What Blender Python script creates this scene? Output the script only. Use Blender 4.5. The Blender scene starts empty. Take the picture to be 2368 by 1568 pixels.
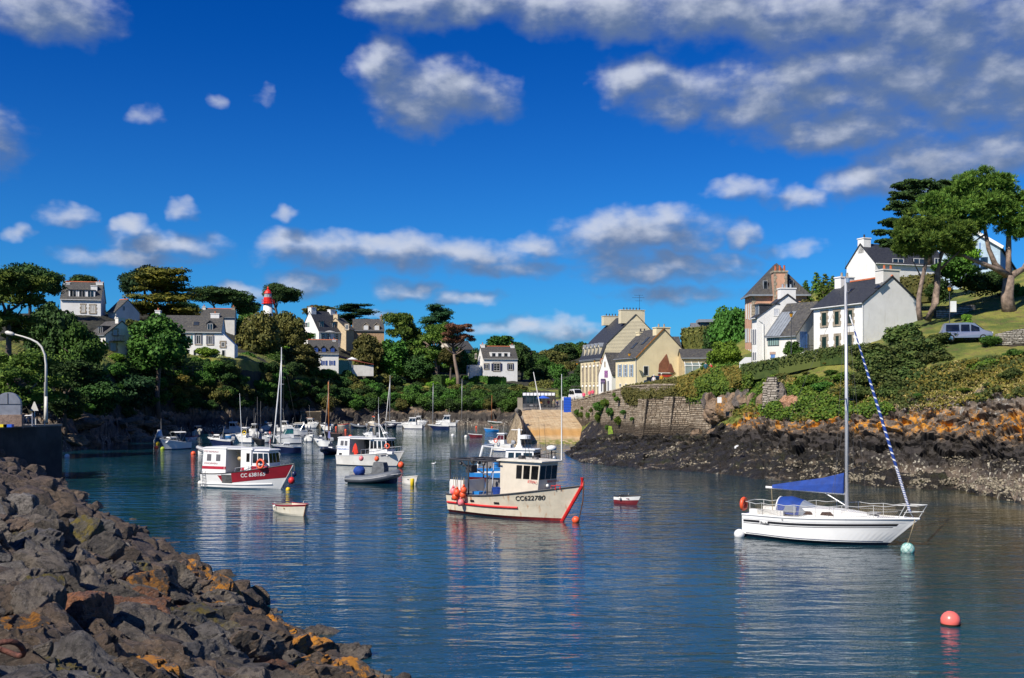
import bpy, math, random
import numpy as np
from mathutils import Vector, Matrix
from mathutils.bvhtree import BVHTree
R = math.radians
rnd = random.Random(7)
sc = bpy.context.scene
COL = sc.collection

# ------------------------------------------------------------------ camera, sky, sun, exposure
CAMZ, F, CX, HY = 7.2, 2543.0, 1183.5, 911.0      # eye height; focal length, centre and horizon in photo pixels (2367 wide)
cam = bpy.data.cameras.new('camera'); camo = bpy.data.objects.new('camera', cam); COL.objects.link(camo)
camo.location = (0, 0, CAMZ); camo.rotation_euler = (R(90), 0, 0)
cam.sensor_width = 36; cam.lens = F/2367*36; cam.shift_y = (HY-784)/2367; cam.clip_start = .3; cam.clip_end = 6000
sc.camera = camo
SUN = Vector((-.68, -.73, .92)).normalized()
sl = bpy.data.lights.new('sun', 'SUN'); sl.energy = 5.0; sl.angle = R(.5); sl.color = (1, .93, .82)
so = bpy.data.objects.new('sun', sl); COL.objects.link(so); so.rotation_euler = SUN.to_track_quat('Z', 'Y').to_euler(); so.location = (-50, -30, 60)
sc.view_settings.view_transform = 'Standard'; sc.view_settings.look = 'None'; sc.view_settings.gamma = 1
sc.view_settings.use_curve_mapping = False; sc.view_settings.exposure = 0.38

def P(px, py, D):
    return Vector(((px-CX)/F*D, D, CAMZ-(py-HY)/F*D))
def sS(px): return float(np.interp(px, [0, 300, 450, 560, 690, 930, 1130, 1250], [1, 1, 1.03, 1.1, 1.18, 1.16, 1.06, 1]))
def Dw(py, z=0.0):                                   # distance at which height z shows on photo row py
    return (CAMZ-z)*F/(py-HY)

class NT:                                            # tiny node-tree helper
    def __init__(s, nt): s.nt = nt
    def n(s, t, ins=None, **kw):
        nd = s.nt.nodes.new(t)
        for k, v in kw.items(): setattr(nd, k, v)
        if ins:
            for k, v in ins.items():
                sk = nd.inputs[k]
                if isinstance(v, bpy.types.NodeSocket): s.nt.links.new(v, sk)
                else: sk.default_value = v
        return nd
    def m(s, op, a, b=0.0, c=0.0, clamp=False):
        return s.n('ShaderNodeMath', {0: a, 1: b, 2: c}, operation=op, use_clamp=clamp).outputs[0]
    def noise(s, vec, scale, detail=4, rough=.55, dist=0.0):
        return s.n('ShaderNodeTexNoise', {'Vector': vec, 'Scale': scale, 'Detail': detail, 'Roughness': rough, 'Distortion': dist}).outputs[0]
    def sstep(s, x, lo, hi):
        nd = s.n('ShaderNodeMapRange', {'Value': x, 'From Min': lo, 'From Max': hi}, interpolation_type='SMOOTHSTEP'); return nd.outputs[0]
    def mix(s, f, a, b):
        nd = s.n('ShaderNodeMix', data_type='RGBA')
        for i, v in ((0, f), (6, a), (7, b)):
            if isinstance(v, bpy.types.NodeSocket): s.nt.links.new(v, nd.inputs[i])
            else: nd.inputs[i].default_value = v if i == 0 else (*v, 1)[:4]
        return nd.outputs[2]

# ---- world: Nishita sky with drifting cumulus
W = bpy.data.worlds.new('World'); sc.world = W; W.use_nodes = True
wt = W.node_tree; wt.nodes.clear(); w = NT(wt)
sky = w.n('ShaderNodeTexSky', sky_type='NISHITA'); sky.sun_disc = False
sky.sun_elevation = math.asin(SUN.z); sky.sun_rotation = math.atan2(SUN.x, SUN.y); sky.air_density = 1.0; sky.dust_density = .3; sky.ozone_density = 3.0
CLOUDS = [(110,28,160,62),(930,20,110,50),(1080,8,180,45),(1350,20,250,50),(1600,30,300,60),(1900,40,350,72),(2200,70,260,100),(2420,150,240,150),
 (905,165,78,72),(1000,205,150,60),(1070,225,120,58),(965,262,90,48),
 (330,265,72,24),(490,240,44,22),(612,212,32,30),
 (1470,185,100,52),(1600,222,150,60),(1830,220,200,95),(2060,170,230,110),(2250,200,220,120),(1950,290,230,55),(1780,255,150,60),
 (1715,438,75,32),(1840,458,66,32),(1990,420,100,48),(2150,385,190,75),(2330,350,140,70),
 (1480,540,185,52),(1590,535,70,42),(1715,545,46,36),(1420,575,110,30),(1535,620,205,40),(1450,600,110,34),(1830,575,80,24),(1560,682,175,26),
 (850,585,260,42),(980,590,130,36),(1110,588,150,38),(700,565,110,32),(1170,620,160,30),(1210,565,80,30),
 (390,560,150,36),(300,595,180,30),(140,498,82,24),(50,543,36,20),(415,487,38,20),(675,494,42,22),(300,515,40,22),
 (695,652,100,32),(950,662,95,28),(1080,688,100,20),(900,712,60,15),(1230,760,170,28),(1340,772,100,20),(560,680,110,22),
 (-250,300,300,90),(-350,620,300,50),(2800,420,320,110),(3200,200,400,160),(2700,640,250,40),(600,-260,500,150),(1500,-420,500,140),(-200,-300,300,120),(2500,-300,500,180)]
g = bpy.data.node_groups.new('cloud_density', 'ShaderNodeTree')
g.interface.new_socket('az', in_out='INPUT', socket_type='NodeSocketFloat'); g.interface.new_socket('el', in_out='INPUT', socket_type='NodeSocketFloat')
g.interface.new_socket('d', in_out='OUTPUT', socket_type='NodeSocketFloat')
gg = NT(g); gi = gg.n('NodeGroupInput'); go = gg.n('NodeGroupOutput')
cv = gg.n('ShaderNodeCombineXYZ', {0: gi.outputs[0], 1: gi.outputs[1], 2: 0.0}).outputs[0]
n1 = gg.noise(cv, 22, 3, .55); n2 = gg.noise(gg.n('ShaderNodeVectorMath', {0: cv, 1: (5.2, 1.3, 2.0)}, operation='ADD').outputs[0], 22, 3, .55)
az = gg.m('ADD', gi.outputs[0], gg.m('MULTIPLY', gg.m('SUBTRACT', n1, .5), .058))
el = gg.m('ADD', gi.outputs[1], gg.m('MULTIPLY', gg.m('SUBTRACT', n2, .5), .034))
acc = None
for (cx, cy, rx, ry) in CLOUDS:
    a0 = math.atan((cx-CX)/F); e0 = math.atan((HY-cy)/F*math.cos(a0)); ra = rx/F*1.14*math.cos(a0)**2; re = ry/F*1.12
    dx = gg.m('MULTIPLY', gg.m('SUBTRACT', az, a0), 1/ra); dy = gg.m('MULTIPLY', gg.m('SUBTRACT', el, e0), 1/re)
    d = gg.m('MULTIPLY_ADD', gg.m('ADD', gg.m('MULTIPLY', dx, dx), gg.m('MULTIPLY', dy, dy)), -1.0, min(1.1, .30+ry/70) if cy > 430 else (.02+ry/130 if rx < 80 and ry < 35 else .95))
    acc = d if acc is None else gg.m('SMOOTH_MAX', acc, d, .25)
# away from the photograph the sky goes on with the same scattered cumulus
sc2 = gg.n('ShaderNodeVectorMath', {0: cv, 1: (2.2, 5.5, 1.0)}, operation='MULTIPLY').outputs[0]
far = gg.m('MULTIPLY', gg.m('SUBTRACT', gg.noise(sc2, 1.6, 2, .5), .56), 7.0)
side = gg.sstep(gg.m('ABSOLUTE', gi.outputs[0]), .62, .8)
far = gg.m('ADD', far, gg.m('MULTIPLY', gg.m('SUBTRACT', 1.0, side), -3.0))
acc = gg.m('MAXIMUM', acc, far)
acc = gg.m('MAXIMUM', acc, -2.5)
cs = gg.n('ShaderNodeVectorMath', {0: cv, 1: (1.0, 1.7, 1.0)}, operation='MULTIPLY').outputs[0]
nf = gg.noise(cs, 26, 7, .54)
dd = gg.m('ADD', acc, gg.m('MULTIPLY', gg.m('SUBTRACT', nf, .5), 2.0))
g.links.new(dd, go.inputs[0])
tc = w.n('ShaderNodeTexCoord').outputs['Generated']
sx = w.n('ShaderNodeSeparateXYZ', {0: tc})
azw = w.m('ARCTAN2', sx.outputs[0], sx.outputs[1]); elw = w.m('ARCSINE', sx.outputs[2])
def grp(a, e):
    nd = wt.nodes.new('ShaderNodeGroup'); nd.node_tree = g
    wt.links.new(a, nd.inputs[0]); wt.links.new(e, nd.inputs[1]); return nd.outputs[0]
d0 = grp(azw, elw); d1 = grp(w.m('ADD', azw, -.010), w.m('ADD', elw, .017))
alpha = w.sstep(d0, -.35, 1.15)
lit = w.sstep(w.m('SUBTRACT', d0, d1), -.25, 1.5)
thick = w.sstep(d0, .5, 2.2)
lit = w.m('MULTIPLY', lit, w.m('SUBTRACT', 1.0, w.m('MULTIPLY', thick, .16)))
tint = w.mix(w.sstep(sx.outputs[2], 0.0, .36), (.13, .56, 1.05), (.004, .275, .84))
skyc = w.n('ShaderNodeMix', data_type='RGBA', blend_type='MULTIPLY'); skyc.inputs[0].default_value = 1
wt.links.new(sky.outputs[0], skyc.inputs[6]); wt.links.new(tint, skyc.inputs[7])
skyg = skyc.outputs[2]
SKYS = .085
ccol = w.mix(lit, tuple(c/SKYS for c in (.10, .15, .26)), tuple(c/SKYS for c in (.48, .515, .60)))
out = w.mix(w.m('MULTIPLY', alpha, .93), skyg, ccol)
bg = w.n('ShaderNodeBackground', {'Color': out, 'Strength': SKYS}); wo = w.n('ShaderNodeOutputWorld', {'Surface': bg.outputs[0]})

# ------------------------------------------------------------------ noise in numpy
def _h(ix, iy, iz, s):
    n = (ix*374761393 + iy*668265263 + iz*2147483647 + s*974634777) & 0xffffffff
    n = ((n ^ (n >> 13))*1274126177) & 0xffffffff
    n = n ^ (n >> 16)
    return (n & 0xffffff)/float(0xffffff)
def vnoise(p, s=0):
    p = np.asarray(p, float); i = np.floor(p).astype(np.int64); f = p-i; f = f*f*(3-2*f); o = 0
    for dx in (0, 1):
        for dy in (0, 1):
            for dz in (0, 1):
                wgt = (f[:, 0] if dx else 1-f[:, 0])*(f[:, 1] if dy else 1-f[:, 1])*(f[:, 2] if dz else 1-f[:, 2])
                o = o + wgt*_h(i[:, 0]+dx, i[:, 1]+dy, i[:, 2]+dz, s)
    return o*2-1
def fbm(p, s=0, o=4, g=.5):
    r = 0; a = 1; t = 0
    for k in range(o): r = r+a*vnoise(p*(2.03**k)+k*7.7, s+k); t += a; a *= g
    return r/t
def facet(p, s=0, tilt=.9):                          # blocky displacement: every cell is a tilted flat piece
    p = np.asarray(p, float); i = np.floor(p).astype(np.int64); best = np.full(len(p), 9e9); val = np.zeros(len(p)); sec = np.full(len(p), 9e9)
    for dx in (-1, 0, 1):
        for dy in (-1, 0, 1):
            for dz in (-1, 0, 1):
                c = i+np.array((dx, dy, dz)); h = [_h(c[:, 0], c[:, 1], c[:, 2], s+k) for k in range(7)]
                q = p-c-np.stack(h[:3], 1); d = (q*q).sum(1)
                v = h[3]*2-1+tilt*((h[4]-.5)*q[:, 0]+(h[5]-.5)*q[:, 1]+(h[6]-.5)*q[:, 2])*2
                m = d < best; sec = np.where(m, best, np.minimum(sec, d)); val = np.where(m, v, val); best = np.where(m, d, best)
    return val, np.sqrt(sec)-np.sqrt(best)

# ------------------------------------------------------------------ mesh helpers
def mesh_from(name, V, Fc, mats=(), mi=None, smooth=False):
    me = bpy.data.meshes.new(name)
    V = np.asarray(V, float); me.from_pydata(V.tolist() if len(V) else [], [], [list(map(int, f)) for f in Fc] if not isinstance(Fc, list) else Fc)
    for m in mats: me.materials.append(m)
    if mi is not None: me.polygons.foreach_set('material_index', mi)
    if smooth: me.polygons.foreach_set('use_smooth', [True]*len(me.polygons))
    me.update(); return me
class MB:
    def __init__(s): s.v = []; s.f = []; s.m = []; s.k = 0; s.X = None
    def add(s, V, Fc, k=None):
        b = len(s.v)
        for p in V: s.v.append(tuple(s.X @ Vector(p)) if s.X else tuple(p))
        for f in Fc: s.f.append([i+b for i in f]); s.m.append(s.k if k is None else k)
        return s
    def box(s, x0, y0, z0, x1, y1, z1, k=None):
        return s.add([(x0,y0,z0),(x1,y0,z0),(x1,y1,z0),(x0,y1,z0),(x0,y0,z1),(x1,y0,z1),(x1,y1,z1),(x0,y1,z1)],
                     [(0,3,2,1),(4,5,6,7),(0,1,5,4),(1,2,6,5),(2,3,7,6),(3,0,4,7)], k)
    def cbox(s, c, d, k=None): return s.box(c[0]-d[0]/2, c[1]-d[1]/2, c[2]-d[2]/2, c[0]+d[0]/2, c[1]+d[1]/2, c[2]+d[2]/2, k)
    def extr(s, poly, a, b, ax='y', k=None):         # polygon in the plane across ax, extruded a..b
        def q(p, t): return {'y': (p[0], t, p[1]), 'x': (t, p[0], p[1]), 'z': (p[0], p[1], t)}[ax]
        n = len(poly); V = [q(p, a) for p in poly]+[q(p, b) for p in poly]
        return s.add(V, [list(range(n))[::-1], [i+n for i in range(n)]]+[(i, (i+1) % n, (i+1) % n+n, i+n) for i in range(n)], k)
    def tube(s, pts, r, n=6, k=None, cap=True):
        pts = [Vector(p) for p in pts]; rs = r if isinstance(r, (list, tuple)) else [r]*len(pts); V = []; Fc = []
        for i, p in enumerate(pts):
            t = (pts[min(i+1, len(pts)-1)]-pts[max(i-1, 0)]).normalized(); u = t.orthogonal().normalized() if abs(t.z) > .95 else t.cross(Vector((0, 0, 1))).normalized(); v = t.cross(u)
            for j in range(n):
                a = 2*math.pi*j/n; V.append(p+(u*math.cos(a)+v*math.sin(a))*rs[i])
        for i in range(len(pts)-1):
            for j in range(n): Fc.append((i*n+j, i*n+(j+1) % n, (i+1)*n+(j+1) % n, (i+1)*n+j))
        if cap: Fc.append(list(range(n))[::-1]); Fc.append([(len(pts)-1)*n+j for j in range(n)])
        return s.add(V, Fc, k)
    def lathe(s, prof, c=(0, 0, 0), n=16, k=None):   # prof: (r,z) list
        V = []; Fc = []; m = len(prof)
        for r, z in prof:
            for j in range(n):
                a = 2*math.pi*j/n; V.append((c[0]+r*math.cos(a), c[1]+r*math.sin(a), c[2]+z))
        for i in range(m-1):
            for j in range(n): Fc.append((i*n+j, i*n+(j+1) % n, (i+1)*n+(j+1) % n, (i+1)*n+j))
        Fc.append(list(range(n))[::-1]); Fc.append([(m-1)*n+j for j in range(n)])
        return s.add(V, Fc, k)
    def ball(s, c, r, n=14, sz=1.0, k=None):
        m = n//2; prof = [(max(1e-3, math.sin(math.pi*i/m))*r, -math.cos(math.pi*i/m)*r*sz) for i in range(m+1)]
        return s.lathe(prof, c, n, k)
    def loft(s, rings, k=None, closed=False, caps=(False, False)):
        n = len(rings[0]); V = [p for rg in rings for p in rg]; Fc = []
        for i in range(len(rings)-1):
            for j in range(n if closed else n-1): Fc.append((i*n+j, i*n+(j+1) % n, (i+1)*n+(j+1) % n, (i+1)*n+j))
        if caps[0]: Fc.append(list(range(n))[::-1])
        if caps[1]: Fc.append([(len(rings)-1)*n+j for j in range(n)])
        return s.add(V, Fc, k)
    def mesh(s, name, mats, smooth=False):
        me = bpy.data.meshes.new(name); me.from_pydata(s.v, [], s.f)
        for m in (mats if isinstance(mats, (list, tuple)) else [mats]): me.materials.append(m)
        me.polygons.foreach_set('material_index', s.m)
        if smooth: me.polygons.foreach_set('use_smooth', [True]*len(s.f))
        me.update(); return me
    def build(s, name, mats, parent=None, smooth=False, **kw):
        return obj(name, s.mesh(name, mats, smooth), parent, **kw)
def obj(name, me, parent=None, **kw):
    o = bpy.data.objects.new(name, me); COL.objects.link(o)
    if parent: o.parent = parent
    for k, v in kw.items():
        if v is not None: o[k] = v
    return o
def thing(name, label, cat, loc=(0, 0, 0), rz=0.0, group=None):
    o = bpy.data.objects.new(name, None); COL.objects.link(o); o.location = loc; o.rotation_euler = (0, 0, rz); o.empty_display_size = .3
    o['label'] = label; o['category'] = cat
    if group: o['group'] = group
    return o
def tag(o, label, cat, group=None):
    o['label'] = label; o['category'] = cat
    if group: o['group'] = group
    return o
def copy_tree(o, parent=None):
    c = o.copy(); COL.objects.link(c); c.parent = parent
    for ch in list(o.children): copy_tree(ch, c)
    return c

# ------------------------------------------------------------------ materials
def newmat(name):
    m = bpy.data.materials.new(name); m.use_nodes = True; nt = m.node_tree; nt.nodes.clear(); t = NT(nt)
    b = t.n('ShaderNodeBsdfPrincipled'); o = t.n('ShaderNodeOutputMaterial', {'Surface': b.outputs[0]}); return m, t, b
_mc = {}
def M(name, col=None, rough=.6, var=.12, scale=2.0, bump=0.0, col2=None, metal=0.0, bscale=None, obj_=True, spec=.5, stain=None):
    if name in _mc: return _mc[name]
    m, t, b = newmat(name); tcn = t.n('ShaderNodeTexCoord'); v = tcn.outputs['Object']
    c = Vector(col); c2 = Vector(col2) if col2 else c*(1-var*2.2)
    f = t.noise(v, scale, 5, .6); f = t.sstep(f, .3, .7)
    cc = t.mix(f, tuple(c2), tuple(c))
    if stain:                                        # streaks of another colour (rust, algae)
        sv = t.n('ShaderNodeMapping', {'Vector': v, 'Scale': (1.6, 1.6, .22)}).outputs[0]
        cc = t.mix(t.m('MULTIPLY', t.sstep(t.noise(sv, 2.2, 5, .6), .56, .72), stain[1]), cc, stain[0])
    t.nt.links.new(cc, b.inputs['Base Color']); b.inputs['Roughness'].default_value = rough; b.inputs['Metallic'].default_value = metal
    b.inputs['Specular IOR Level'].default_value = spec
    if bump:
        bn = t.n('ShaderNodeBump', {'Height': t.noise(v, bscale or scale*4, 6, .6), 'Strength': min(1, bump), 'Distance': .05}); t.nt.links.new(bn.outputs[0], b.inputs['Normal'])
    _mc[name] = m; return m
# glass / dark panes
glass = M('window_glass', (.035, .045, .06), .08, .5, .7, spec=.8)
glass_boat = M('boat_glass', (.02, .022, .025), .06, .4, 1.0, spec=.8)
W.cycles.sampling_method = 'MANUAL'; W.cycles.sample_map_resolution = 256
# ================================================================== WATER
def water_mat():
    m, t, b = newmat('harbour_water'); geo = t.n('ShaderNodeNewGeometry').outputs['Position']
    b.inputs['Roughness'].default_value = .035; b.inputs['IOR'].default_value = 1.33
    sx = t.n('ShaderNodeSeparateXYZ', {0: geo}); 
    big = t.noise(geo, .035, 3, .5)
    c = t.mix(t.sstep(big, .4, .6), (.004, .030, .046), (.007, .050, .080))
    sh = t.sstep(t.m('SUBTRACT', sx.outputs[0], t.m('MULTIPLY', sx.outputs[1], .12)), 8.0, 24.0)     # reflection of the right bank, put into the water colour as olive
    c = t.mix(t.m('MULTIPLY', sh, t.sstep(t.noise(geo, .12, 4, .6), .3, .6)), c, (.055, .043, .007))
    t.nt.links.new(c, b.inputs['Base Color'])
    def rip(ang, sxy, sc_, det, amp, rg=.5):
        v = t.n('ShaderNodeMapping', {'Vector': geo, 'Rotation': (0, 0, R(ang)), 'Scale': (sxy[0], sxy[1], 1)}).outputs[0]
        return t.m('MULTIPLY', t.noise(v, sc_, det, rg, .35), amp)
    h = t.m('ADD', t.m('ADD', rip(-8, (.30, 1.0), 1.1, 2, .10), rip(14, (.35, 1.0), 2.8, 2, .026, .5)), t.m('MULTIPLY', t.m('ADD', rip(-28, (.5, 1.0), 8, 2, .010), rip(25, (.45, 1.0), 4.2, 2, .016)), t.m('SUBTRACT', 1.0, t.m('MULTIPLY', t.sstep(sx.outputs[1], 38, 85), .7))))
    patch = t.m('ADD', .50, t.m('MULTIPLY', t.sstep(t.noise(t.n('ShaderNodeMapping', {'Vector': geo, 'Scale': (.45, 1, 1)}).outputs[0], .05, 3, .55), .35, .65), .62))
    h = t.m('MULTIPLY', h, patch)
    bn = t.n('ShaderNodeBump', {'Height': h, 'Strength': 1.0, 'Distance': 1.0}); t.nt.links.new(bn.outputs[0], b.inputs['Normal'])
    return m
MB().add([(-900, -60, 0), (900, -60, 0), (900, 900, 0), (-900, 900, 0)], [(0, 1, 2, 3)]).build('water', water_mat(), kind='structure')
M('sea_bed_mud', (.06, .05, .035))
MB().add([(-1500, -200, -4), (1500, -200, -4), (1500, 3500, -4), (-1500, 3500, -4)], [(0, 1, 2, 3)]).build('ground', _mc['sea_bed_mud'], kind='structure')

# ================================================================== ROCK AND GRASS MATERIALS
def rock_mat(name, wet=2.0, lich=(3.3, 4.6), speck=True, tone=1.0, objspace=False, orange=1.0):
    m, t, b = newmat(name); geo = t.n('ShaderNodeNewGeometry'); p = geo.outputs['Position']; z = t.n('ShaderNodeSeparateXYZ', {0: p}).outputs[2]
    n = t.noise(p, .8, 8, .65); nn = t.noise(p, 3.5, 6, .6); zz = t.m('ADD', z, t.m('MULTIPLY', t.m('SUBTRACT', t.noise(p, .33, 5, .6), .5), 2.4))
    base = t.mix(t.sstep(n, .35, .65), tuple(c*tone for c in (.085, .062, .045)), tuple(c*tone for c in (.21, .165, .12)))
    base = t.mix(t.m('MULTIPLY', t.sstep(nn, .5, .7), .5), base, tuple(c*tone for c in (.045, .038, .034)))
    # grey-white crust lichen high on the rock
    wl = t.m('MULTIPLY', t.sstep(zz, lich[1]-.6, lich[1]+.8), t.sstep(t.noise(p, 1.7, 7, .7), .55, .62))
    base = t.mix(t.m('MULTIPLY', wl, .9), base, (.36, .36, .33))
    og = t.m('MULTIPLY', t.m('MULTIPLY', t.sstep(zz, lich[0]-.5, lich[0]+.3), t.m('SUBTRACT', 1.0, t.sstep(zz, lich[1]+.2, lich[1]+1.6))), t.sstep(t.noise(p, .8, 8, .72), .505, .575))
    base = t.mix(t.m('MULTIPLY', og, orange), base, (.52, .22, .012))
    # black tidal band, then oysters low down
    bl = t.m('MULTIPLY', t.m('SUBTRACT', 1.0, t.sstep(zz, lich[0]-.7, lich[0]+.1)), t.sstep(zz, wet-.9, wet+.3))
    base = t.mix(t.m('MULTIPLY', bl, .9), base, (.017, .014, .012))
    if speck:
        vo = t.n('ShaderNodeTexVoronoi', {'Vector': p, 'Scale': 3.0, 'Randomness': 1.0}); sp = t.m('SUBTRACT', 1.0, t.sstep(vo.outputs['Distance'], .28, .36))
        mk = t.m('MULTIPLY', t.m('MULTIPLY', sp, t.sstep(t.noise(p, .5, 4, .6), .42, .55)), t.m('SUBTRACT', 1.0, t.sstep(zz, wet-.1, wet+.9)))
        base = t.mix(t.m('MULTIPLY', mk, .85), base, (.50, .46, .36))
    t.nt.links.new(base, b.inputs['Base Color']); b.inputs['Roughness'].default_value = .72
    hgt = t.m('ADD', t.noise(p, 2.4, 10, .68), t.m('MULTIPLY', t.noise(p, 14, 6, .6), .25))
    bn = t.n('ShaderNodeBump', {'Height': hgt, 'Strength': .9, 'Distance': .22}); t.nt.links.new(bn.outputs[0], b.inputs['Normal'])
    return m
cliff_mat = rock_mat('cliff_rock', wet=1.9, lich=(4.0, 4.8))
def weed_mat():
    m, t, b = newmat('wet_seaweed'); p = t.n('ShaderNodeNewGeometry').outputs['Position']
    c = t.mix(t.sstep(t.noise(p, 1.3, 8, .7), .35, .7), (.007, .006, .005), (.030, .023, .014))
    c = t.mix(t.m('MULTIPLY', t.sstep(t.noise(p, .45, 5, .6), .56, .66), .5), c, (.045, .05, .012))
    rocky = t.sstep(t.noise(t.n('ShaderNodeMapping', {'Vector': p, 'Scale': (.35, 1.0, 1.6), 'Rotation': (0, 0, R(20))}).outputs[0], .55, 6, .66), .565, .61)
    vo = t.n('ShaderNodeTexVoronoi', {'Vector': p, 'Scale': 2.6}); 
    rc = t.mix(t.m('SUBTRACT', 1.0, t.sstep(vo.outputs['Distance'], .28, .4)), (.13, .10, .065), (.46, .42, .31))
    c = t.mix(t.m('MULTIPLY', rocky, .9), c, rc)
    t.nt.links.new(c, b.inputs['Base Color']); b.inputs['Roughness'].default_value = .5
    bn = t.n('ShaderNodeBump', {'Height': t.noise(p, 3.2, 10, .75), 'Strength': 1.0, 'Distance': .35}); t.nt.links.new(bn.outputs[0], b.inputs['Normal']); return m
weed = weed_mat()
def grass_mat():
    m, t, b = newmat('hillside_grass'); p = t.n('ShaderNodeNewGeometry').outputs['Position']
    c = t.mix(t.sstep(t.noise(p, .28, 6, .65), .38, .62), (.085, .13, .016), (.24, .24, .04))
    c = t.mix(t.m('MULTIPLY', t.sstep(t.noise(p, .9, 7, .7), .5, .66), .7), c, (.17, .105, .05))
    c = t.mix(t.m('MULTIPLY', t.sstep(t.noise(p, 2.5, 5, .7), .55, .7), .5), c, (.03, .05, .01))
    t.nt.links.new(c, b.inputs['Base Color']); b.inputs['Roughness'].default_value = .9
    bn = t.n('ShaderNodeBump', {'Height': t.noise(p, 6, 9, .75), 'Strength': 1.0, 'Distance': .25}); t.nt.links.new(bn.outputs[0], b.inputs['Normal']); return m
grass = grass_mat()
darksoil = M('dark_undergrowth_soil', (.035, .034, .016), .95, .3, .5, bump=.6)

# ================================================================== TERRAIN SHEETS (profiles read off the photo, each with its own distance)
BV = []
def sheet(name, cols, nu, nv, mats, bandmat, disp, smooth_n=2):
    """cols: list of lists of 3D points (same length). Returns object; displaced by disp(P, vband)."""
    A = np.array([[tuple(p) for p in c] for c in cols], float); nc, nr = A.shape[:2]
    # spacing along u by mean arc length
    def resample(A, axis, n):
        d = np.linalg.norm(np.diff(A, axis=axis), axis=2).mean(1-axis); d = np.maximum(d, d.mean()*.12)
        s = np.concatenate([[0], np.cumsum(d)]); q = np.linspace(0, s[-1], n); i = np.clip(np.searchsorted(s, q, 'right')-1, 0, len(s)-2); f = (q-s[i])/(s[i+1]-s[i])
        B = np.take(A, i, axis)*(1-(f[:, None, None] if axis == 0 else f[None, :, None]))+np.take(A, i+1, axis)*(f[:, None, None] if axis == 0 else f[None, :, None])
        return B, i+f
    B, ub = resample(A, 0, nu); B, vb = resample(B, 1, nv)
    for _ in range(smooth_n):
        C = B.copy(); C[1:-1] = (B[:-2]+B[1:-1]*2+B[2:])/4; B = C
    pts = B.reshape(-1, 3); band = np.tile(vb, nu)
    du = np.gradient(B, axis=0); dv = np.gradient(B, axis=1); N = np.cross(du, dv).reshape(-1, 3); N /= np.linalg.norm(N, axis=1)[:, None]+1e-9
    N[N[:, 2] < 0] *= -1
    pts = pts+disp(pts, band, N)
    idx = np.arange(nu*nv).reshape(nu, nv); Fc = np.stack([idx[:-1, :-1], idx[1:, :-1], idx[1:, 1:], idx[:-1, 1:]], -1).reshape(-1, 4)
    fb = band[Fc].mean(1); mi = bandmat(fb, pts[Fc].mean(1))
    me = mesh_from(name, pts, Fc, mats, mi.astype(int).tolist(), smooth=False)
    o = obj(name, me, kind='structure')
    BV.append(BVHTree.FromPolygons([tuple(p) for p in pts], [tuple(int(k) for k in f) for f in Fc]))
    return o, pts, band
def ground_z(x, y, default=0.0):
    best = None
    for b in BV:
        h = b.ray_cast(Vector((x, y, 80)), Vector((0, 0, -1)))
        if h[0] is not None and (best is None or h[0].z > best): best = h[0].z
    return default if best is None else best

def prof(px, rows):                                   # rows: (py, D)
    return [P(px, py, D) for py, D in rows]
def zrow(px, z, D): return Vector(((px-CX)/F*D, D, z))
# right shore: rows: under water, waterline, weed/rock top, cliff top, mid slope, brow, plateau, hill, hill back
RC = []
def rc(px, A, B, C, M_, E, G, H, I):
    RC.append([zrow(px, -1.8, A[1]-5), zrow(px, -.15, A[1])]+[P(px, *r) for r in (B, C, M_, E)]+[zrow(px, *r) for r in (G, H, I)])
RC.append([zrow(1285, z, D) for z, D in ((-3,120),(-2.5,128),(-2,140),(-1.8,150),(-1.6,160),(-1.5,170),(-1.2,190),(3.6,202),(6.0,260))])
RC.append([zrow(1312, z, D) for z, D in ((-2,120),(-.1,127),(.35,131),(-.3,140),(-.8,150),(-1.0,164),(-1.0,180),(3.6,200),(6.3,260))])
rc(1345, (1074,112), (1050,122), (1032,134), (1020,148), (1019,158), (2.0,170), (5.6,198), (6.9,270))
rc(1400, (1080,108), (1055,117), (1030,128), (1012,140), (1003,153), (7.0,158), (7.6,176), (7.4,260))
rc(1450, (1083,106.5), (1055,115), (1030,125), (1010,136), (1001,145), (7.7,148), (8.2,165), (8.2,240))
rc(1503, (1087,104), (1056,111), (1032,119), (1012,128), (1001,137), (8.3,140), (8.9,155), (9.0,230))
rc(1570, (1090,102), (1058,108), (1032,115), (1010,123), (1000,129), (8.7,133), (9.6,150), (11,220))
rc(1640, (1095,99.5), (1058,105), (1030,110), (1008,116), (998,122), (8.9,127), (10.2,142), (17,200))
rc(1735, (1108,93), (1060,99), (1020,106), (945,113), (905,117), (10.0,124), (10.8,140), (21,190))
rc(1800, (1112,91.5), (1070,96), (1025,103), (955,109), (880,114.5), (10.9,122), (11.6,136), (21,180))
rc(1862, (1113,90.6), (1070,95), (1020,100), (965,105.5), (905,110.5), (11.2,119), (12.2,133), (22,165))
rc(1950, (1120,87.5), (1075,91.5), (1010,97), (955,102), (900,106.5), (11.5,115), (13.2,128), (22.5,158))
rc(2033, (1127,84.8), (1080,88.5), (1015,93), (948,97.5), (880,103), (12.0,112), (13.8,124), (22,152))
rc(2120, (1131,83), (1085,86), (1015,90), (945,94.5), (880,100), (12.1,108), (15.0,119), (21,150))
rc(2214, (1134,82), (1085,84.5), (1005,88), (925,92.5), (860,98.5), (12.35,108), (15.3,119), (21.5,150))
rc(2290, (1150,76.6), (1095,79.5), (1005,83.5), (915,89), (850,96), (12.55,107.5), (16.2,120), (23,150))
rc(2366, (1167,71.5), (1105,74.5), (1005,79), (905,85.5), (845,94), (12.65,107), (17.3,122), (24.5,150))
rc(2480, (1195,64.5), (1115,68.5), (1005,74), (900,82), (838,91.5), (12.8,106), (18.2,120), (25.5,150))
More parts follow.
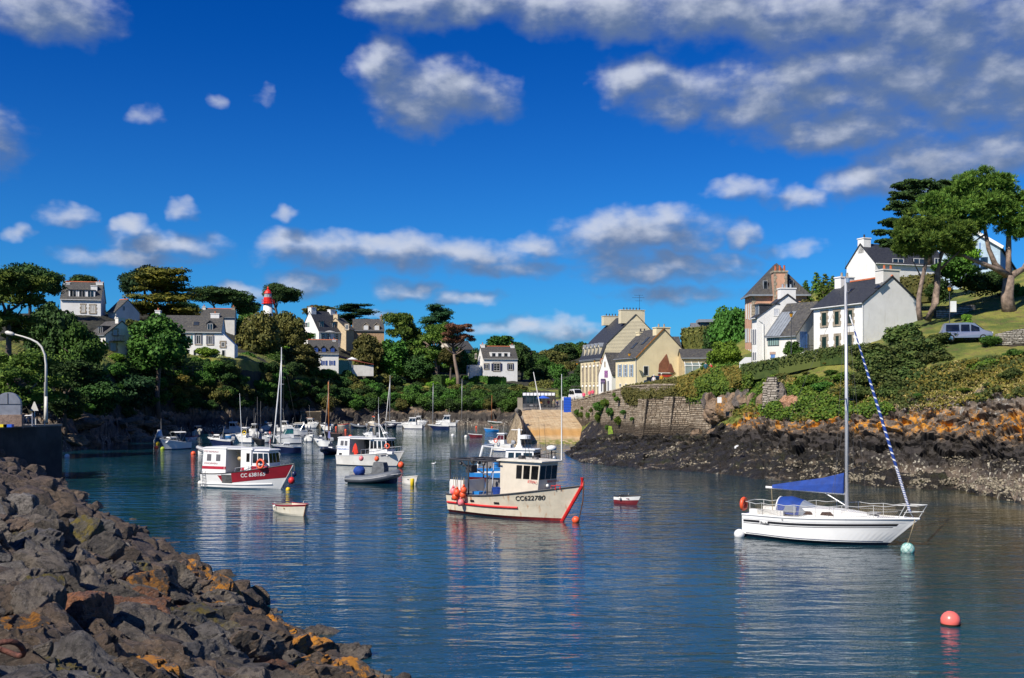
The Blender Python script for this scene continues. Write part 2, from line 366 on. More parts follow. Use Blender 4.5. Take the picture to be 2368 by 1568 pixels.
rc(2700, (1240,55.6), (1135,60), (1005,68), (895,78), (825,88), (13.2,103), (19,118), (26,150))
rc(3100, (1330,43.7), (1180,50), (1010,60), (890,73), (815,84), (13.5,99), (20,115), (27,150))
def rdisp(p, b, N):
    rot = p @ np.array([[.8, 0, .6], [0, 1, 0], [-.6, 0, .8]])
    f1, e1 = facet(rot*np.array([.42, .42, .9]), 3); f2, e2 = facet(rot*np.array([1.4, 1.4, 2.6]), 9); f3 = fbm(p*1.2, 5, 4)
    weight_rock = np.interp(b, [0, 1, 2.3, 3.2, 4.15, 4.6, 9], [.3, .6, 1.0, 1.35, .7, .06, .03])
    left = np.clip((36-p[:, 0])/20, 0, 1)*(b < 3.5)             # the weedy shelf on the left is smoother
    left = np.where(p[:, 0] < 24, left, left*0)
    wr = weight_rock*(1-.6*left)
    crack = -np.clip(.10-e1, 0, .1)*5
    d = wr*(f1*.46+f2*.24+crack)+f3*.28*np.interp(b, [0, 1, 5, 5.4, 7, 9], [1, 1, 1, .25, .2, 1.5])
    out = N*.45+np.array([-.25, -.6, .15]); out /= np.linalg.norm(out, axis=1)[:, None]
    up = np.array([0, 0, 1.0])
    k = np.interp(b, [0, 1.5, 2.5, 4.2, 5, 9], [0, 0, 1, 1, .3, 0])[:, None]
    return d[:, None]*(out*k+up*(1-k))
def rband(fb, c):
    n = fbm(c*.25, 21, 4)
    xx = c[:, 0]; wmax = np.interp(xx, [14, 22, 27, 34], [6.0, 3.2, 2.55, 1.25])
    mi = np.ones(len(fb)); mi[fb+n*.45 < wmax] = 0
    mi[fb+n*.55 > np.interp(xx, [14, 20, 24, 40], [3.8, 3.9, 4.05, 4.15])] = 2
    mi[(xx < 22.3) & (fb < 5.7)] = 0
    return mi
right_land, rp, rb_ = sheet('hillside_right', RC, 560, 430, [weed, cliff_mat, grass], rband, rdisp)

LC = []
def lc(px, A, B, C, G, H, I, J):
    LC.append([zrow(px, -1.8, A-6), zrow(px, -.12, A)]+[zrow(px, *r) for r in (B, C, G, H, I, J)])
lc(-900, 95, (3,98), (6,108), (12,120), (16,140), (20,200), (12,420))
lc(-300, 110, (3.5,114), (6,122), (12,135), (17,155), (23,215), (14,420))
lc(0, 122, (3.6,126), (6,134), (12,146), (17,172), (24,230), (14,430))
lc(150, 137, (3.2,143), (5.5,152), (11.5,166), (19,192), (25.5,245), (15,440))
lc(230, 152, (3.2,158), (5.5,165), (12,176), (19,198), (26,250), (15,440))
lc(300, 171, (1.8,176), (5.5,183), (13,190), (18,212), (26,260), (15,445))
lc(380, 186, (1.8,191), (6,197), (13.8,203), (17,226), (27,270), (15,450))
lc(450, 199, (2.0,204), (6.5,209), (14.3,214), (17,236), (27,278), (16,455))
lc(510, 204, (2.2,207), (7,210), (14.2,213.5), (17,245), (27.5,300), (16,460))
lc(560, 209, (2.5,212), (7,215), (14,220), (17.5,255), (28,320), (16,460))
lc(690, 238, (2.2,243), (5.2,248), (13.0,260), (20,298), (27,360), (16,470))
lc(800, 252, (2.0,258), (4.8,264), (11.5,284), (20.5,310), (24,370), (15,480))
lc(930, 262, (2.0,268), (4.6,273), (9,292), (15.5,322), (19,380), (15,490))
lc(1050, 256, (2.2,263), (5,268), (9,290), (12.5,315), (15.5,360), (16,500))
lc(1130, 252, (2.2,258), (4.8,264), (9,290), (11.8,304), (14,350), (18,510))
lc(1200, 250, (2.4,254), (4.8,262), (8,280), (10.5,300), (13,350), (24,520))
lc(1290, 240, (4.0,246), (5.2,258), (7,272), (9,296), (16,370), (30,530))
lc(1370, 236, (5.0,240), (6.0,258), (7.4,275), (11,310), (22,400), (31,540))
lc(1500, 230, (6.5,236), (7.0,255), (9,280), (14,320), (23,400), (30,550))
lc(1800, 225, (9,230), (11,255), (14,280), (19,320), (25,400), (30,550))
def ldisp(p, b, N):
    f1, e1 = facet(p*np.array([.3, .3, .55]), 33); f2, e2 = facet(p*1.0, 39); f3 = fbm(p*.6, 45, 4)
    wr = np.interp(b, [0, 1, 2, 3, 3.6, 9], [.4, .8, 1.0, .6, .1, .05])
    return (wr*(f1*.8+f2*.35)+f3*.35)[:, None]*np.array([0, -.35, .9])
def lband(fb, c):
    n = fbm(c*.2, 71, 4); mi = np.ones(len(fb)); mi[fb+n*.4 < 2.5] = 0
    lawn = (fb > 3.7) & (fb < 4.6) & (n > -.3); mi[lawn] = 2; return mi
shore_rock = rock_mat('shore_rock', wet=1.0, lich=(2.9, 3.6), tone=.75, orange=.15)
left_land, lp, lb_ = sheet('hillside_left', LC, 420, 260, [shore_rock, darksoil, grass], lband, ldisp)
# ================================================================== SLIPWAY, HARBOUR WALL, PIER, QUAY
conc = M('pale_concrete', (.34, .30, .24), .9, .15, .6, bump=.4, bscale=3)
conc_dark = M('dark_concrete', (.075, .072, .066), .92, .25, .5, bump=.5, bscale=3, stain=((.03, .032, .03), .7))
def slip_mat():
    m, t, b = newmat('slipway_concrete'); p = t.n('ShaderNodeNewGeometry').outputs['Position']; z = t.n('ShaderNodeSeparateXYZ', {0: p}).outputs[2]
    n = t.m('MULTIPLY', t.m('SUBTRACT', t.noise(p, .35, 5, .6), .5), 1.0); zz = t.m('ADD', z, n)
    c = t.mix(t.sstep(t.noise(p, .8, 6, .65), .35, .65), (.40, .27, .14), (.52, .40, .24))
    c = t.mix(t.m('MULTIPLY', t.m('MULTIPLY', t.sstep(zz, .5, 1.2), t.m('SUBTRACT', 1.0, t.sstep(zz, 1.6, 2.2))), .8), c, (.46, .24, .06))
    c = t.mix(t.m('MULTIPLY', t.sstep(t.noise(p, .5, 8, .7), .55, .66), t.m('MULTIPLY', t.sstep(zz, 1.8, 2.4), .7)), c, (.13, .09, .06))
    c = t.mix(t.m('MULTIPLY', t.m('SUBTRACT', 1.0, t.sstep(zz, .25, .75)), t.sstep(t.noise(p, 1.2, 5, .6), .40, .55)), c, (.14, .16, .015))
    t.nt.links.new(c, b.inputs['Base Color']); b.inputs['Roughness'].default_value = .8
    bn = t.n('ShaderNodeBump', {'Height': t.noise(p, 3, 6, .6), 'Strength': .6, 'Distance': .08}); t.nt.links.new(bn.outputs[0], b.inputs['Normal']); return m
def wl(pxs, vals, px): return float(np.interp(px, pxs, vals))
WP = [(1313, 198, 3.6, 5.7), (1324, 187, 2.7, 5.9), (1336, 178, 1.9, 6.2), (1352, 166, .2, 6.6), (1400, 152.5, .3, 7.45), (1450, 144.5, 1.2, 8.15), (1503, 136.8, 1.6, 8.3), (1570, 129, 1.7, 8.2), (1640, 122, 1.9, 7.0), (1662, 119, 2.2, 5.4)]
b = MB(); n = 26; rings = []
SL = [(198, 1207, 1313, 4.35), (190, 1206, 1321, 3.95), (180, 1207, 1333, 3.15), (170, 1209, 1348, 2.0), (163, 1212, 1356, .7), (157, 1216, 1366, -.15), (150, 1222, 1380, -1.2)]
for D, a_, c_, z in SL: rings.append([zrow(a_+(c_-a_)*k/n, z+.03*math.sin(k*1.7+D), D) for k in range(n+1)])
b.loft(rings); b.build('slipway', slip_mat(), kind='structure')
# quay road behind
pts = [zrow(1190, 4.4, 198), zrow(1313, 4.4, 198), zrow(1335, 6.2, 235), zrow(1206, 5.2, 240)]
MB().add(pts+[p-Vector((0, 0, 3)) for p in pts], [(0, 1, 2, 3), (0, 1, 5, 4), (0, 3, 7, 4)]).build('road', M('worn_asphalt', (.20, .18, .16), .9, .15, 1), kind='structure')
# pier left of the slip: battered stone wall with a rounded nose
def stone_mat(name, c1, c2, tide=True):
    m, t, b = newmat(name); g_ = t.n('ShaderNodeNewGeometry'); p = g_.outputs['Position']; z = t.n('ShaderNodeSeparateXYZ', {0: p}).outputs[2]; oi = g_.outputs['Random Per Island']
    c = t.mix(oi, c1, c2); c = t.mix(t.m('MULTIPLY', t.sstep(t.noise(p, 2.5, 6, .65), .4, .65), .55), c, tuple(x*.45 for x in c1))
    c = t.mix(t.m('MULTIPLY', t.sstep(t.noise(p, 1.1, 6, .7), .58, .68), .7), c, (.42, .38, .30))
    if tide:
        zz = t.m('ADD', z, t.m('MULTIPLY', t.m('SUBTRACT', t.noise(p, .4, 5, .6), .5), 2.2))
        c = t.mix(t.m('MULTIPLY', t.m('SUBTRACT', 1.0, t.sstep(zz, 2.9, 4.1)), .85), c, (.045, .032, .02))
    t.nt.links.new(c, b.inputs['Base Color']); b.inputs['Roughness'].default_value = .85
    bn = t.n('ShaderNodeBump', {'Height': t.noise(p, 9, 6, .65), 'Strength': .8, 'Distance': .05}); t.nt.links.new(bn.outputs[0], b.inputs['Normal']); return m
wall_stone = stone_mat('wall_stone', (.22, .165, .11), (.43, .36, .27)); mortar = M('dark_wall_joint', (.05, .04, .03), .95, .2, 2)
def stone_wall(name, label, pts, cat='wall', batter=.0, course=.21, lmean=.45, mat_=None, cap=True, thick=1.2, seed=1, side=1):
    """pts: (Vector foot xy, zfoot, ztop); lays uneven courses of single stones with recessed joints"""
    r = random.Random(seed); o = Vector(pts[0][0]); t = thing(name, label, cat, (o.x, o.y, 0)); S = MB(); core = MB(); seg = []
    for (a, az_, at), (b_, bz, bt) in zip(pts[:-1], pts[1:]):
        a2, b2 = Vector((a.x-o.x, a.y-o.y, 0)), Vector((b_.x-o.x, b_.y-o.y, 0)); d = b2-a2; L = d.length; d.normalize(); nrm = Vector((d.y, -d.x, 0))*side
        q = lambda u, z, out: a2+d*u+nrm*(out-batter*(z-az_))+Vector((0, 0, z))
        core.add([q(0, az_-1.5, -.07), q(L, bz-1.5, -.07), q(L, bt, -.07), q(0, at, -.07), q(0, az_-1.5, -thick), q(L, bz-1.5, -thick), q(L, bt, -thick), q(0, at, -thick)], [(0, 1, 2, 3), (3, 2, 6, 7), (4, 5, 6, 7), (0, 3, 7, 4), (1, 2, 6, 5)])
        z = min(az_, bz)-.4
        while z < max(at, bt):
            h = course*r.uniform(.7, 1.3); u = -r.uniform(0, .4)
            while u < L:
                l = lmean*r.uniform(.45, 1.6); um = min(max(u+l/2, 0), L)/L; zt = at+(bt-at)*um; zf = az_+(bz-az_)*um-.5
                if z+h*.5 < zt and z > zf and u+l > .05:
                    e = r.uniform(-.03, .05); g_ = .014; u0, u1, z0, z1 = max(u, 0)+g_, min(u+l, L)-g_, z+g_, min(z+h, zt)-g_
                    if u1-u0 > .08 and z1-z0 > .05:
                        j = lambda: r.uniform(-.02, .02)
                        S.add([q(u0, z0, -.1), q(u1, z0, -.1), q(u1, z1, -.1), q(u0, z1, -.1), q(u0+.03+j(), z0+.03, e), q(u1-.03+j(), z0+.03+j(), e+j()), q(u1-.03+j(), z1-.03+j(), e), q(u0+.03+j(), z1-.03, e+j())], [(4, 5, 6, 7), (0, 1, 5, 4), (1, 2, 6, 5), (2, 3, 7, 6), (3, 0, 4, 7)])
                u += l
            z += h
    S.build('stones', mat_ or wall_stone, t, kind='stuff'); core.build('wall_core', mortar, t)
    if cap:
        c = MB()
        for (a, az_, at), (b_, bz, bt) in zip(pts[:-1], pts[1:]):
            a2, b2 = Vector((a.x-o.x, a.y-o.y, 0)), Vector((b_.x-o.x, b_.y-o.y, 0)); d = b2-a2; L = d.length; d.normalize(); nrm = Vector((d.y, -d.x, 0))*side; k = max(1, int(L/.9))
            for i in range(k):
                u0, u1 = L*i/k+.01, L*(i+1)/k-.01; zc0, zc1 = at+(bt-at)*i/k, at+(bt-at)*(i+1)/k; jj = r.uniform(-.03, .03)
                q = lambda u, z, out: a2+d*u+nrm*(out-batter*(z-az_))+Vector((0, 0, z+jj))
                c.add([q(u0, zc0, .06), q(u1, zc1, .06), q(u1, zc1, -.6), q(u0, zc0, -.6), q(u0, zc0+.16, .06), q(u1, zc1+.16, .06), q(u1, zc1+.16, -.6), q(u0, zc0+.16, -.6)], [(4, 5, 6, 7), (0, 1, 5, 4), (1, 2, 6, 5), (2, 3, 7, 6), (3, 0, 4, 7)])
        c.build('coping_stones', mat_ or wall_stone, t, kind='stuff')
    return t
stone_wall('harbour_wall', 'long rubble stone harbour wall curving right from the slipway under the creepers', [(zrow(px, 0, D), zf, zt) for px, D, zf, zt in WP], batter=.06, seed=3)
# projecting buttresses of the wall
for (px, D, w_, zt, lab) in ((1523, 133.5, 6.0, 6.6, 'first bulging stone buttress of the harbour wall, left of the broad flared one'), (1570, 128, 4.5, 6.9, 'broad flared stone buttress of the harbour wall beside the orange boulder')):
    c = zrow(px, 0, D); stone_wall('buttress', lab, [(c+Vector((-w_/2, .9, 0)), 1.2, zt), (c+Vector((-w_/2+.8, -.9, 0)), 1.1, zt), (c+Vector((w_/2-.6, -1.5, 0)), 1.1, zt), (c+Vector((w_/2+.2, 0, 0)), 1.2, zt)], batter=.12, seed=int(px), cap=False, thick=.25)
pale_stone = stone_mat('pale_wall_stone', (.34, .31, .26), (.50, .47, .41), False)
def pw(px, D): return zrow(px, 0, D)
stone_wall('stone_tower_wall', 'tapering dry stone pillar wall standing in the ivy right of the big grey boulders', [(pw(1760, 110.6), 3.9, 7.9), (pw(1773, 110.2), 3.9, 8.95), (pw(1796, 110.0), 3.9, 8.95), (pw(1811, 110.4), 3.9, 7.6)], batter=.05, seed=9, mat_=stone_mat('grey_wall_stone', (.30, .26, .21), (.48, .43, .36), False), cap=False, thick=.3)
stone_wall('garden_wall', 'low dry stone wall right of the fir sapling by the road', [(pw(2300, 104.5), 12.2, 12.9), (pw(2340, 103), 12.3, 13.2), (pw(2420, 102), 12.4, 13.6)], seed=10, mat_=pale_stone, course=.15, lmean=.4, cap=False, thick=.6)
stone_wall('garden_wall', 'shaded retaining wall on the lawn between the pines', [(pw(2165, 121), 15.0, 16.4), (pw(2200, 121.5), 15.3, 16.6), (pw(2255, 124), 16.4, 17.3)], seed=12, mat_=pale_stone, course=.2, lmean=.45, cap=False, thick=.6)
stone_wall('garden_wall', 'long grey garden wall below the blue-shuttered cottage and the lawn', [(pw(735, 250*1.0+19), 8.5, 12.4), (pw(835, 268*1.0+19), 9.5, 12.5), (pw(880, 288), 9, 11.0), (pw(960, 290), 8, 8.8)], seed=13, course=.4, lmean=.8, mat_=stone_mat('grey_garden_stone', (.17, .15, .12), (.28, .25, .2), False), cap=False)
# white garden walls under the right houses
b = MB(); pts = [(1709, 838, 119.5, .0), (1735, 826, 120, 0), (1738, 826, 120, 0), (1792, 836, 119.5, 0)]
t = thing('garden_wall', 'white rendered garden wall stepping down below the tall white gable', 'wall', pw(1709, 119.5)); o = t.location
b.add([P(*p)-o for p in ((1709, 850, 119.2), (1716, 862, 119.2), (1800, 853, 118.6), (1800, 838, 118.6), (1737, 838, 119.2), (1737, 826, 119.2), (1722, 826, 119.2), (1709, 838, 119.2))], [list(range(8))])
b.v += [(x+.1, y+.3, z) for x, y, z in b.v]; b.f += [[i+8 for i in range(8)][::-1]]+[[i, (i+1) % 8, (i+1) % 8+8, i+8] for i in range(8)]; b.m += [0]*9
white_w = M('white_render', (.80, .79, .76), .85, .05, .7, bump=.15, stain=((.52, .48, .40), .35)); b.build('render', white_w, t)
t = thing('garden_wall', 'long low white garden wall in front of the green-shuttered house', 'wall', pw(1849, 117.2)); o = t.location; b = MB()
V = [P(*p)-o for p in ((1849, 832, 116.8), (1999, 818, 112.5), (1999, 805, 112.5), (1884, 813, 116), (1849, 815, 116.8))]; V2 = [v+Vector((.15, .35, 0)) for v in V]
b.add(V+V2, [[0, 1, 2, 3, 4], [9, 8, 7, 6, 5], (0, 1, 6, 5), (1, 2, 7, 6), (2, 3, 8, 7), (3, 4, 9, 8), (4, 0, 5, 9)]).build('render', white_w, t)
# pier nose: tapered face seen from the water
t = thing('pier', 'battered stone pier with black rubber fenders at the left edge of the slipway', 'pier', (zrow(1172, 0, 182))); o = t.location; S = MB()
Pn = [(1200, 197, 1196, 197), (1183, 187, 1193, 187), (1166, 172, 1192, 173), (1160, 160, 1195, 163), (1178, 152, 1203, 157), (1196, 149, 1208, 155), (1212, 152, 1212, 157)]
lo = [zrow(a, -1.2, D) for a, D, _, _ in Pn]; hi = [zrow(c, 4.35 if i < 3 else (4.35, 3.6, 2.6, 1.9)[i-3], D) for i, (_, _, c, D) in enumerate(Pn)]
rr = random.Random(4)
for i in range(len(Pn)-1):
    L = (lo[i+1]-lo[i]).length; z = 0
    for c_ in range(18):
        v0, v1 = c_/18+.003, (c_+1)/18-.003; u = 0
        while u < 1:
            du = rr.uniform(.35, .9)/max(L, 1); u1 = min(1, u+du); e = rr.uniform(0, .07)
            f = lambda uu, vv: (lo[i].lerp(lo[i+1], uu)).lerp(hi[i].lerp(hi[i+1], uu), vv)-o
            nn = Vector((-.5, -.8, .3)); q = [f(u+.006, v0), f(u1-.006, v0), f(u1-.006, v1), f(u+.006, v1)]; S.add(q+[p+nn*(.05+e) for p in q], [(4, 5, 6, 7), (0, 1, 5, 4), (1, 2, 6, 5), (2, 3, 7, 6), (3, 0, 4, 7)]); u = u1
S.build('stones', stone_mat('pier_stone', (.30, .23, .14), (.44, .35, .23), False), t, kind='stuff')
b = MB(); b.loft([[p-o for p in lo], [p-o for p in hi]]); top = [p-o for p in hi]; b.add(top+[zrow(1207, 4.3, 197)-o, zrow(1209, 3.0, 176)-o, zrow(1213, 1.6, 160)-o], [[0, 1, 8, 7], [1, 2, 8], [2, 3, 9, 8] if False else [2, 3, 8], [3, 4, 9, 8], [4, 5, 9], [5, 6, 9]]); b.build('core', conc, t)
tyre = M('black_rubber', (.012, .012, .013), .7, .1)
b = MB(); p0, p1 = P(1191, 1030, 158.5), P(1197, 948, 172.5); b.tube([p0-o, p1-o], .22, 8); post = b.build('fender_post', M('weathered_timber', (.16, .15, .13), .9, .2), t)
for k in range(9):
    f = (k+.6)/9.5; c = p0.lerp(p1, f)-o+Vector((-.25 if k % 2 else .25, -.25, 0)); b = MB(); b.lathe([(.22, -.12), (.42, -.16), (.46, 0), (.42, .16), (.22, .12)], n=14); m_ = obj('tyre', b.mesh('tyre', tyre, True), t); m_.location = c; m_.rotation_euler = (R(80), 0, R(25)); m_.scale = (1, 1.35, 1.2)
b = MB(); p = zrow(1202, 4.35, 196); b.box(-.45, -.4, -.3, .45, .4, 2.2); obx = b.build('gate_pillar', conc, None); obx.location = p; tag(obx, 'pale square stone pillar at the top of the pier', 'pillar')

# far round jetty on the left bank
rr = random.Random(8); c = zrow(474, 0, 209); pts = []
for k in range(9): a = R(-200+k*27); pts.append((c+Vector((2.0*math.cos(a), 2.0*math.sin(a), 0)), -.6, 4.6))
stone_wall('jetty', 'round-ended stone jetty on the left shore behind the moored boats', pts, course=.3, lmean=.6, seed=21, batter=.04, mat_=stone_mat('jetty_stone', (.24, .19, .12), (.38, .30, .20), False), thick=.5, cap=False, side=1)
b = MB(); b.lathe([(1.75, 4.4), (1.8, 4.75), (1.3, 4.8)], n=20); ob = b.build('jetty_cap', conc, bpy.data.objects['jetty']); ob.location = c-bpy.data.objects['jetty'].location
c2 = zrow(452, 0, 208); stone_wall('jetty', 'straight flank of the old stone jetty running back to the bank', [(zrow(449, 0, 216), .5, 4.5), (zrow(462, 0, 209), -.6, 4.5)], course=.3, seed=22, mat_=bpy.data.materials['jetty_stone'], thick=2)
c3 = zrow(693, 0, 239); stone_wall('jetty', 'dark square landing stage on the far shore above the white cruisers', [(zrow(690, 0, 242), -.5, 3.3), (zrow(695, 0, 238), -.5, 3.3), (zrow(742, 0, 238), -.5, 3.3), (zrow(744, 0, 244), -.5, 3.3)], seed=23, mat_=bpy.data.materials['jetty_stone'], thick=3, course=.3)

# ---- left quay
A0, A1 = Vector((-39.2, 96, 0)), Vector((-46.6, 72.5, 0)); dv = (A1-A0).normalized(); nv = Vector((dv.y, -dv.x, 0)); nv = nv if nv.x > 0 else -nv
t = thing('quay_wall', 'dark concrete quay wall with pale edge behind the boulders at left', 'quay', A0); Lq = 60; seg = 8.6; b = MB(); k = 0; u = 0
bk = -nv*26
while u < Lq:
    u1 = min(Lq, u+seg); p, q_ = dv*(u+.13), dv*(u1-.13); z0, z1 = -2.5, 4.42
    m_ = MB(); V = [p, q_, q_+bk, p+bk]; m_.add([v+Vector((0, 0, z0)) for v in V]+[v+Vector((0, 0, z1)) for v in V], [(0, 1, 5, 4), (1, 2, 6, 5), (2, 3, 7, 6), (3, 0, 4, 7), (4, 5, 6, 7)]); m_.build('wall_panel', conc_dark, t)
    c = MB(); V = [p+nv*.06, q_+nv*.06, q_-nv*.55, p-nv*.55]; c.add([v+Vector((0, 0, 4.42)) for v in V]+[v+Vector((0, 0, 4.6)) for v in V], [(0, 1, 5, 4), (1, 2, 6, 5), (2, 3, 7, 6), (3, 0, 4, 7), (4, 5, 6, 7)]); c.build('coping_slab', conc, t)
    u = u1
V = [-nv*.1+Vector((0, 0, -2)), dv*Lq-nv*.1+Vector((0, 0, -2)), dv*Lq-nv*25+Vector((0, 0, -2)), -nv*25+Vector((0, 0, -2))]
MB().add(V+[v+Vector((0, 0, 6.35)) for v in V], [(0, 1, 5, 4), (1, 2, 6, 5), (2, 3, 7, 6), (3, 0, 4, 7), (4, 5, 6, 7)]).build('joint_fill', M('black_joint', (.02, .02, .018), .95), t)
V = [A0-nv*.55, A0+dv*Lq-nv*.55, A0+dv*Lq-nv*26, A0-nv*26]; MB().add([(v.x, v.y, 4.55) for v in V], [(0, 1, 2, 3)]).build('pavement', M('quay_asphalt', (.16, .15, .14), .9, .15, 1), kind='structure')
def onquay(px, D, py=None): return Vector(((px-CX)/F*D, D, 4.56))
# steps at the end
t = thing('stone_steps', 'mossy stone steps beside the end of the dark quay', 'steps', (-40.9, 99.5, 0))
for k in range(8): MB().box(-.6, -.4-k*.34, -.3, .25+k*.13, -.06-k*.34, 3.75-k*.27).build('step', M('mossy_step', (.26, .22, .09), .9, .2), t)
# street lamp
t = thing('street_lamp', 'tall pale street lamp with a curved arm on the quay', 'street lamp', onquay(106, 92)); o = t.location; metal = M('pale_lamp_metal', (.62, .60, .54), .5, .08)
def lp_(x, y): return (Vector((((x/3.392)-CX)/F*92, 92, CAMZ-(577.9+y/3.392-HY)/F*92))-o)
b = MB(); b.tube([lp_(362, 1355), lp_(362, 1150)], [.15, .12], 10); b.tube([lp_(362, 1150), lp_(361, 900), lp_(352, 820), lp_(325, 760), lp_(290, 725), lp_(240, 700), lp_(180, 680), lp_(115, 662)], [.115, .10, .095, .09, .085, .075, .065, .05], 10); b.build('pole', metal, t, smooth=True)
b = MB(); h0, h1 = lp_(115, 663), lp_(40, 645); b.tube([h0, h0.lerp(h1, .3), h0.lerp(h1, .8), h1], [.07, .16, .17, .06], 10); b.build('lamp_head', metal, t, smooth=True)
t = thing('pole', 'thin straight white pole hugging the street lamp', 'pole', onquay(103, 92.4)); MB().tube([(0, 0, 0), (0, 0, (1355-1015)/3.392/F*92.4)], [.055, .03], 6).build('shaft', metal, t)
t = thing('road_sign', 'white triangular road sign seen from behind on the quay', 'sign', onquay(80, 91)); b = MB(); b.tube([(0, 0, 0), (0, 0, 1.75)], .04, 6); b.build('post', metal, t)
MB().extr([(-.34, 1.25), (.34, 1.25), (.04, 2.0), (-.04, 2.0)], -.05, -.02, 'y').build('sign_plate', metal, t)
t = thing('kiosk', 'grey domed metal locker on a granite plinth on the quay', 'kiosk', onquay(20, 90), R(18)); gm = M('grey_sheet_metal', (.36, .37, .40), .45, .1, metal=.3)
MB().box(-1.05, -.7, 0, 1.05, .7, .95).build('plinth', stone_mat('plinth_granite', (.30, .2, .15), (.34, .24, .18), False), t); b = MB(); b.box(-.95, -.6, .95, .95, .6, 1.8); b.extr([(math.cos(a)*.95, 1.82+math.sin(a)*.95) for a in [math.pi*k/14 for k in range(15)]], -.6, .6, 'y'); b.build('locker', gm, t)
b = MB(); b.box(-.95, -.63, 1.79, .95, -.6, 1.83); b.box(-.02, -.63, 1.83, .02, -.6, 2.7); b.build('seam', iron_ if False else M('dark_seam', (.03, .03, .03)), t)
for (px, c, lab) in ((9, (.75, .60, .02), 'yellow fish crate lying in front of the locker'), (20, (.02, .10, .55), 'blue fish crate lying beside the yellow one')):
    t = thing('fish_crate', lab, 'crate', onquay(px, 87)); b = MB(); b.box(-.3, -.2, 0, .3, .2, .03); b.box(-.33, -.22, .03, .33, -.19, .24); b.box(-.33, .19, .03, .33, .22, .24); b.box(-.33, -.19, .03, -.30, .19, .24); b.box(.30, -.19, .03, .33, .19, .24); b.build('tray', M('plastic_%d' % px, c, .5, .05), t)
t = thing('lobster_pots', 'tangle of grey net frames and pots behind a rail on the quay', 'fishing gear', onquay(53, 90.5)); rr = random.Random(3); b = MB()
for k in range(26):
    p = Vector((rr.uniform(-.9, .9), rr.uniform(-.4, .4), rr.uniform(.05, .7))); b.tube([p, p+Vector((rr.uniform(-.5, .5), rr.uniform(-.3, .3), rr.uniform(-.3, .4)))], .025, 4)
b.build('frames', gm, t)
for x in (-1.0, 1.0): MB().tube([(x, -.5, 0), (x, -.5, 1.1)], .06, 6).build('post', gm, t)
MB().tube([(-1.0, -.5, .75), (1.0, -.5, .9)], .04, 6).build('rail', gm, t)
bo = MB().tube([(0, 0, 0), (0, 0, .55)], [.07, .05], 8).build('bollard', metal, None); bo.location = onquay(82.5, 93); tag(bo, 'short white post at the quay edge right of the road sign', 'post')

# ================================================================== BOULDERS
def boulder(seed, iv, fc, rough=.05):
    r = np.random.RandomState(seed); k = r.randint(9, 14); N = r.normal(size=(k, 3)); N /= np.linalg.norm(N, axis=1)[:, None]; h = r.uniform(.55, 1.0, k); dt = iv@N.T; rad = np.where(dt > .05, h/np.maximum(dt, .05), 9.0)
    rad = np.sort(rad, 1); s = rad[:, 0]; m2 = rad[:, 1]; s = s-np.clip(.03-(m2-s), 0, .03)*.5; s = np.minimum(s, 1.35)
    p = iv*s[:, None]*np.array([1.0, r.uniform(.65, .95), r.uniform(.5, .8)])
    d = fbm(p*2.2+seed, seed, 5, .55)*rough*.9+fbm(p*9+seed, seed+3, 3)*rough*.6+facet(p*2.3+seed, seed+9, 1.0)[0]*rough*1.5; st = np.sin(p@np.array([.5, .4, 3.0])*5+seed)*.006; return p+iv*(d+st)[:, None]
def boulder_mat(name, c1, c2, lich=0.0, lc_=(.50, .20, .012), wlich=.35):
    m, t, b = newmat(name); o = t.n('ShaderNodeTexCoord').outputs['Object']; g_ = t.n('ShaderNodeNewGeometry'); nz_ = t.n('ShaderNodeSeparateXYZ', {0: g_.outputs['Normal']}).outputs[2]; oi = t.n('ShaderNodeObjectInfo').outputs['Random']
    ov = t.n('ShaderNodeVectorMath', {0: o, 1: t.n('ShaderNodeCombineXYZ', {0: t.m('MULTIPLY', oi, 37.0), 1: t.m('MULTIPLY', oi, 11.0), 2: 0.0}).outputs[0]}, operation='ADD').outputs[0]
    c = t.mix(t.sstep(t.noise(ov, 1.6, 8, .65), .32, .66), c1, c2); c = t.mix(t.m('MULTIPLY', t.sstep(t.noise(ov, 5, 8, .78), .50, .58), .75), c, tuple(x*.3 for x in c1))
    c = t.mix(t.m('MULTIPLY', t.sstep(t.noise(ov, 13, 8, .8), .55, .62), wlich), c, (.38, .36, .33))
    if lich: c = t.mix(t.m('MULTIPLY', t.m('MULTIPLY', t.sstep(t.noise(ov, 2.6, 7, .72), .56-.1*lich, .64-.1*lich), t.sstep(nz_, -.2, .4)), .92), c, lc_)
    hsv = t.n('ShaderNodeHueSaturation', {'Value': t.m('ADD', .7, t.m('MULTIPLY', oi, .65)), 'Color': c}); t.nt.links.new(hsv.outputs[0], b.inputs['Base Color']); b.inputs['Roughness'].default_value = .62
    hg = t.m('ADD', t.noise(o, 3.5, 14, .80), t.m('MULTIPLY', t.noise(t.n('ShaderNodeMapping', {'Vector': o, 'Scale': (1, 1, 5), 'Rotation': (.5, .3, 0)}).outputs[0], 3, 6, .6), .6))
    bn = t.n('ShaderNodeBump', {'Height': hg, 'Strength': 1.0, 'Distance': .20}); t.nt.links.new(bn.outputs[0], b.inputs['Normal']); return m
BMt = [boulder_mat('grey_boulder', (.070, .058, .046), (.185, .155, .122)), boulder_mat('brown_boulder', (.075, .054, .038), (.20, .138, .09)), boulder_mat('rust_boulder', (.12, .06, .035), (.34, .14, .06), wlich=.5),
       boulder_mat('lichen_boulder', (.07, .055, .045), (.15, .11, .08), 1.0), boulder_mat('olive_boulder', (.065, .06, .045), (.13, .11, .07), .7, (.17, .13, .015)), boulder_mat('pale_boulder', (.10, .09, .08), (.21, .19, .17))]
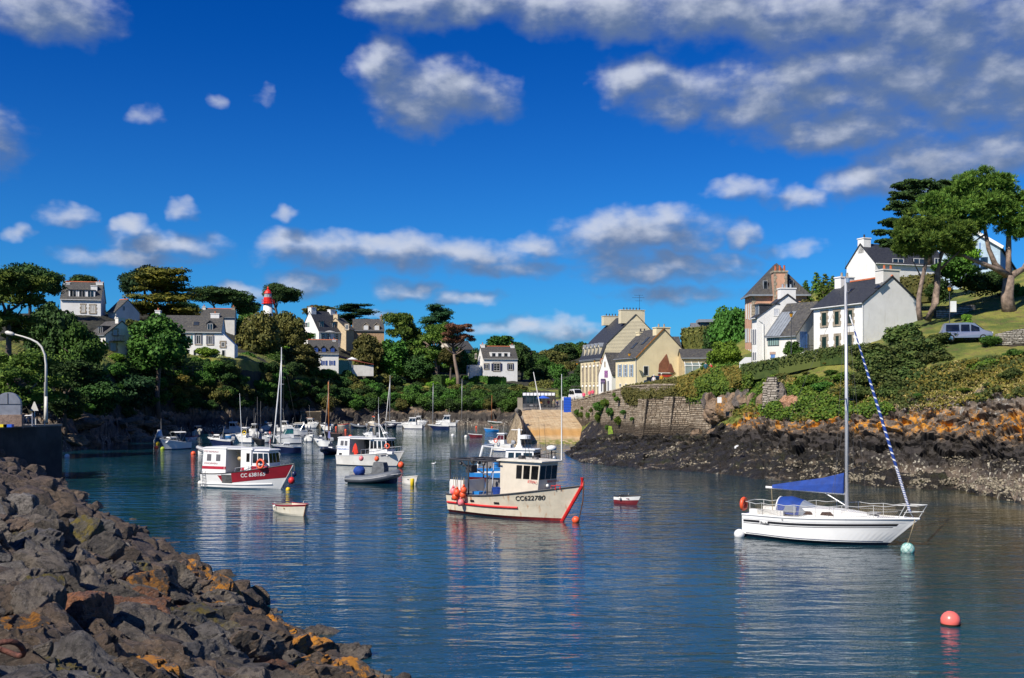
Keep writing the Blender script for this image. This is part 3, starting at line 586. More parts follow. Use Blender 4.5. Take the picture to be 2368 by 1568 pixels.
BL = ['dark grey angular boulder of the breakwater', 'brown angular boulder of the breakwater', 'rust-stained boulder of the breakwater', 'boulder crusted with orange lichen on the breakwater edge', 'boulder coated with olive lichen on the breakwater', 'pale grey sharp-edged boulder of the breakwater']
BG = ['grey breakwater boulders', 'brown breakwater boulders', 'rusty breakwater boulders', 'orange-lichened breakwater boulders', 'olive-lichened breakwater boulders', 'pale breakwater boulders']
BMsh = []
def edge_x(y): return -3.6-.531*(y-28)
def brk(x, y):
    d = (edge_x(y)-x)*.883; return min(-.5+.52*d if d < 6 else 2.62+.38*(d-6), 5.0)-max(0, min(1, (y-35)/40))*.85
BMsh = []
import bmesh as _bm
def _ico(sub):
    bm = _bm.new(); _bm.ops.create_icosphere(bm, subdivisions=sub, radius=1); V = np.array([v.co[:] for v in bm.verts]); Fc = np.array([[v.index for v in f.verts] for f in bm.faces]); bm.free(); return V, Fc
I5, I4, I3_ = _ico(5), _ico(4), _ico(3)
bshape = []
for k in range(9):
    V = boulder(40+k, *I5); bshape.append([mesh_from('boulder', V, I5[1].tolist(), (BMt[0],), smooth=False)])
bshape4 = [mesh_from('boulder', boulder(40+k, *I4), I4[1].tolist(), (BMt[0],)) for k in range(9)]
_bc = {}
def bmesh_for(k, mi, hi):
    key = (k, mi, hi)
    if key not in _bc:
        me = (bshape[k][0] if hi else bshape4[k]).copy(); me.materials.clear(); me.materials.append(BMt[mi]); _bc[key] = me
    return _bc[key]
r = random.Random(12); spots = []
y = 5.0
cand = []
for i in range(60000):
    y = 4.5+(r.random()**1.5)*88; dmax = 18 if y < 40 else 16; x = edge_x(y)-r.uniform(-.6, dmax)/.883; 
    px = x/y*F+CX
    if px < -150 or px > 1050: continue
    z = brk(x, y); rad = r.choice([.11, .13, .16, .19, .23, .28, .34, .44])*(1+.014*y)*r.uniform(.8, 1.2)
    if math.hypot(x, y) < 4.0+rad or (y < 9 and z+rad*.6 > 5.4): continue
    cand.append((x, y, z, rad))
cand.sort(key=lambda c: -c[3]); grid = {}; chosen = []
for x, y, z, rad in cand:
    ok = True; gx, gy = int(x//2), int(y//2)
    for ix in (-1, 0, 1):
        for iy in (-1, 0, 1):
            for (a, c, rr_) in grid.get((gx+ix, gy+iy), ()):
                if (a-x)**2+(c-y)**2 < ((rad+rr_)*.60)**2: ok = False; break
            if not ok: break
        if not ok: break
    if ok: grid.setdefault((gx, gy), []).append((x, y, rad)); chosen.append((x, y, z, rad))
chosen.sort(key=lambda c: -c[3]/c[1])
rest = []
for i, (x, y, z, rad) in enumerate(chosen):
    d = (edge_x(y)-x)*.883
    u = r.random()
    if d < 3.6 and y < 45: mi = 3 if u < .66 else (1 if u < .85 else 0)
    else: mi = 0 if u < .40 else 1 if u < .66 else 2 if u < .74 else 4 if u < .84 else 5 if u < .97 else 3
    if d < .9: mi = 0 if u < .6 else 1
    rot = (r.uniform(-.5, .5), r.uniform(-.5, .5), r.uniform(0, 6.28)); k = r.randrange(9); zc = z+rad*.1
    if i < 620:
        o = obj('boulder', bmesh_for(k, mi, rad*F/y > 55)); o.location = (x, y, zc); o.rotation_euler = rot; o.scale = (rad*1.25, rad*1.15, rad*1.1)
        if i < 300:
            ppx, ppy = x/y*F+CX, HY-(zc-CAMZ)/y*F; o['label'] = ('broad ' if rad > .42*(1+.014*y) else 'medium ' if rad > .28*(1+.014*y) else 'small ')+BL[mi]+(' in the lower left corner' if ppx < 260 and ppy > 1330 else ' at the bottom edge' if ppy > 1400 else " at the water's edge" if d < 2 else ' at the left edge' if ppx < 150 else ' just below the quay wall' if ppy < 1180 else ' halfway up the slope'); o['category'] = 'boulder'; o['group'] = BG[mi]
        else: rest.append(o)
    else: rest.append((x, y, zc, rad, rot, k))
# everything smaller: one mass
V = []; Fc = []; off = 0; base = [boulder(40+k, *I3_, .018) for k in range(9)]
for i_, it in enumerate(rest):
    if isinstance(it, tuple): x, y, zc, rad, rot, k = it; mt = Matrix.Translation((x, y, zc)) @ Matrix.LocRotScale(None, __import__('mathutils').Euler(rot), Vector((rad*1.25, rad*1.15, rad*1.1))); bv, bf = base[k], I3_[1]
    else:
        mt = Matrix.LocRotScale(it.location, it.rotation_euler, it.scale); bv = np.array([v.co[:] for v in it.data.vertices]) if False else base[i_ % 9]; bf = I3_[1]; bpy.data.objects.remove(it)
    m4 = np.array(mt); V.append(bv@m4[:3, :3].T+m4[:3, 3]); Fc += (bf+off).tolist(); off += len(bv)
o = obj('rubble', mesh_from('rubble', np.concatenate(V), Fc, (BMt[1],)), kind='stuff'); o['label'] = 'smaller brown-grey stones filling the breakwater between the big boulders'; o['category'] = 'rubble'
# the embankment the stones lie on
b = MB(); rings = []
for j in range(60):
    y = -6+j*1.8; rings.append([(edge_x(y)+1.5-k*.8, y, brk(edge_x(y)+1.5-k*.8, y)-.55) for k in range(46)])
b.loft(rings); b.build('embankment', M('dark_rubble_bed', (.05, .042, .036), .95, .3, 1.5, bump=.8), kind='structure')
# rusty mooring ring at the lower left
rg = MB(); rg.tube([(.16*math.cos(a), .03*math.sin(a*2), .16*math.sin(a)) for a in [2*math.pi*k/20 for k in range(21)]], .026, 8); ro = rg.build('mooring_ring', M('rusty_iron', (.16, .055, .035), .8, .3, 8, bump=.5), None, smooth=True); ro.location = P(10, 1500, 9.6); ro.rotation_euler = (R(62), 0, 0); tag(ro, 'rusty iron mooring ring lying on the rocks at lower left', 'mooring ring')
# big outcrops in the right cliff, each a thing
OC = [(1668, 945, 118.0, 46, 74, 'tall brown slab of rock with a white painted square, right of the harbour wall', 'cliff', 1), (1715, 930, 116, 70, 62, 'great grey lichen-spotted boulder in the right bank', 'grey', 2), (1762, 958, 112, 34, 40, 'pale jointed rock under the stone pillar wall', 'pale', 3), (1640, 925, 120.5, 36, 66, 'dark upright rock beside the end of the harbour wall', 'brown', 4),
      (1610, 1000, 122, 40, 26, 'slanting brown rock slab lying at the foot of the wall', 'brown', 5), (1650, 1002, 119, 40, 22, 'low brown rock at the foot of the orange slab', 'brown', 6), (1790, 978, 110, 16, 28, 'small upright stone post in the grass ledge', 'grey', 7)]
cm = {'cliff': boulder_mat('amber_rock', (.15, .09, .045), (.30, .17, .06), .3), 'grey': boulder_mat('bank_grey_rock', (.11, .09, .075), (.20, .165, .14), wlich=.8), 'pale': boulder_mat('pale_rock', (.26, .2, .15), (.42, .34, .27)), 'brown': boulder_mat('tawny_rock', (.15, .10, .06), (.28, .19, .12))}
for px, py, D, w_, h_, lab, mt, sd in OC:
    me = bshape4[sd].copy(); me.materials.clear(); me.materials.append(cm[mt]); o = obj('rock_outcrop', me); o.location = P(px, py, D); o.scale = (w_/F*D*.40, w_/F*D*.36, h_/F*D*.47); o.rotation_euler = (0, R(-12), sd); tag(o, lab, 'rock')
pl = MB().box(-.22, -.03, -.3, .22, .03, .3).build('white_marker', M('white_marker_paint', (.8, .8, .78), .6, .03), None); pl.location = P(1663, 925, 115.7); tag(pl, 'small white painted square on the amber rock', 'marker')
r = random.Random(37)
for i in range(13):
    px = 1642+i*13+r.uniform(-5, 5); py = r.uniform(925, 975); D = float(np.interp(px, [1640, 1735, 1800], [120.5, 114.5, 109.5]))+(975-py)*.03; me = bshape4[(i*5) % 9].copy(); me.materials.clear(); me.materials.append(cm['brown' if i % 3 else 'grey']); s = r.uniform(1.1, 2.0)
    o = obj('rock', me); o.location = P(px, py, D); o.scale = (s*.8, s*.7, s*1.25); o.rotation_euler = (r.uniform(-.3, .3), R(r.uniform(-30, 10)), r.random()*6); tag(o, 'slanting brown rock jammed between the harbour wall end and the stone pillar', 'rock', 'rocks right of the harbour wall')
r = random.Random(31); sp = []
for i in range(46):                                   # jointed orange-brown rocks of the bank scar
    px = r.uniform(1815, 1872); py = r.uniform(925, 985)
    D = 107+(985-py)*.03; me = bshape4[i % 9]
    if i < 9: m2 = me.copy(); m2.materials.clear(); m2.materials.append(boulder_mat('scar_rock', (.38, .19, .10), (.52, .30, .18), wlich=.1) if i == 0 else bpy.data.materials['scar_rock']); sp.append(m2)
    o = obj('rock', sp[i % 9]); s = r.uniform(.35, 1.0); o.location = P(px, py, D); o.scale = (s, s*.9, s); o.rotation_euler = (r.random()*3, r.random()*3, r.random()*6); tag(o, 'fresh orange-brown broken rock in the earth scar of the right bank', 'rock', 'rocks of the orange scar')
for i in range(34):                                   # low boulders on the far left shore
    px = r.uniform(150, 420); D = float(np.interp(px, [150, 230, 300, 380, 450], [137, 152, 171, 186, 199]))+r.uniform(-1, 7); me = bshape4[i % 9]
    if i < 9:
        m2 = me.copy(); m2.materials.clear(); m2.materials.append(boulder_mat('shore_boulder', (.09, .065, .035), (.20, .15, .09), wlich=.3) if i == 0 else bpy.data.materials['shore_boulder']); sp.append(m2)
    s = r.uniform(.7, 2.0); o = obj('shore_rock', sp[9+i % 9]); x = (px-CX)/F*D; o.location = (x, D, ground_z(x, D)+s*.1); o.scale = (s*1.3, s, s*.8); o.rotation_euler = (0, 0, r.random()*6); tag(o, 'rounded brown rock on the shore beyond the quay', 'rock', 'rocks of the left shore')
# ================================================================== BUILDINGS
white = M('white_render', (.80, .79, .76), .85, .05, .7, bump=.15, stain=((.52, .48, .40), .35))
white2 = M('old_white_render', (.70, .68, .63), .88, .08, .6, bump=.2, stain=((.42, .40, .34), .45))
cream = M('cream_render', (.72, .62, .40), .85, .05, .8, bump=.12, stain=((.50, .40, .24), .35))
creamb = M('cream_weatherboard', (.66, .58, .40), .8, .05, .8, bump=.15)
pink = M('pink_render', (.58, .33, .22), .88, .10, .8, bump=.2, stain=((.34, .17, .13), .7))
stone = M('granite_dressing', (.38, .32, .24), .85, .2, 3, bump=.5)
ochre = M('ochre_stone_wall', (.50, .33, .19), .88, .25, 2.5, bump=.6, col2=(.34, .22, .13))
slate = M('blue_slate', (.040, .043, .052), .55, .25, 5, bump=.5, bscale=9, stain=((.10, .10, .085), .5))
slateold = M('lichened_slate', (.075, .072, .068), .75, .3, 3, bump=.6, bscale=8, col2=(.035, .034, .034), stain=((.22, .19, .10), .6))
zinc = M('zinc_sheet', (.32, .35, .38), .45, .1, 2, metal=.3)
terra = M('terracotta', (.48, .13, .05), .8, .2, 3)
frame_w = M('white_window_frame', (.75, .75, .73), .5, .05)
shut_blue = M('blue_shutter', (.02, .07, .30), .6, .1); shut_pale = M('pale_blue_shutter', (.28, .38, .50), .6, .1)
shut_green = M('dark_green_shutter', (.008, .028, .022), .5, .1); shut_grey = M('grey_shutter', (.14, .15, .19), .6, .1)
shut_teal = M('teal_shutter', (.08, .28, .32), .6, .1); shut_sage = M('sage_shutter', (.30, .40, .34), .6, .1)
shut_sky = M('mid_blue_shutter', (.10, .22, .50), .6, .1); iron = M('dark_ironwork', (.03, .03, .035), .5, .1)
curtain = M('drawn_curtain', (.50, .48, .44), .8, .1)
class House:
    def __init__(s, name, label, pxL, pxR, D, rz, W, pyE, pyB, pyR, wm=None, rm=None, group=None, cat='house', over=.25, ridge=None, sink=2.5, roof=True, mans=None):
        if pxR < 1215: D = D*sS((pxL+pxR)/2)
        a = R(rz); c, sn = math.cos(a), math.sin(a); kL, kR = (pxL-CX)/F, (pxR-CX)/F
        if rz >= 0: yn = D; L = (kR-kL)*yn/(c-kR*sn); cx, cy = kL*yn, yn; s.near = -1
        else: yn = D; L = (kR-kL)*yn/(c-kL*sn); cx, cy = kR*yn, yn; s.near = 1
        X = Vector((c, sn, 0)); Y = Vector((-sn, c, 0)); cn = Vector((cx, cy, 0))-X*(s.near*L/2)+Y*(W/2)
        z = lambda py, dd=D: CAMZ-(py-HY)/F*dd
        zb, ze, zr = z(pyB), z(pyE), z(pyR, D+W/2*c); cn.z = zb
        s.L, s.W, s.he, s.hr, s.zb, s.wm, s.rm = L, W, ze-zb, zr-zb, zb, wm or white, rm or slate
        s.root = thing(name, label, cat, cn, a, group); s.Minv = (Matrix.Translation(cn) @ Matrix.Rotation(a, 4, 'Z')).inverted()
        hw, hl = W/2, L/2; he, hr = s.he, s.hr
        if roof is False: poly = [(-hw, -sink), (hw, -sink), (hw, he), (-hw, he)]
        elif mans: poly = [(-hw, -sink), (hw, -sink), (hw, he), (hw-mans[0], he+mans[1]), (0, hr), (-hw+mans[0], he+mans[1]), (-hw, he)]
        else: poly = [(-hw, -sink), (hw, -sink), (hw, he), (0, hr), (-hw, he)]
        MB().extr(poly, -hl, hl, 'x').build('wall', s.wm, s.root)
        s.slope = (hr-he)/hw; s.mans = mans
        if roof:
            b = MB(); ov = over; t = .16
            if mans:
                mw, mh = mans
                for sg in (-1, 1):
                    p0 = (sg*(hw+.2), he-.05); p1 = (sg*(hw-mw), he+mh); p2 = (0, hr)
                    b.extr([p0, p1, p2, (0, hr+t), (p1[0]+sg*.05, p1[1]+t), (p0[0]+sg*.12, p0[1]+.05)], -hl-.08, hl+.12, 'x')
            else:
                for sg in (-1, 1):
                    e = (sg*(hw+ov), he-ov*s.slope+.02); b.extr([e, (0, hr+.02), (0, hr+t+.05), (e[0], e[1]+t)], -hl-.12, hl+.12, 'x')
            b.build('roof', s.rm, s.root)
            gz = he-ov*s.slope+.05 if not mans else he
            MB().tube([(-hl-.1, -hw-ov-.07, gz), (hl+.1, -hw-ov-.07, gz)], .07, 6).build('gutter', zinc if s.wm is not white else frame_w, s.root)
            if ridge:
                MB().extr([(-.16, hr+t-.02), (.16, hr+t-.02), (0, hr+t+.16)], -hl-.1, hl+.1, 'x').build('ridge_tiles', ridge, s.root)
    def hit(s, face, px, py):
        o = s.Minv @ Vector((0, 0, CAMZ)); d = s.Minv.to_3x3() @ Vector(((px-CX)/F, 1, -(py-HY)/F))
        if face == 'front': t = (-s.W/2-o.y)/d.y
        elif face == 'right': t = (s.L/2-o.x)/d.x
        else: t = (-s.L/2-o.x)/d.x
        p = o+d*t; return (p.x if face == 'front' else p.y), p.z
    def X(s, face):                                 # (u, out, z) -> local
        if face == 'front': return Matrix(((1, 0, 0, 0), (0, -1, 0, -s.W/2), (0, 0, 1, 0), (0, 0, 0, 1)))
        if face == 'right': return Matrix(((0, 1, 0, s.L/2), (1, 0, 0, 0), (0, 0, 1, 0), (0, 0, 0, 1)))
        return Matrix(((0, -1, 0, -s.L/2), (1, 0, 0, 0), (0, 0, 1, 0), (0, 0, 0, 1)))
    def win(s, face, px0, py0, px1, py1, sh=None, sur=None, bars=1, pane=None, fm=None, label=None, door=False, shm=.45, awn=None):
        u0, z1 = s.hit(face, px0, py0); u1, z1b = s.hit(face, px1, py0); _, z0 = s.hit(face, (px0+px1)/2, py1); _, z1 = s.hit(face, (px0+px1)/2, py0)
        u0, u1 = min(u0, u1), max(u0, u1); return s.winm(face, u0, z0, u1, z1, sh, sur, bars, pane, fm, label, door, shm)
    def winm(s, face, u0, z0, u1, z1, sh=None, sur=None, bars=1, pane=None, fm=None, label=None, door=False, shm=.45):
        X = s.X(face)
        if sur:
            b = MB(); b.X = X; q = .22
            n = max(3, int((z1-z0)/.35))
            for i in range(n):                       # quoin blocks of alternating width
                h0, h1 = z0+(z1-z0)*i/n, z0+(z1-z0)*(i+1)/n-.015; e = q if i % 2 else q*1.7
                b.box(u0-e, 0, h0, u0, .05, h1); b.box(u1, 0, h0, u1+e, .05, h1)
            b.box(u0-q*1.5, 0, z1+.01, u1+q*1.5, .05, z1+.30); b.box(u0-q*1.4, 0, z0-.22, u1+q*1.4, .09, z0-.01)
            b.build('window_surround', sur, s.root)
        b = MB(); b.X = X; f = .07
        b.box(u0, .012, z0, u0+f, .045, z1); b.box(u1-f, .012, z0, u1, .045, z1); b.box(u0+f, .012, z1-f, u1-f, .045, z1); b.box(u0+f, .012, z0, u1-f, .045, z0+f)
        if bars: b.box((u0+u1)/2-.03, .012, z0+f, (u0+u1)/2+.03, .043, z1-f)
        if bars > 1:
            for k in range(1, bars+1): zz = z0+(z1-z0)*k/(bars+1); b.box(u0+f, .012, zz-.02, u1-f, .041, zz+.02)
        w_ = b.build('door' if door else 'window', fm or frame_w, s.root, label=label)
        b = MB(); b.X = X; b.box(u0+.02, -.02, z0+.02, u1-.02, .022, z1-.02); b.build('pane', pane or glass, w_)
        if sh:
            ww = (u1-u0)*shm
            for sg in (0, 1):
                b = MB(); b.X = X
                a0 = u0-ww-.02 if sg == 0 else u1+.02
                b.box(a0, .01, z0, a0+ww, .07, z1); 
                for k in range(3): zz = z0+(z1-z0)*(k+.5)/3; b.box(a0+.05, .07, zz-.04, a0+ww-.05, .085, zz+.04)
                b.build('shutter', sh, s.root)
        return w_
    def chimney(s, x, w, d, top, m=None, y=0.0, pots=2, capm=None, potm=None, h=None):
        m = m or s.wm; z0 = s.hr-abs(y)*s.slope-1.2; b = MB(); b.box(x-w/2, y-d/2, z0, x+w/2, y+d/2, top)
        b.box(x-w/2-.08, y-d/2-.08, top, x+w/2+.08, y+d/2+.08, top+.14)
        ch = b.build('chimney', m, s.root)
        for i in range(pots):
            yy = y+(i-(pots-1)/2)*d/max(pots, 1)*.8 if d > w else y; xx = x if d > w else x+(i-(pots-1)/2)*w/max(pots, 1)*.8
            MB().lathe([(.13, 0), (.15, .08), (.11, .45), (.14, .5)], (xx, yy, top+.14), 8).build('chimney_pot', potm or terra, ch)
        return ch
    def chim_px(s, x, w, d, pyT, **kw):              # top read off the photo at the chimney's own distance
        p = s.root.matrix_basis @ Vector((x, kw.get('y', 0), 0)); return s.chimney(x, w, d, CAMZ-(pyT-HY)/F*p.y-s.zb-.14, **kw)
    def dormer(s, px, wd, h, wm=None, rm=None, off=.35, kind='gable', pane=None, fm=None, base=0.0):
        u, _ = s.hit('front', px, HY); hw = s.W/2; y0 = -hw+off; z0 = s.he+off*s.slope+base if not s.mans else s.he+base; z1 = z0+h
        yb = min(0, y0+(h+.4)/max(s.slope, .3)) if not s.mans else y0+1.6; wm = wm or s.wm; rm = rm or s.rm
        if kind == 'flat': poly = [(u-wd/2, z0-.2), (u+wd/2, z0-.2), (u+wd/2, z1), (u-wd/2, z1)]
        else: poly = [(u-wd/2, z0-.2), (u+wd/2, z0-.2), (u+wd/2, z1), (u, z1+wd*.45), (u-wd/2, z1)]
        d_ = MB().extr(poly, y0, yb, 'y').build('dormer', wm, s.root); b = MB()
        if kind == 'flat': b.box(u-wd/2-.12, y0-.18, z1+.005, u+wd/2+.12, yb+.1, z1+.14)
        else:
            for sg in (-1, 1): b.extr([(u+sg*(wd/2+.12), z1-.08), (u, z1+wd*.45+.02), (u, z1+wd*.45+.16), (u+sg*(wd/2+.12), z1+.06)], y0-.15, yb+.6, 'y')
        b.build('dormer_roof', rm, d_)
        b = MB(); q = wd*.16; b.box(u-wd/2+q, y0-.03, z0+.12, u+wd/2-q, y0+.02, z1-.05); b.build('pane', pane or glass, d_)
        b = MB(); e = .05
        for (a0, c0, a1, c1) in ((u-wd/2+q-e, z0+.07, u-wd/2+q, z1), (u+wd/2-q, z0+.07, u+wd/2-q+e, z1), (u-wd/2+q, z1-.05, u+wd/2-q, z1), (u-wd/2+q, z0+.07, u+wd/2-q, z0+.12), (u-.025, z0+.12, u+.025, z1-.05)): b.box(a0, y0-.045, c0, a1, y0-.005, c1)
        b.build('window_frame', fm or frame_w, d_); return d_
    def skylight(s, px, pos, wd=.8, ln=1.1):         # pos 0 eave .. 1 ridge
        u, _ = s.hit('front', px, HY); hw = s.W/2; ang = math.atan(s.slope); y = -hw*(1-pos); z = s.he+(hw+y)*s.slope+.19
        X = Matrix.Translation((u, y, z)) @ Matrix.Rotation(ang, 4, 'X')
        b = MB(); b.X = X; b.box(-wd/2, -ln/2, 0, wd/2, ln/2, .07); k = b.build('skylight', iron, s.root)
        b = MB(); b.X = X; b.box(-wd/2+.07, -ln/2+.07, .05, wd/2-.07, ln/2-.07, .085); b.build('pane', glass, k)

# ---- the old hotel with mansard dormers
H = House('hotel', 'large cream hotel with mansard roof, stone-arched windows and two wide chimneys above the slipway', 1342, 1391, 235, -77, 15.4, 829, 917, 728, cream, slate, cat='hotel', mans=(1.0, 3.0))
pw = MB(); pw.box(H.L/2+.01, -H.W/2+.3, H.he+.4, H.L/2+.05, H.W/2-.2, H.he+.6)
for i in range(26):                                   # weatherboards on the upper gable, stepped in depth
    z = H.he+.6+i*.3; hwz = (H.W/2-1)*max(0, 1-(max(0, z+.3-H.he-3))/(H.hr-H.he-3)) if z > H.he+3 else H.W/2-1+(.35 if z < H.he+2 else 0)
    if z+.3 < H.hr-.3 and hwz > .3: pw.extr([(H.L/2+.012, z), (H.L/2+.06, z), (H.L/2+.03, z+.29), (H.L/2+.012, z+.29)], -hwz, hwz, 'y') if False else pw.add([(H.L/2+.012, -hwz, z), (H.L/2+.07, -hwz, z), (H.L/2+.02, -hwz, z+.29), (H.L/2+.012, hwz, z), (H.L/2+.07, hwz, z), (H.L/2+.02, hwz, z+.29)], [(0, 1, 2), (3, 5, 4), (1, 4, 5, 2), (0, 3, 4, 1)])
pw.build('weatherboarding', creamb, H.root, kind='stuff')
for i in range(5):
    u = -H.L/2+H.L*(i+.75)/5.6
    for (z0, z1) in ((.55, 2.25), (3.4, 6.6)):
        b = MB(); b.X = H.X('front')
        b.box(u-.72, 0, z0-.2, u+.72, .06, z1+.15)
        b.lathe([(.72, -.03), (.72, .03)], (0, 0, 0), 16) if False else b.extr([(u-.72, z1+.15), (u+.72, z1+.15), (u+.5, z1+.6), (u, z1+.85), (u-.5, z1+.6)], 0, .06, 'y')
        b.build('window_surround', stone, H.root)
        H.winm('front', u-.42, z0, u+.42, z1, bars=1, pane=glass)
        b = MB(); b.X = H.X('front'); b.ball((u, .12, z1+.0), .28, 8); b.build('window_awning', frame_w, H.root)
    H.dormer((Vector(H.root.matrix_basis @ Vector((u, -H.W/2, 0))).x/Vector(H.root.matrix_basis @ Vector((u, -H.W/2, 0))).y)*F+CX, 1.5, 2.3, creamb, zinc, off=.1, base=.35)
MB().extr([(-H.W/2-.3, H.he-.25), (-H.W/2-.3, H.he), (-H.W/2+.0, H.he), (-H.W/2, H.he-.25)], -H.L/2-.2, H.L/2+.3, 'x').build('cornice', zinc, H.root)
H.winm('right', 1.0, H.he+.6, 3.8, H.he+2.2, bars=1, label='wide dark balcony window')
b = MB(); b.X = H.X('right'); b.box(-1.0, 0, H.he-.1, 5, 1.1, H.he+.05)
for k in range(13): b.tube([(-1+k*.5, 1.05, H.he), (-1+k*.5, 1.05, H.he+.9)], .025, 4)
b.tube([(-1, 1.05, H.he+.9), (5, 1.05, H.he+.9)], .04, 5); b.build('balcony', frame_w, H.root)
for px in (1366, 1372, 1380, 1388): H.skylight(px-6, .62, .7, 1.6)
H.chim_px(H.L/2-1.4, 1.7, 5.4, 717, m=creamb, y=-.5, pots=6, potm=iron); H.chim_px(-H.L/2+1.4, 1.6, 5.4, 731, m=creamb, y=-.2, pots=6, potm=iron)
t = thing('tv_aerial', 'tall rooftop television aerial on the hotel chimney', 'aerial', P(1478, 712, 236)); b = MB()
b.tube([(0, 0, -.2), (0, 0, 2.8)], .035, 5)
for k, (z, l) in enumerate(((2.7, 1.1), (2.2, 1.5), (1.5, .8))):
    b.tube([(-l, 0, z), (l*.7, 0, z)], .025, 4)
    for j in range(5): x = -l+j*l*.4; b.tube([(x, -.3, z), (x, .3, z+.12)], .015, 4)
b.build('antenna', iron, t)

# ---- small white gable house with the purple banners
a = R(197); p0 = P(1414, 905, 178); Xv = Vector((math.cos(a), math.sin(a), 0)); Yv = Vector((-math.sin(a), math.cos(a), 0))
root = thing('cottage', 'narrow white gabled cottage with purple banners between the hotel and the cream house', 'house', p0-Xv*4-Yv*2.9, a)
gb = MB().extr([(-2.9, -2), (2.9, -2), (2.9, 2.7), (0, 6.2), (-2.9, 2.7)], -4, 4, 'x'); gb.build('wall', white, root)
rb = MB()
for sg in (-1, 1): rb.extr([(sg*3.1, 2.5), (0, 6.22), (0, 6.42), (sg*3.1, 2.7)], -4.1, 4.02, 'x')
rb.build('roof', slateold, root)
b = MB(); b.box(4.0, -.6, -.3, 4.06, .6, 1.5); b.extr([(-.6, 1.5), (.6, 1.5), (.35, 1.95), (0, 2.1), (-.35, 1.95)], 4.0, 4.06, 'x'); d_ = b.build('door', M('dark_door', (.10, .08, .06), .7), root)
for y0 in (-1.7, 1.2): MB().box(4.0, y0, 0, 4.05, y0+.5, 1.7).build('window', shut_grey, root)
MB().box(4.0, -.25, 4.0, 4.05, .25, 4.9).build('window_surround', stone, root)
purple = M('purple_banner', (.20, .02, .20), .7); navyp = M('dark_purple_banner', (.05, .03, .10), .7)
def text(s, name, mt, size, parent, mat_, ext=.012, bold=False):
    cu = bpy.data.curves.new('lettering', 'FONT'); cu.body = s; cu.size = size; cu.extrude = ext; cu.align_x = 'CENTER'; cu.align_y = 'CENTER'; cu.offset = .012*size if bold else 0
    to = bpy.data.objects.new('tmp', cu); COL.objects.link(to); bpy.context.view_layer.update()
    me = bpy.data.meshes.new_from_object(to.evaluated_get(bpy.context.evaluated_depsgraph_get())); bpy.data.objects.remove(to)
    me.materials.clear(); me.materials.append(mat_); o = obj(name, me, parent); o.matrix_local = mt; return o
lilac = M('lilac_lettering', (.55, .35, .62), .7); white_l = M('white_lettering', (.8, .8, .8), .6)
def banner(px0, py0, px1, py1, D, m_, lab, lines, ring=False):
    p0, p1 = P(px0, py1, D), P(px1, py0, D); w_, h_ = (p1.x-p0.x), (p1.z-p0.z)
    t = thing('banner', lab, 'banner', (p0.x+w_/2, D, p0.z), R(-20)); MB().box(-w_/2, -.03, 0, w_/2, .03, h_).build('panel', m_, t)
    if ring:
        b = MB(); n = 14
        for i in range(n):
            a0, a1 = 2*math.pi*i/n, 2*math.pi*(i+1)/n; r0, r1 = w_*.26, w_*.36
            b.add([(r*math.cos(q), -.04, h_*.72+r*math.sin(q)) for q, r in ((a0, r0), (a1, r0), (a1, r1), (a0, r1))], [(0, 1, 2, 3)])
        b.build('ring_emblem', lilac, t)
    for (s_, zf, sz) in lines: text(s_, 'lettering', Matrix.Translation((0, -.045, h_*zf)) @ Matrix.Rotation(R(90), 4, 'X'), sz*w_, t, lilac if sz > .3 else white_l, .004)
banner(1397, 857, 1405, 873.5, 174, purple, 'upright purple banner with a lilac ring, higher of the two on the white cottage', [('DOZE', .38, .3), ('galerie', .12, .26)], True)
banner(1388.5, 876, 1398.5, 888, 174, navyp, 'square dark purple hanging sign below the ring banner on the white cottage', [('DOZE', .5, .36), ('open', .18, .22)])

# ---- cream house with the ship on its gable
H2 = House('gabled_house', 'cream rendered house with a painted wooden sailing ship on its gable and a broad chimney', 1423, 1473, 160, -72.5, 8.4, 825, 897, 762, cream, slateold, ridge=None)
for px in (1431, 1444, 1457.5): H2.win('front', px, 843, px+4.5, 871, sh=shut_pale, sur=None, bars=2, shm=.5)
for px in (1432, 1445): H2.win('front', px, 887, px+4.5, 895, sh=None, bars=1)
H2.win('right', 1487, 846, 1499, 869, bars=0, label='plain dark window in a wide white frame')
H2.chim_px(H2.L/2-.75, 1.3, 2.2, 757, y=0, pots=2, potm=stone); H2.chim_px(-H2.L/2+.6, 1.2, 1.6, 768, pots=2, potm=iron)
H2.skylight(1443, .4, .9, 1.3); H2.skylight(1459, .55, .9, 1.6)
MB().tube([(H2.L/2-.15, -H2.W/2-.15, H2.he-.2), (H2.L/2-.15, -H2.W/2-.1, 0)], .06, 6).build('downpipe', zinc, H2.root)
MB().extr([(-H2.W/2-.27, H2.he-.22), (0, H2.hr+.05), (0, H2.hr+.26), (-H2.W/2-.27, H2.he-.02)], H2.L/2+.121, H2.L/2+.17, 'x').build('verge_board', M('lichened_orange_verge', (.42, .17, .03), .8, .2, 4), H2.root)
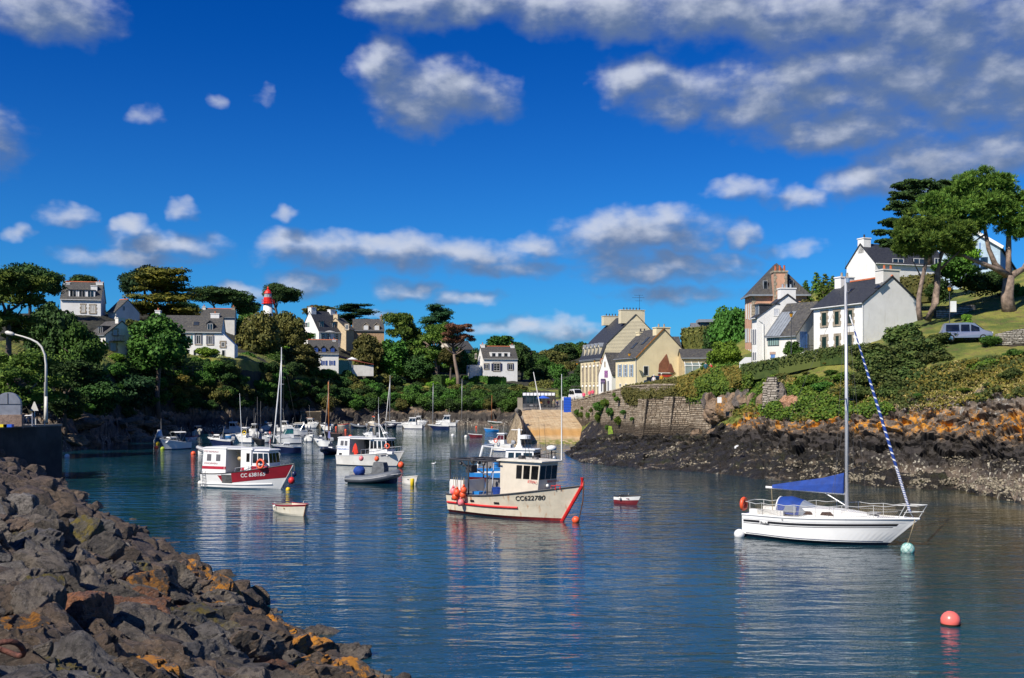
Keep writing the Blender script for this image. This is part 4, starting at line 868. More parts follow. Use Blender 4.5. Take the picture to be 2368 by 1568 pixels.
# the wooden ship
def ship_pt(px, py): u, z = H2.hit('right', px, py); return (u, z)
def cr(x, y): return ((2600+x/9.108)/1.7305, (1350+y/9.108)/1.7305)
st = thing('ship_wall_relief', 'rust brown sailing lugger relief fixed to the cream gable wall', 'wall decoration', H2.root.location, H2.root.rotation_euler.z)
def relief(name, pts, m_, a0, a1):
    q = [ship_pt(*cr(*p)) for p in pts]; b = MB(); b.X = H2.X('right'); b.extr([(u, z) for u, z in q], a0, a1, 'y'); b.build(name, m_, st)
rust = M('rust_brown_sail', (.26, .10, .055), .8, .18, 1.5)
relief('mainsail', [(300, 1280), (325, 975), (595, 600), (690, 930), (720, 1000), (650, 1280)], rust, .03, .09)
relief('foresail', [(650, 1282), (660, 1080), (748, 935), (868, 1278)], M('dark_rust_sail', (.17, .06, .04), .8), .09, .14)
relief('rail', [(300, 1282), (720, 1284), (720, 1310), (300, 1305)], frame_w, .03, .16)
relief('hull', [(290, 1310), (590, 1332), (800, 1326), (905, 1272), (915, 1280), (800, 1366), (290, 1366)], M('black_hull_board', (.02, .02, .025), .6), .03, .12)
relief('bottom', [(295, 1368), (790, 1368), (720, 1420), (640, 1452), (300, 1440)], M('red_hull_board', (.45, .03, .02), .6), .03, .12)

# ---- low annex, glass porch, and buildings behind
H3 = House('annex', 'low ochre annex with long slate roof right of the ship gable', 1576, 1650, 156, -4, 7, 828, 866, 810, M('ochre_render', (.58, .44, .24), .85), slateold, cat='annex')
b = MB(); 
for k in range(5):
    x = -H3.L/2+.3+k*1.0; b.extr([(x, 0), (x+.07, 0), (x+.07, 1.25), (x, 1.25)], -H3.W/2-1.6, -H3.W/2-1.53, 'y')
    b.add([(x, -H3.W/2-1.6, 1.25), (x+.09, -H3.W/2-1.6, 1.25), (x+.09, -H3.W/2, 1.75), (x, -H3.W/2, 1.75), (x, -H3.W/2-1.6, 1.33), (x+.09, -H3.W/2-1.6, 1.33), (x+.09, -H3.W/2, 1.83), (x, -H3.W/2, 1.83)], [(0, 1, 2, 3), (4, 5, 6, 7), (0, 1, 5, 4), (1, 2, 6, 5), (3, 0, 4, 7)])
b.box(-H3.L/2+.2, -H3.W/2-1.62, 1.17, -H3.L/2+4.6, -H3.W/2-1.5, 1.27); b.build('porch_frame', frame_w, H3.root)
MB().add([(-H3.L/2+.3, -H3.W/2-1.55, 0), (-H3.L/2+4.5, -H3.W/2-1.55, 0), (-H3.L/2+4.5, -H3.W/2-1.55, 1.2), (-H3.L/2+.3, -H3.W/2-1.55, 1.2), (-H3.L/2+.3, -H3.W/2, 1.72), (-H3.L/2+4.5, -H3.W/2, 1.72)], [(0, 1, 2, 3), (3, 2, 5, 4)]).build('porch_glazing', M('greenish_glass', (.22, .27, .26), .2, .1), H3.root)
H4 = House('outbuilding', 'small slate roof outbuilding peeping over the right slope of the ship gable', 1540, 1573, 186, -3, 7, 801, 822, 781, cream, slateold)
H5 = House('villa', 'villa with blue panels and pyramidal grey roof behind the round tree', 1603, 1655, 212, -3, 9, 781, 800, 749, white, M('pale_slate', (.16, .17, .19), .5, .15, 3))
H5.winm('front', -H5.L/2+2.2, .2, -H5.L/2+4.6, 1.4, sh=shut_sky, shm=.5)
MB().box(-H5.L/2+1.6, -2.2, H5.he+.4, -H5.L/2+4.2, 1.5, H5.hr+.2).build('glass_turret', glass, H5.root); MB().box(-H5.L/2+1.2, -2.6, H5.hr+.2, -H5.L/2+4.6, 1.9, H5.hr+.75).build('turret_roof', zinc, H5.root)

# ---- pink tower house
H6 = House('tower_house', 'tall pink rendered house with hipped slate roof and huge chimney breast', 1722, 1739, 150, -91, 7.4, 681, 830, 640, pink, slateold, roof=False)
hl, hw = H6.L/2, H6.W/2; zt = H6.he
b = MB(); e = .45; ap = CAMZ-(611-HY)/F*153-H6.zb
b.add([(-hl-e, -hw-e, zt-.1), (hl+e, -hw-e, zt-.1), (hl+e, hw+e, zt-.1), (-hl-e, hw+e, zt-.1), (-.7, 0, ap), (.9, 0, ap)], [(0, 1, 5, 4), (1, 2, 5), (2, 3, 4, 5), (3, 0, 4), (0, 3, 2, 1)]); b.build('roof', slateold, H6.root)
b = MB()
for (x0, y0, x1, y1) in ((-hl-e, -hw-e-.1, hl+e, -hw-e), (hl+e, -hw-e, hl+e+.1, -.9), (hl+e, 1.1, hl+e+.1, hw+e)): b.box(x0, y0, zt-.25, x1, y1, zt-.02)
b.build('gutter', zinc, H6.root)
H6.hr = ap; H6.slope = 0
b = MB(); b.X = H6.X('right'); cu0, cz = H6.hit('right', 1785, 660); cu1, _ = H6.hit('right', 1816, 660); ctop = CAMZ-(631-HY)/F*149.5-H6.zb
b.box(cu0, -.6, zt-4.5, cu1, .9, ctop); ch = b.build('chimney', pink, H6.root)
b = MB(); b.X = H6.X('right')
for i in range(18):
    z = zt-3+i*.42
    if z < ctop-.3:
        for (s0, sg) in ((cu0, 1), (cu1, -1)): q = .28 if i % 2 else .42; b.box(min(s0, s0+sg*q), .9, z, max(s0, s0+sg*q), .94, z+.38)
b.box(cu0-.12, -.7, ctop, cu1+.12, 1.02, ctop+.25); b.build('chimney_quoins', stone, ch)
for k in (-.5, .1, .7): MB().lathe([(.16, 0), (.13, .75), (.16, .8)], (hl+.1, (cu0+cu1)/2+k, ctop+.25), 8).build('chimney_pot', terra, ch)
for (px0, px1) in ((1764, 1774), (1824, 1834)):
    u0, _ = H6.hit('right', px0, 700); u1, _ = H6.hit('right', px1, 700); z0, z1 = zt+.7, zt+1.9
    b = MB(); b.box(hl-.5, u0, z0, hl+.05, u1, z1); w_ = b.build('dormer', zinc, H6.root); MB().box(hl+.05, u0+.08, z0+.1, hl+.08, u1-.08, z1-.1).build('pane', glass, w_)
for row in ((703, 738), (760, 792), (808, 826)):
    for k in range(3):
        px = 1724.5+k*5.2; H6.win('front', px, row[0], px+2.2, row[1], sh=shut_pale if k == 0 and row[0] == 760 else None, sur=None, bars=1, pane=curtain if k != 1 else glass)
b = MB()
for i in range(26): z = .2+i*.42; q = .3 if i % 2 else .5; b.box(hl-q, -hw-.04, z, hl+.04, -hw, z+.38) if z < zt-.3 else None; b.box(hl, -hw, z, hl+.04, -hw+q, z+.38) if z < zt-.3 else None
b.build('corner_quoins', stone, H6.root)

# ---- white gabled house in front of it
H7 = House('gabled_house', 'tall narrow white gabled house with a single shuttered window in front of the pink house', 1738.5, 1750, 132, -83, 7.6, 734, 834, 683, white, slate)
H7.win('right', 1787.5, 713, 1801, 731, bars=0, pane=M('roller_blind', (.62, .64, .68), .5)); H7.chim_px(H7.L/2-.55, 1.05, 1.9, 666.5, pots=3, potm=zinc, y=.1)
MB().tube([(H7.L/2+.08, -H7.W/2+.15, H7.he-.3), (H7.L/2+.08, -H7.W/2+.45, H7.he-.55), (H7.L/2+.08, -H7.W/2+.75, H7.he-.7), (H7.L/2+.08, -H7.W/2+.8, 0)], .05, 6).build('downpipe', frame_w, H7.root)
for (y0, y1) in ((762, 796), (815, 832)):
    for px in (1739.2, 1744): H7.win('front', px, y0, px+2.6, y1, sh=shut_grey, sur=None, bars=1, shm=.4)
H7.dormer(1744, 1.7, 1.3, slate, slateold, kind='flat')
# ---- linked slate-roofed wing with the glass strip
H8 = House('gabled_house', 'white wing with black slate roof and zinc strip behind the round bush', 1772, 1841, 126, -50, 8.2, 774, 836, 701, white2, slateold)
H8.win('front', 1775, 775.5, 1801, 800, bars=0, pane=M('pale_green_glass', (.25, .36, .33), .12, .1), fm=iron)
b = MB(); b.X = H8.X('front'); u0, z0 = H8.hit('front', 1775, 800); u1, z1 = H8.hit('front', 1801, 775.5)
for k in range(1, 6): u = u0+(u1-u0)*k/6; b.box(u-.03, .02, z0, u+.03, .06, z1)
b.build('glazing_bars', iron, H8.root)
H8.win('front', 1782, 820, 1791.5, 838, bars=0, pane=shut_sky, fm=shut_sky, door=True, label='small blue shuttered door under a pink lintel')
b = MB(); b.X = H8.X('front'); u0, z0 = H8.hit('front', 1780, 819.5); u1, _ = H8.hit('front', 1793, 819.5); b.box(u0, 0, z0, u1, .06, z0+.28); b.build('lintel', M('pinkish_granite', (.42, .28, .22), .85), H8.root)
H8.win('right', 1849, 767, 1865.5, 805, bars=0, pane=shut_sky, fm=shut_sky, label='tall blue shutters on the side gable')
sl_ = H8.slope; b = MB()
xa, xb = -H8.L/2, -H8.L/2+2.1
for k in range(6):
    x = xa+.1+k*.4; b.add([(x, -H8.W/2-.3, H8.he-.3*sl_+.24), (x+.05, -H8.W/2-.3, H8.he-.3*sl_+.24), (x+.05, -1.2, H8.he+(H8.W/2-1.2)*sl_+.24), (x, -1.2, H8.he+(H8.W/2-1.2)*sl_+.24), (x, -H8.W/2-.3, H8.he-.3*sl_+.30), (x+.05, -H8.W/2-.3, H8.he-.3*sl_+.30), (x+.05, -1.2, H8.he+(H8.W/2-1.2)*sl_+.30), (x, -1.2, H8.he+(H8.W/2-1.2)*sl_+.30)], [(4, 5, 6, 7), (0, 1, 5, 4), (1, 2, 6, 5), (3, 0, 4, 7)])
b.add([(xa, -H8.W/2-.3, H8.he-.3*sl_+.235), (xb, -H8.W/2-.3, H8.he-.3*sl_+.235), (xb, -1.2, H8.he+(H8.W/2-1.2)*sl_+.235), (xa, -1.2, H8.he+(H8.W/2-1.2)*sl_+.235)], [(0, 1, 2, 3)]); b.build('zinc_roof_strip', zinc, H8.root)
b = MB()
for k in range(6): b.tube([(H8.L/2+.5+k*.0, -H8.W/2+1+k*.8, .9), (H8.L/2+.5, -H8.W/2+1+k*.8, 1.9)], .025, 4)
for z in (1.2, 1.55, 1.9): b.tube([(H8.L/2+.5, -H8.W/2+1, z), (H8.L/2+.5, -H8.W/2+5, z)], .025, 4)
b.build('railing', iron, H8.root)
# ---- the big white house behind the yacht's mast
H9 = House('gabled_house', 'white house with dark green stone-framed shutters and red ridge, behind the yacht mast', 1881, 1996, 118, -69, 7.6, 699, 812, 642, white, slate, ridge=terra)
def q(x, y): return 1849+x/3.392, 375.6+y/3.392
for (x0, y0, x1, y1) in ((175, 1180, 209, 1280), (276, 1170, 307, 1270), (378, 1160, 412, 1262), (175, 1370, 209, 1458), (282, 1362, 308, 1452), (376, 1352, 410, 1458)):
    a0, b0 = q(x0, y0); a1, b1 = q(x1, y1); H9.win('front', a0, b0, a1, b1, sur=stone, bars=1, pane=shut_green, fm=shut_green)
H9.chim_px(H9.L/2-.75, 1.3, 2.2, 624, m=white2, pots=2); H9.chim_px(-H9.L/2+.6, 1.1, 1.9, 641, m=white, pots=2, potm=stone)
H9.skylight(1997-2, .62, .8, 1.3); H9.skylight(1930, .52, .8, 1.0)
MB().tube([(H9.L/2+.0, -H9.W/2-.12, H9.he-.1), (H9.L/2-.0, -H9.W/2-.1, 0)], .05, 6).build('downpipe', frame_w, H9.root)
# ---- upper white house
H10 = House('gabled_house', 'long white house with picture windows on the hill above the red-ridged house', 2023, 2194, 150, 20, 6.2, 607, 648, 566, white, slate)
for (a0, b0, a1, b1) in ((2063, 598, 2089, 612), (2111.5, 598, 2138, 612), (2160, 597, 2175, 612)): H10.win('front', a0, b0, a1, b1, bars=1)
for (a0, b0, a1, b1) in ((2003+30, 637, 2046, 646), (2108, 636, 2124, 647), (2140, 636, 2152, 647)): H10.win('front', a0, b0, a1, b1, bars=0, sh=shut_sage)
H10.chim_px(-H10.L/2+.6, 1.2, 1.3, 551, pots=1, potm=iron)
# ---- blue-gabled house far right
H11 = House('gabled_house', 'house with pale blue glazed gable under white bargeboards beside the big pine', 2312, 2420, 150, 62, 7.5, 572, 625, 534, M('pale_blue_render', (.42, .55, .66), .8), slate)
b = MB()
for sg in (-1, 1): b.extr([(sg*(H11.W/2+.3), H11.he-.25), (0, H11.hr+.1), (0, H11.hr+.55), (sg*(H11.W/2+.5), H11.he+.1)], -H11.L/2-.5, -H11.L/2-.12, 'x')
b.build('bargeboard', white, H11.root)
for u in (-1.2, 0, 1.2): MB().box(-H11.L/2-.06, u-.08, .3, -H11.L/2-.01, u+.08, H11.he+.8).build('window_mullion', shut_sky, H11.root)
MB().box(-H11.L/2-.03, -2.2, .2, -H11.L/2-.005, 2.2, 1.9).build('pane', glass, H11.root)

# ---- left bank
G = 'houses on the far wooded bank'
def lq(x, y): return x/3.392, 577.9+y/3.392
A = House('gabled_house', 'large white house with three flat dormers and orange ridge tiles at top left', 140, 233, 232, 14, 9, 691, 738, 653, white, slateold, G, ridge=terra)
for px in (168, 189, 209): A.dormer(px, 1.7, 1.5, white, slate, kind='flat', off=.5)
for (x0, y0, x1, y1) in ((640, 432, 665, 490), (710, 436, 746, 494)): A.win('front', *lq(x0, y0), *lq(x1, y1), sur=stone, bars=1, pane=curtain)
A.chim_px(-A.L/2+.7, 1.3, 1.6, 654, pots=2); A.chim_px(A.L/2-.7, 1.4, 1.5, 653, pots=2); A.chim_px(A.L/2-1.6, 1.3, 1.1, 661, pots=0, y=-2)
A2 = House('gabled_house', 'small white house with slate roof and one gable window right of the dormered house', 250, 268, 236, -32, 6.2, 720, 735, 694, white2, slateold, G, ridge=terra)
A2.win('right', *lq(960, 440), *lq(980, 478))
B = House('gabled_house', 'cream-white house with an iron balcony on its gable, left of the round tree', 206, 244, 188, -36, 6.4, 774, 812, 744, white2, slateold, G)
B.chim_px(B.L/2-.5, .9, 1.4, 735, pots=0); B.dormer(228, 1.6, 1.2, slate, slate, kind='flat')
B.win('right', 262, 763, 270, 775, sur=stone, pane=shut_pale); B.win('right', 255, 793, 268, 811, sur=stone, pane=shut_pale, fm=shut_pale, door=True); B.win('front', 216, 791, 226, 811, sur=stone, pane=shut_pale)
b = MB(); b.X = B.X('right'); u0, z0 = B.hit('right', 255, 789); u1, _ = B.hit('right', 283, 789); b.box(u0, 0, z0, u1, .8, z0+.1)
for k in range(9): u = u0+(u1-u0)*k/8; b.tube([(u, .75, z0+.1), (u, .75, z0+1.0)], .03, 4)
b.tube([(u0, .75, z0+1), (u1, .75, z0+1)], .04, 4); b.build('balcony', iron, B.root)
C_ = House('gabled_house', 'long white house with grey shutters, skylight and dormer behind the round tree', 352, 511, 213, 8, 7.5, 766, 830, 731, white, slateold, G)
for (x0, y0, x1, y1, m_) in ((1466, 672, 1495, 732, shut_teal), (1540, 668, 1572, 738, shut_grey), (1632, 674, 1664, 740, shut_grey)): C_.win('front', *lq(x0, y0), *lq(x1, y1), sh=m_, sur=stone)
C_.win('front', *lq(1400, 785), *lq(1485, 832), bars=0); C_.win('front', *lq(1515, 785), *lq(1540, 835), bars=0); C_.chim_px(-C_.L/2+.5, 1.0, 1.6, 718, pots=1); C_.chim_px(C_.L/2-1.6, 1.7, 1.3, 725, pots=1)
C_.skylight(451, .45, 1.1, 1.2); C_.dormer(485, 1.3, 1.3, slate, slate)
b = MB().extr([(C_.L/2, -2.5), (C_.L/2+2.6, -2.5), (C_.L/2+2.6, C_.he-2.6), (C_.L/2, C_.he)], -C_.W/2+.01, C_.W/2-1, 'y'); b.build('lean_to', white, C_.root)
C_.win('front', *lq(1735, 724), *lq(1762, 760), sur=stone); C_.win('front', *lq(1738, 785), *lq(1765, 852), bars=0, door=True)
D_ = House('gabled_house', 'small slate-roofed white house half hidden below the lighthouse trees', 464, 542, 262, 10, 7, 733, 752, 715, white2, slateold, G, ridge=terra)
D_.chim_px(-D_.L/2+.5, .8, 1.2, 709, pots=1); D_.chim_px(D_.L/2-.5, .8, 1.2, 710, pots=1, m=stone)
for px in (496, 512): D_.win('front', px, 737, px+6, 747)
E = House('gabled_house', 'white steep-gabled house with sage green shutters and two slate dormers', 737, 793, 258, 42, 9.5, 766, 800, 720, white, slate, G)
E.chim_px(-E.L/2+.8, 1.6, 1.7, 711, pots=1); E.chim_px(E.L/2-.8, 1.6, 1.6, 716, pots=0)
for px in (748, 777): E.dormer(px, 1.7, 1.6, slate, slate, off=1.0, kind='flat')
def lr(x, y): return 520.1+x/3.392, 577.9+y/3.392
E.win('left', *lr(617, 570), *lr(648, 607), sh=shut_sage, bars=2); E.win('left', *lr(690, 655), *lr(706, 703), sh=shut_sage, bars=2)
for (x0, x1) in ((760, 778), (800, 818), (868, 888)): E.win('front', *lr(x0, 655), *lr(x1, 705), sh=shut_sage, bars=2)
F_ = House('gabled_house', 'white cottage with bright blue shutters and three small dormers above the garden wall', 714.7, 782.5, 232, 13, 9, 817.5, 850, 787, white, slateold, G, ridge=terra)
for px in (731, 748.6, 769): F_.dormer(px, 1.2, 1.1, slate, slate, pane=shut_blue, fm=shut_blue)
for (x0, x1) in ((700, 722), (765, 790), (828, 852)): F_.win('front', *lr(x0, 868), *lr(x1, 905), sh=shut_blue, pane=shut_blue)
F_.chim_px(F_.L/2-.8, .9, 1.2, 786, pots=1)
b = MB(); b.add([(F_.L/2+.05, -2, 2.6), (F_.L/2+9, -2, .9), (F_.L/2+9, 2.5, .9), (F_.L/2+.05, 2.5, 3.4), (F_.L/2+.05, -2, 2.75), (F_.L/2+9, -2, 1.05), (F_.L/2+9, 2.5, 1.05), (F_.L/2+.05, 2.5, 3.55)], [(0, 1, 2, 3), (4, 5, 6, 7), (0, 1, 5, 4), (1, 2, 6, 5), (2, 3, 7, 6)]); b.build('terrace_roof', M('red_tile_roof', (.36, .09, .05), .8, .2, 3), F_.root)
MB().box(F_.L/2+.05, -1.8, -2, F_.L/2+3.5, 2.3, 2.0).build('glazed_porch', glass, F_.root); MB().box(F_.L/2+3.5, -1.5, -2, F_.L/2+9, 2.3, .75).build('porch_wall', white2, F_.root)
Gh = House('stone_house', 'ochre stone house with pointed dormers and a rough slate roof', 818, 888, 268, 12, 8, 764, 800, 739, ochre, slateold, G)
for px in (846, 871): Gh.dormer(px, 1.7, 1.4, stone, stone, off=.05, pane=frame_w)
Gh.chim_px(Gh.L/2-.4, .9, 1.3, 731, m=stone, pots=1)
Gh2 = House('stone_house', 'cream gabled wing with a tall end chimney, left of the ochre stone house', 800, 818, 262, 62, 7.4, 760, 800, 736, M('sandy_render', (.56, .44, .28), .85, .1), slateold, G)
Gh2.chim_px(-Gh2.L/2+.5, .9, 1.5, 727, pots=1); Gh2.win('left', 799, 751, 805, 762, sur=stone)
I_ = House('gabled_house', 'white house with navy shutters and broad shed dormer at the head of the inlet', 1117, 1196, 285, 13, 7.6, 829, 874, 802, white, slateold, G, ridge=terra)
def l3(x, y): return 1040+x/3.392, 635.7+y/3.392
I_.chim_px(-I_.L/2+.6, 1.1, 1.1, 796, pots=1); I_.chim_px(I_.L/2-.6, 1.1, 1.1, 798, pots=1)
b = MB(); u0, _ = I_.hit('front', 1134, 820); u1, _ = I_.hit('front', 1180, 820); b.box(u0, -I_.W/2+.5, I_.he, u1, 0, I_.he+1.75); dd = b.build('shed_dormer', white, I_.root)
for px in (1142, 1156, 1170):
    u, _ = I_.hit('front', px, 820); MB().box(u-.45, -I_.W/2+.45, I_.he+.5, u+.45, -I_.W/2+.5, I_.he+1.5).build('pane', glass, dd)
for (x0, y0, x1, y1, n_) in ((275, 700, 300, 738, 1), (343, 695, 392, 752, 2), (460, 698, 490, 744, 1)): I_.win('front', *l3(x0, y0), *l3(x1, y1), sh=M('navy_shutter', (.02, .03, .09), .6), sur=stone, bars=n_, shm=.35)
I_.win('left', *l3(198, 622), *l3(210, 655), sur=stone); I_.win('left', *l3(232, 635), *l3(240, 657))
MB().box(-I_.L/2-3.2, -1, -2.5, -I_.L/2-.001, 3.5, 3.6).build('side_wing', white, I_.root); MB().box(-I_.L/2-3.25, -.2, 2.6, -I_.L/2-3.2, .7, 3.1).build('window', glass, I_.root)
K = House('gabled_house', 'plain cream gable among the pines left of the inlet-head house', 1040, 1094, 322, 35, 7, 806, 818, 788, M('cream_gable', (.60, .54, .44), .85), slateold, G)

# ---- lighthouse
t = thing('lighthouse', 'white lighthouse with a bright red lantern room rising over the trees', 'lighthouse', P(619.5, 760, 330))
red = M('signal_red_paint', (.75, .02, .012), .45, .08); zz = lambda py: (760-py)/F*330
MB().lathe([(1.7, -4), (1.3, zz(703))], n=20).build('tower', white, t, smooth=True)
MB().lathe([(1.0, zz(703)), (1.55, zz(702.5)), (1.55, zz(701.5)), (1.28, zz(701.4)), (1.28, zz(688)), (1.0, zz(687.9))], n=20).build('gallery_drum', red, t)
MB().lathe([(1.0, zz(688)), (1.0, zz(679))], n=12).build('lantern_glass', M('lantern_glass', (.35, .42, .45), .1, .1), t)
b = MB()
for k in range(12): a = 2*math.pi*k/12; b.tube([(1.03*math.cos(a), 1.03*math.sin(a), zz(688)), (1.03*math.cos(a), 1.03*math.sin(a), zz(678.5))], .04, 4)
b.build('glazing_bars', frame_w, t)
MB().lathe([(1.2, zz(679)), (1.12, zz(677.5)), (.85, zz(673)), (.3, zz(669.5)), (.18, zz(668)), (.32, zz(666.5)), (.18, zz(665)), (.04, zz(662))], n=18).build('dome', red, t)
b = MB()
for k in range(14): a = 2*math.pi*k/14; b.tube([(1.85*math.cos(a), 1.85*math.sin(a), zz(702)), (1.85*math.cos(a), 1.85*math.sin(a), zz(694))], .035, 4)
for z in (694, 698): b.tube([(1.85*math.cos(2*math.pi*k/20), 1.85*math.sin(2*math.pi*k/20), zz(z)) for k in range(21)], .035, 4)
b.lathe([(1.9, zz(703)), (1.9, zz(702))], n=20); b.build('gallery_rail', red, t)
# ================================================================== VEGETATION
def leafmat(name, c1, c2, c3=None, rough=.75):
    m, t, b = newmat(name); o = t.n('ShaderNodeTexCoord').outputs['Object']; oi = t.n('ShaderNodeObjectInfo').outputs['Random']; g_ = t.n('ShaderNodeNewGeometry').outputs['Random Per Island']
    f = t.noise(o, 1.6, 4, .6); c = t.mix(t.sstep(f, .35, .65), c1, c2)
    c = t.mix(t.m('MULTIPLY', t.sstep(g_, .45, 1.0), .75), c, c3 or tuple(min(1, x*1.7) for x in c2))
    hsv = t.n('ShaderNodeHueSaturation', {'Hue': t.m('ADD', .485, t.m('MULTIPLY', oi, .03)), 'Value': t.m('ADD', .75, t.m('MULTIPLY', oi, .55)), 'Color': c}); 
    t.nt.links.new(hsv.outputs[0], b.inputs['Base Color']); b.inputs['Roughness'].default_value = rough; b.inputs['Specular IOR Level'].default_value = .25
    return m
LM = dict(dark=leafmat('dark_foliage', (0.016, 0.040, 0.009), (0.034, 0.074, 0.014)), mid=leafmat('green_foliage', (0.025, 0.070, 0.009), (0.054, 0.121, 0.016)),
          bright=leafmat('fresh_foliage', (0.054, 0.132, 0.012), (0.132, 0.232, 0.019)), olive=leafmat('olive_foliage', (0.046, 0.056, 0.012), (0.101, 0.096, 0.022)),
          gold=leafmat('golden_foliage', (.05, .075, .008), (.14, .15, .014), (.26, .24, .02)), pine=leafmat('pine_needles', (.034, .078, .010), (.085, .145, .018), (.17, .24, .032)),
          rusty=leafmat('dying_needles', (.11, .055, .03), (.19, .09, .05)), pale=leafmat('pale_blossom_foliage', (0.109, 0.139, 0.031), (0.372, 0.403, 0.171), (0.620, 0.620, 0.341)), cyp=leafmat('cypress_foliage', (0.009, 0.034, 0.011), (0.019, 0.056, 0.016), (0.031, 0.078, 0.022)),
          heath=leafmat('bracken_foliage', (.070, .080, .012), (.145, .130, .022), (.24, .17, .03)), straw=leafmat('dry_grass_blades', (0.264, 0.202, 0.078), (0.465, 0.372, 0.155)), gorse=leafmat('gorse_foliage', (.030, .055, .012), (.060, .090, .018), (.11, .13, .03)), ivy=leafmat('ivy_foliage', (.030, .072, .009), (.080, .140, .014), (.145, .20, .022)))
bark = M('grey_brown_bark', (.17, .13, .10), .9, .3, 2, bump=.8); bark_pale = M('pale_pine_bark', (.30, .22, .17), .9, .3, 2, bump=.8)
rs = np.random.RandomState(11)
def quads(c, nrm, s, asp=1.0, rs=rs):
    n = len(c); r = rs.normal(size=(n, 3)); u = np.cross(nrm, r); u /= np.linalg.norm(u, axis=1)[:, None]+1e-9; v = np.cross(nrm, u)
    s = np.asarray(s).reshape(-1, 1)*np.ones((n, 1)); u = u*s; v = v*s*asp
    V = np.stack([c-u*.6-v*.15, c+v*.55-u*.05, c+u*.6+v*.1, c-v*.5+u*.05], 1).reshape(-1, 3)
    return V, np.arange(4*n).reshape(n, 4)
ICO = None
def ico(sub):
    import bmesh
    bm = bmesh.new(); bmesh.ops.create_icosphere(bm, subdivisions=sub, radius=1); V = np.array([v.co[:] for v in bm.verts]); bm.verts.index_update(); Fc = np.array([[v.index for v in f.verts] for f in bm.faces]); bm.free(); return V, Fc
IC1, IC2, IC3, IC4 = ico(1), ico(2), ico(3), ico(4)
def crown(kind, seed, n, leaf):
    r = np.random.RandomState(seed); L = []
    if kind in ('broad', 'bush'):
        for i in range(30 if kind == 'broad' else 16):
            d = r.normal(size=3); d /= np.linalg.norm(d); rad = r.uniform(.45, .78)
            if kind == 'bush': d[2] = abs(d[2])
            c = d*rad*np.array([1, 1, .95]); L.append((c, r.uniform(.20, .36)*np.array([1, 1, .85])))
        L.append((np.zeros(3), np.array([.62, .62, .62])))
    elif kind == 'pine':
        for i in range(34):
            a = r.uniform(0, 2*math.pi); z = r.uniform(-.75, .85); rr = math.sqrt(r.uniform(0, 1))*.85*math.sqrt(max(.05, 1-(z*.75)**2)); L.append((np.array([rr*math.cos(a), rr*math.sin(a), z]), r.uniform(.16, .30)*np.array([1.15, 1.15, .62])))
    elif kind == 'umbrella':
        for i in range(48):
            a = r.uniform(0, 2*math.pi); rr = math.sqrt(r.uniform(0, 1))*.85; z = .55*math.sqrt(1-rr*rr)+r.uniform(-.5, .15); L.append((np.array([rr*math.cos(a), rr*math.sin(a), z]), r.uniform(.18, .32)*np.array([1.25, 1.25, .7])))
    elif kind == 'cedar':
        for i in range(56):
            z = r.uniform(-.9, .95); R_ = (1-abs(z*.4+.4)**1.6*.75)*.95; a = r.uniform(0, 2*math.pi); rr = R_*r.uniform(.3, 1); L.append((np.array([rr*math.cos(a), rr*math.sin(a), z]), r.uniform(.22, .40)*np.array([1.2, 1.2, .36])))
    elif kind == 'spire':
        for i in range(46):
            z = -1+2*(i/45.); R_ = (1-z)/2*.85+.08; a = i*2.4+r.uniform(-.4, .4); rr = R_*r.uniform(.35, .85); L.append((np.array([rr*math.cos(a), rr*math.sin(a), z]), (R_*.42+.05)*np.array([1, 1, .42])))
    V = []; Fc = []; off = 0; tot = sum(l[1][0]**2 for l in L)
    for c, s in L:
        m = max(20, int(n*s[0]**2/tot)); d = r.normal(size=(m, 3)); d[:, 2] = np.abs(d[:, 2])*np.where(r.rand(m) < .72, 1, -1); d /= np.linalg.norm(d, axis=1)[:, None]
        p = c+d*s*r.uniform(.78, 1.18, (m, 1))
        if kind in ('cedar', 'spire'): nn = d*.5+r.normal(size=(m, 3))*.5+np.array([0, 0, .6])
        elif kind in ('pine', 'umbrella'): nn = np.cross(d, r.normal(size=(m, 3)))+d*.4
        else: nn = d*.7+r.normal(size=(m, 3))*.6
        nn /= np.linalg.norm(nn, axis=1)[:, None]
        v, f = quads(p, nn, leaf*r.uniform(.5, 1.25, m), 1.0 if kind in ('broad', 'bush') else .5, r); V.append(v); Fc += (f+off).tolist(); off += len(v)
        iv, if_ = IC1; core = c+iv*s*.80*(1+.16*vnoise(iv*2.1+seed+c*9)[:, None]); V.append(core); Fc += (if_+off).tolist(); off += len(core)
    return mesh_from('crown', np.concatenate(V), Fc, (LM['mid'],))
CR = {}
for k, n, leaf, cnt in (('broad', 7500, .085, 3), ('bush', 3200, .10, 3), ('pine', 9000, .085, 2), ('umbrella', 8000, .085, 2), ('cedar', 9000, .085, 2), ('spire', 6000, .09, 2)):
    CR[k] = [crown(k, 100+i*7+len(k), n, leaf) for i in range(cnt)]
def trunk_mesh(seed, lean=.0, limbs=7, spread=.75):
    r = random.Random(seed); b = MB(); top = Vector((lean, 0, .72)); pts = [Vector((0, 0, -.04)), Vector((lean*.2, .01, .22)), Vector((lean*.55, -.01, .48)), top]
    b.tube(pts, [.034, .026, .021, .012], 8)
    for i in range(limbs):
        t = r.uniform(.42, .95); s = pts[2].lerp(top, (t-.4)/.6) if t > .4 else pts[1]; a = r.uniform(0, 6.28); l = r.uniform(.16, .32)*spread
        e = s+Vector((math.cos(a)*l, math.sin(a)*l, r.uniform(.08, .22))); b.tube([s, s.lerp(e, .5)+Vector((0, 0, -.01)), e], [.014, .010, .004], 5)
    return b.mesh('trunk', bark, True)
TR = [trunk_mesh(1), trunk_mesh(2, .05, 9), trunk_mesh(3, .0, 5, .5), trunk_mesh(4, -.16, 8)]
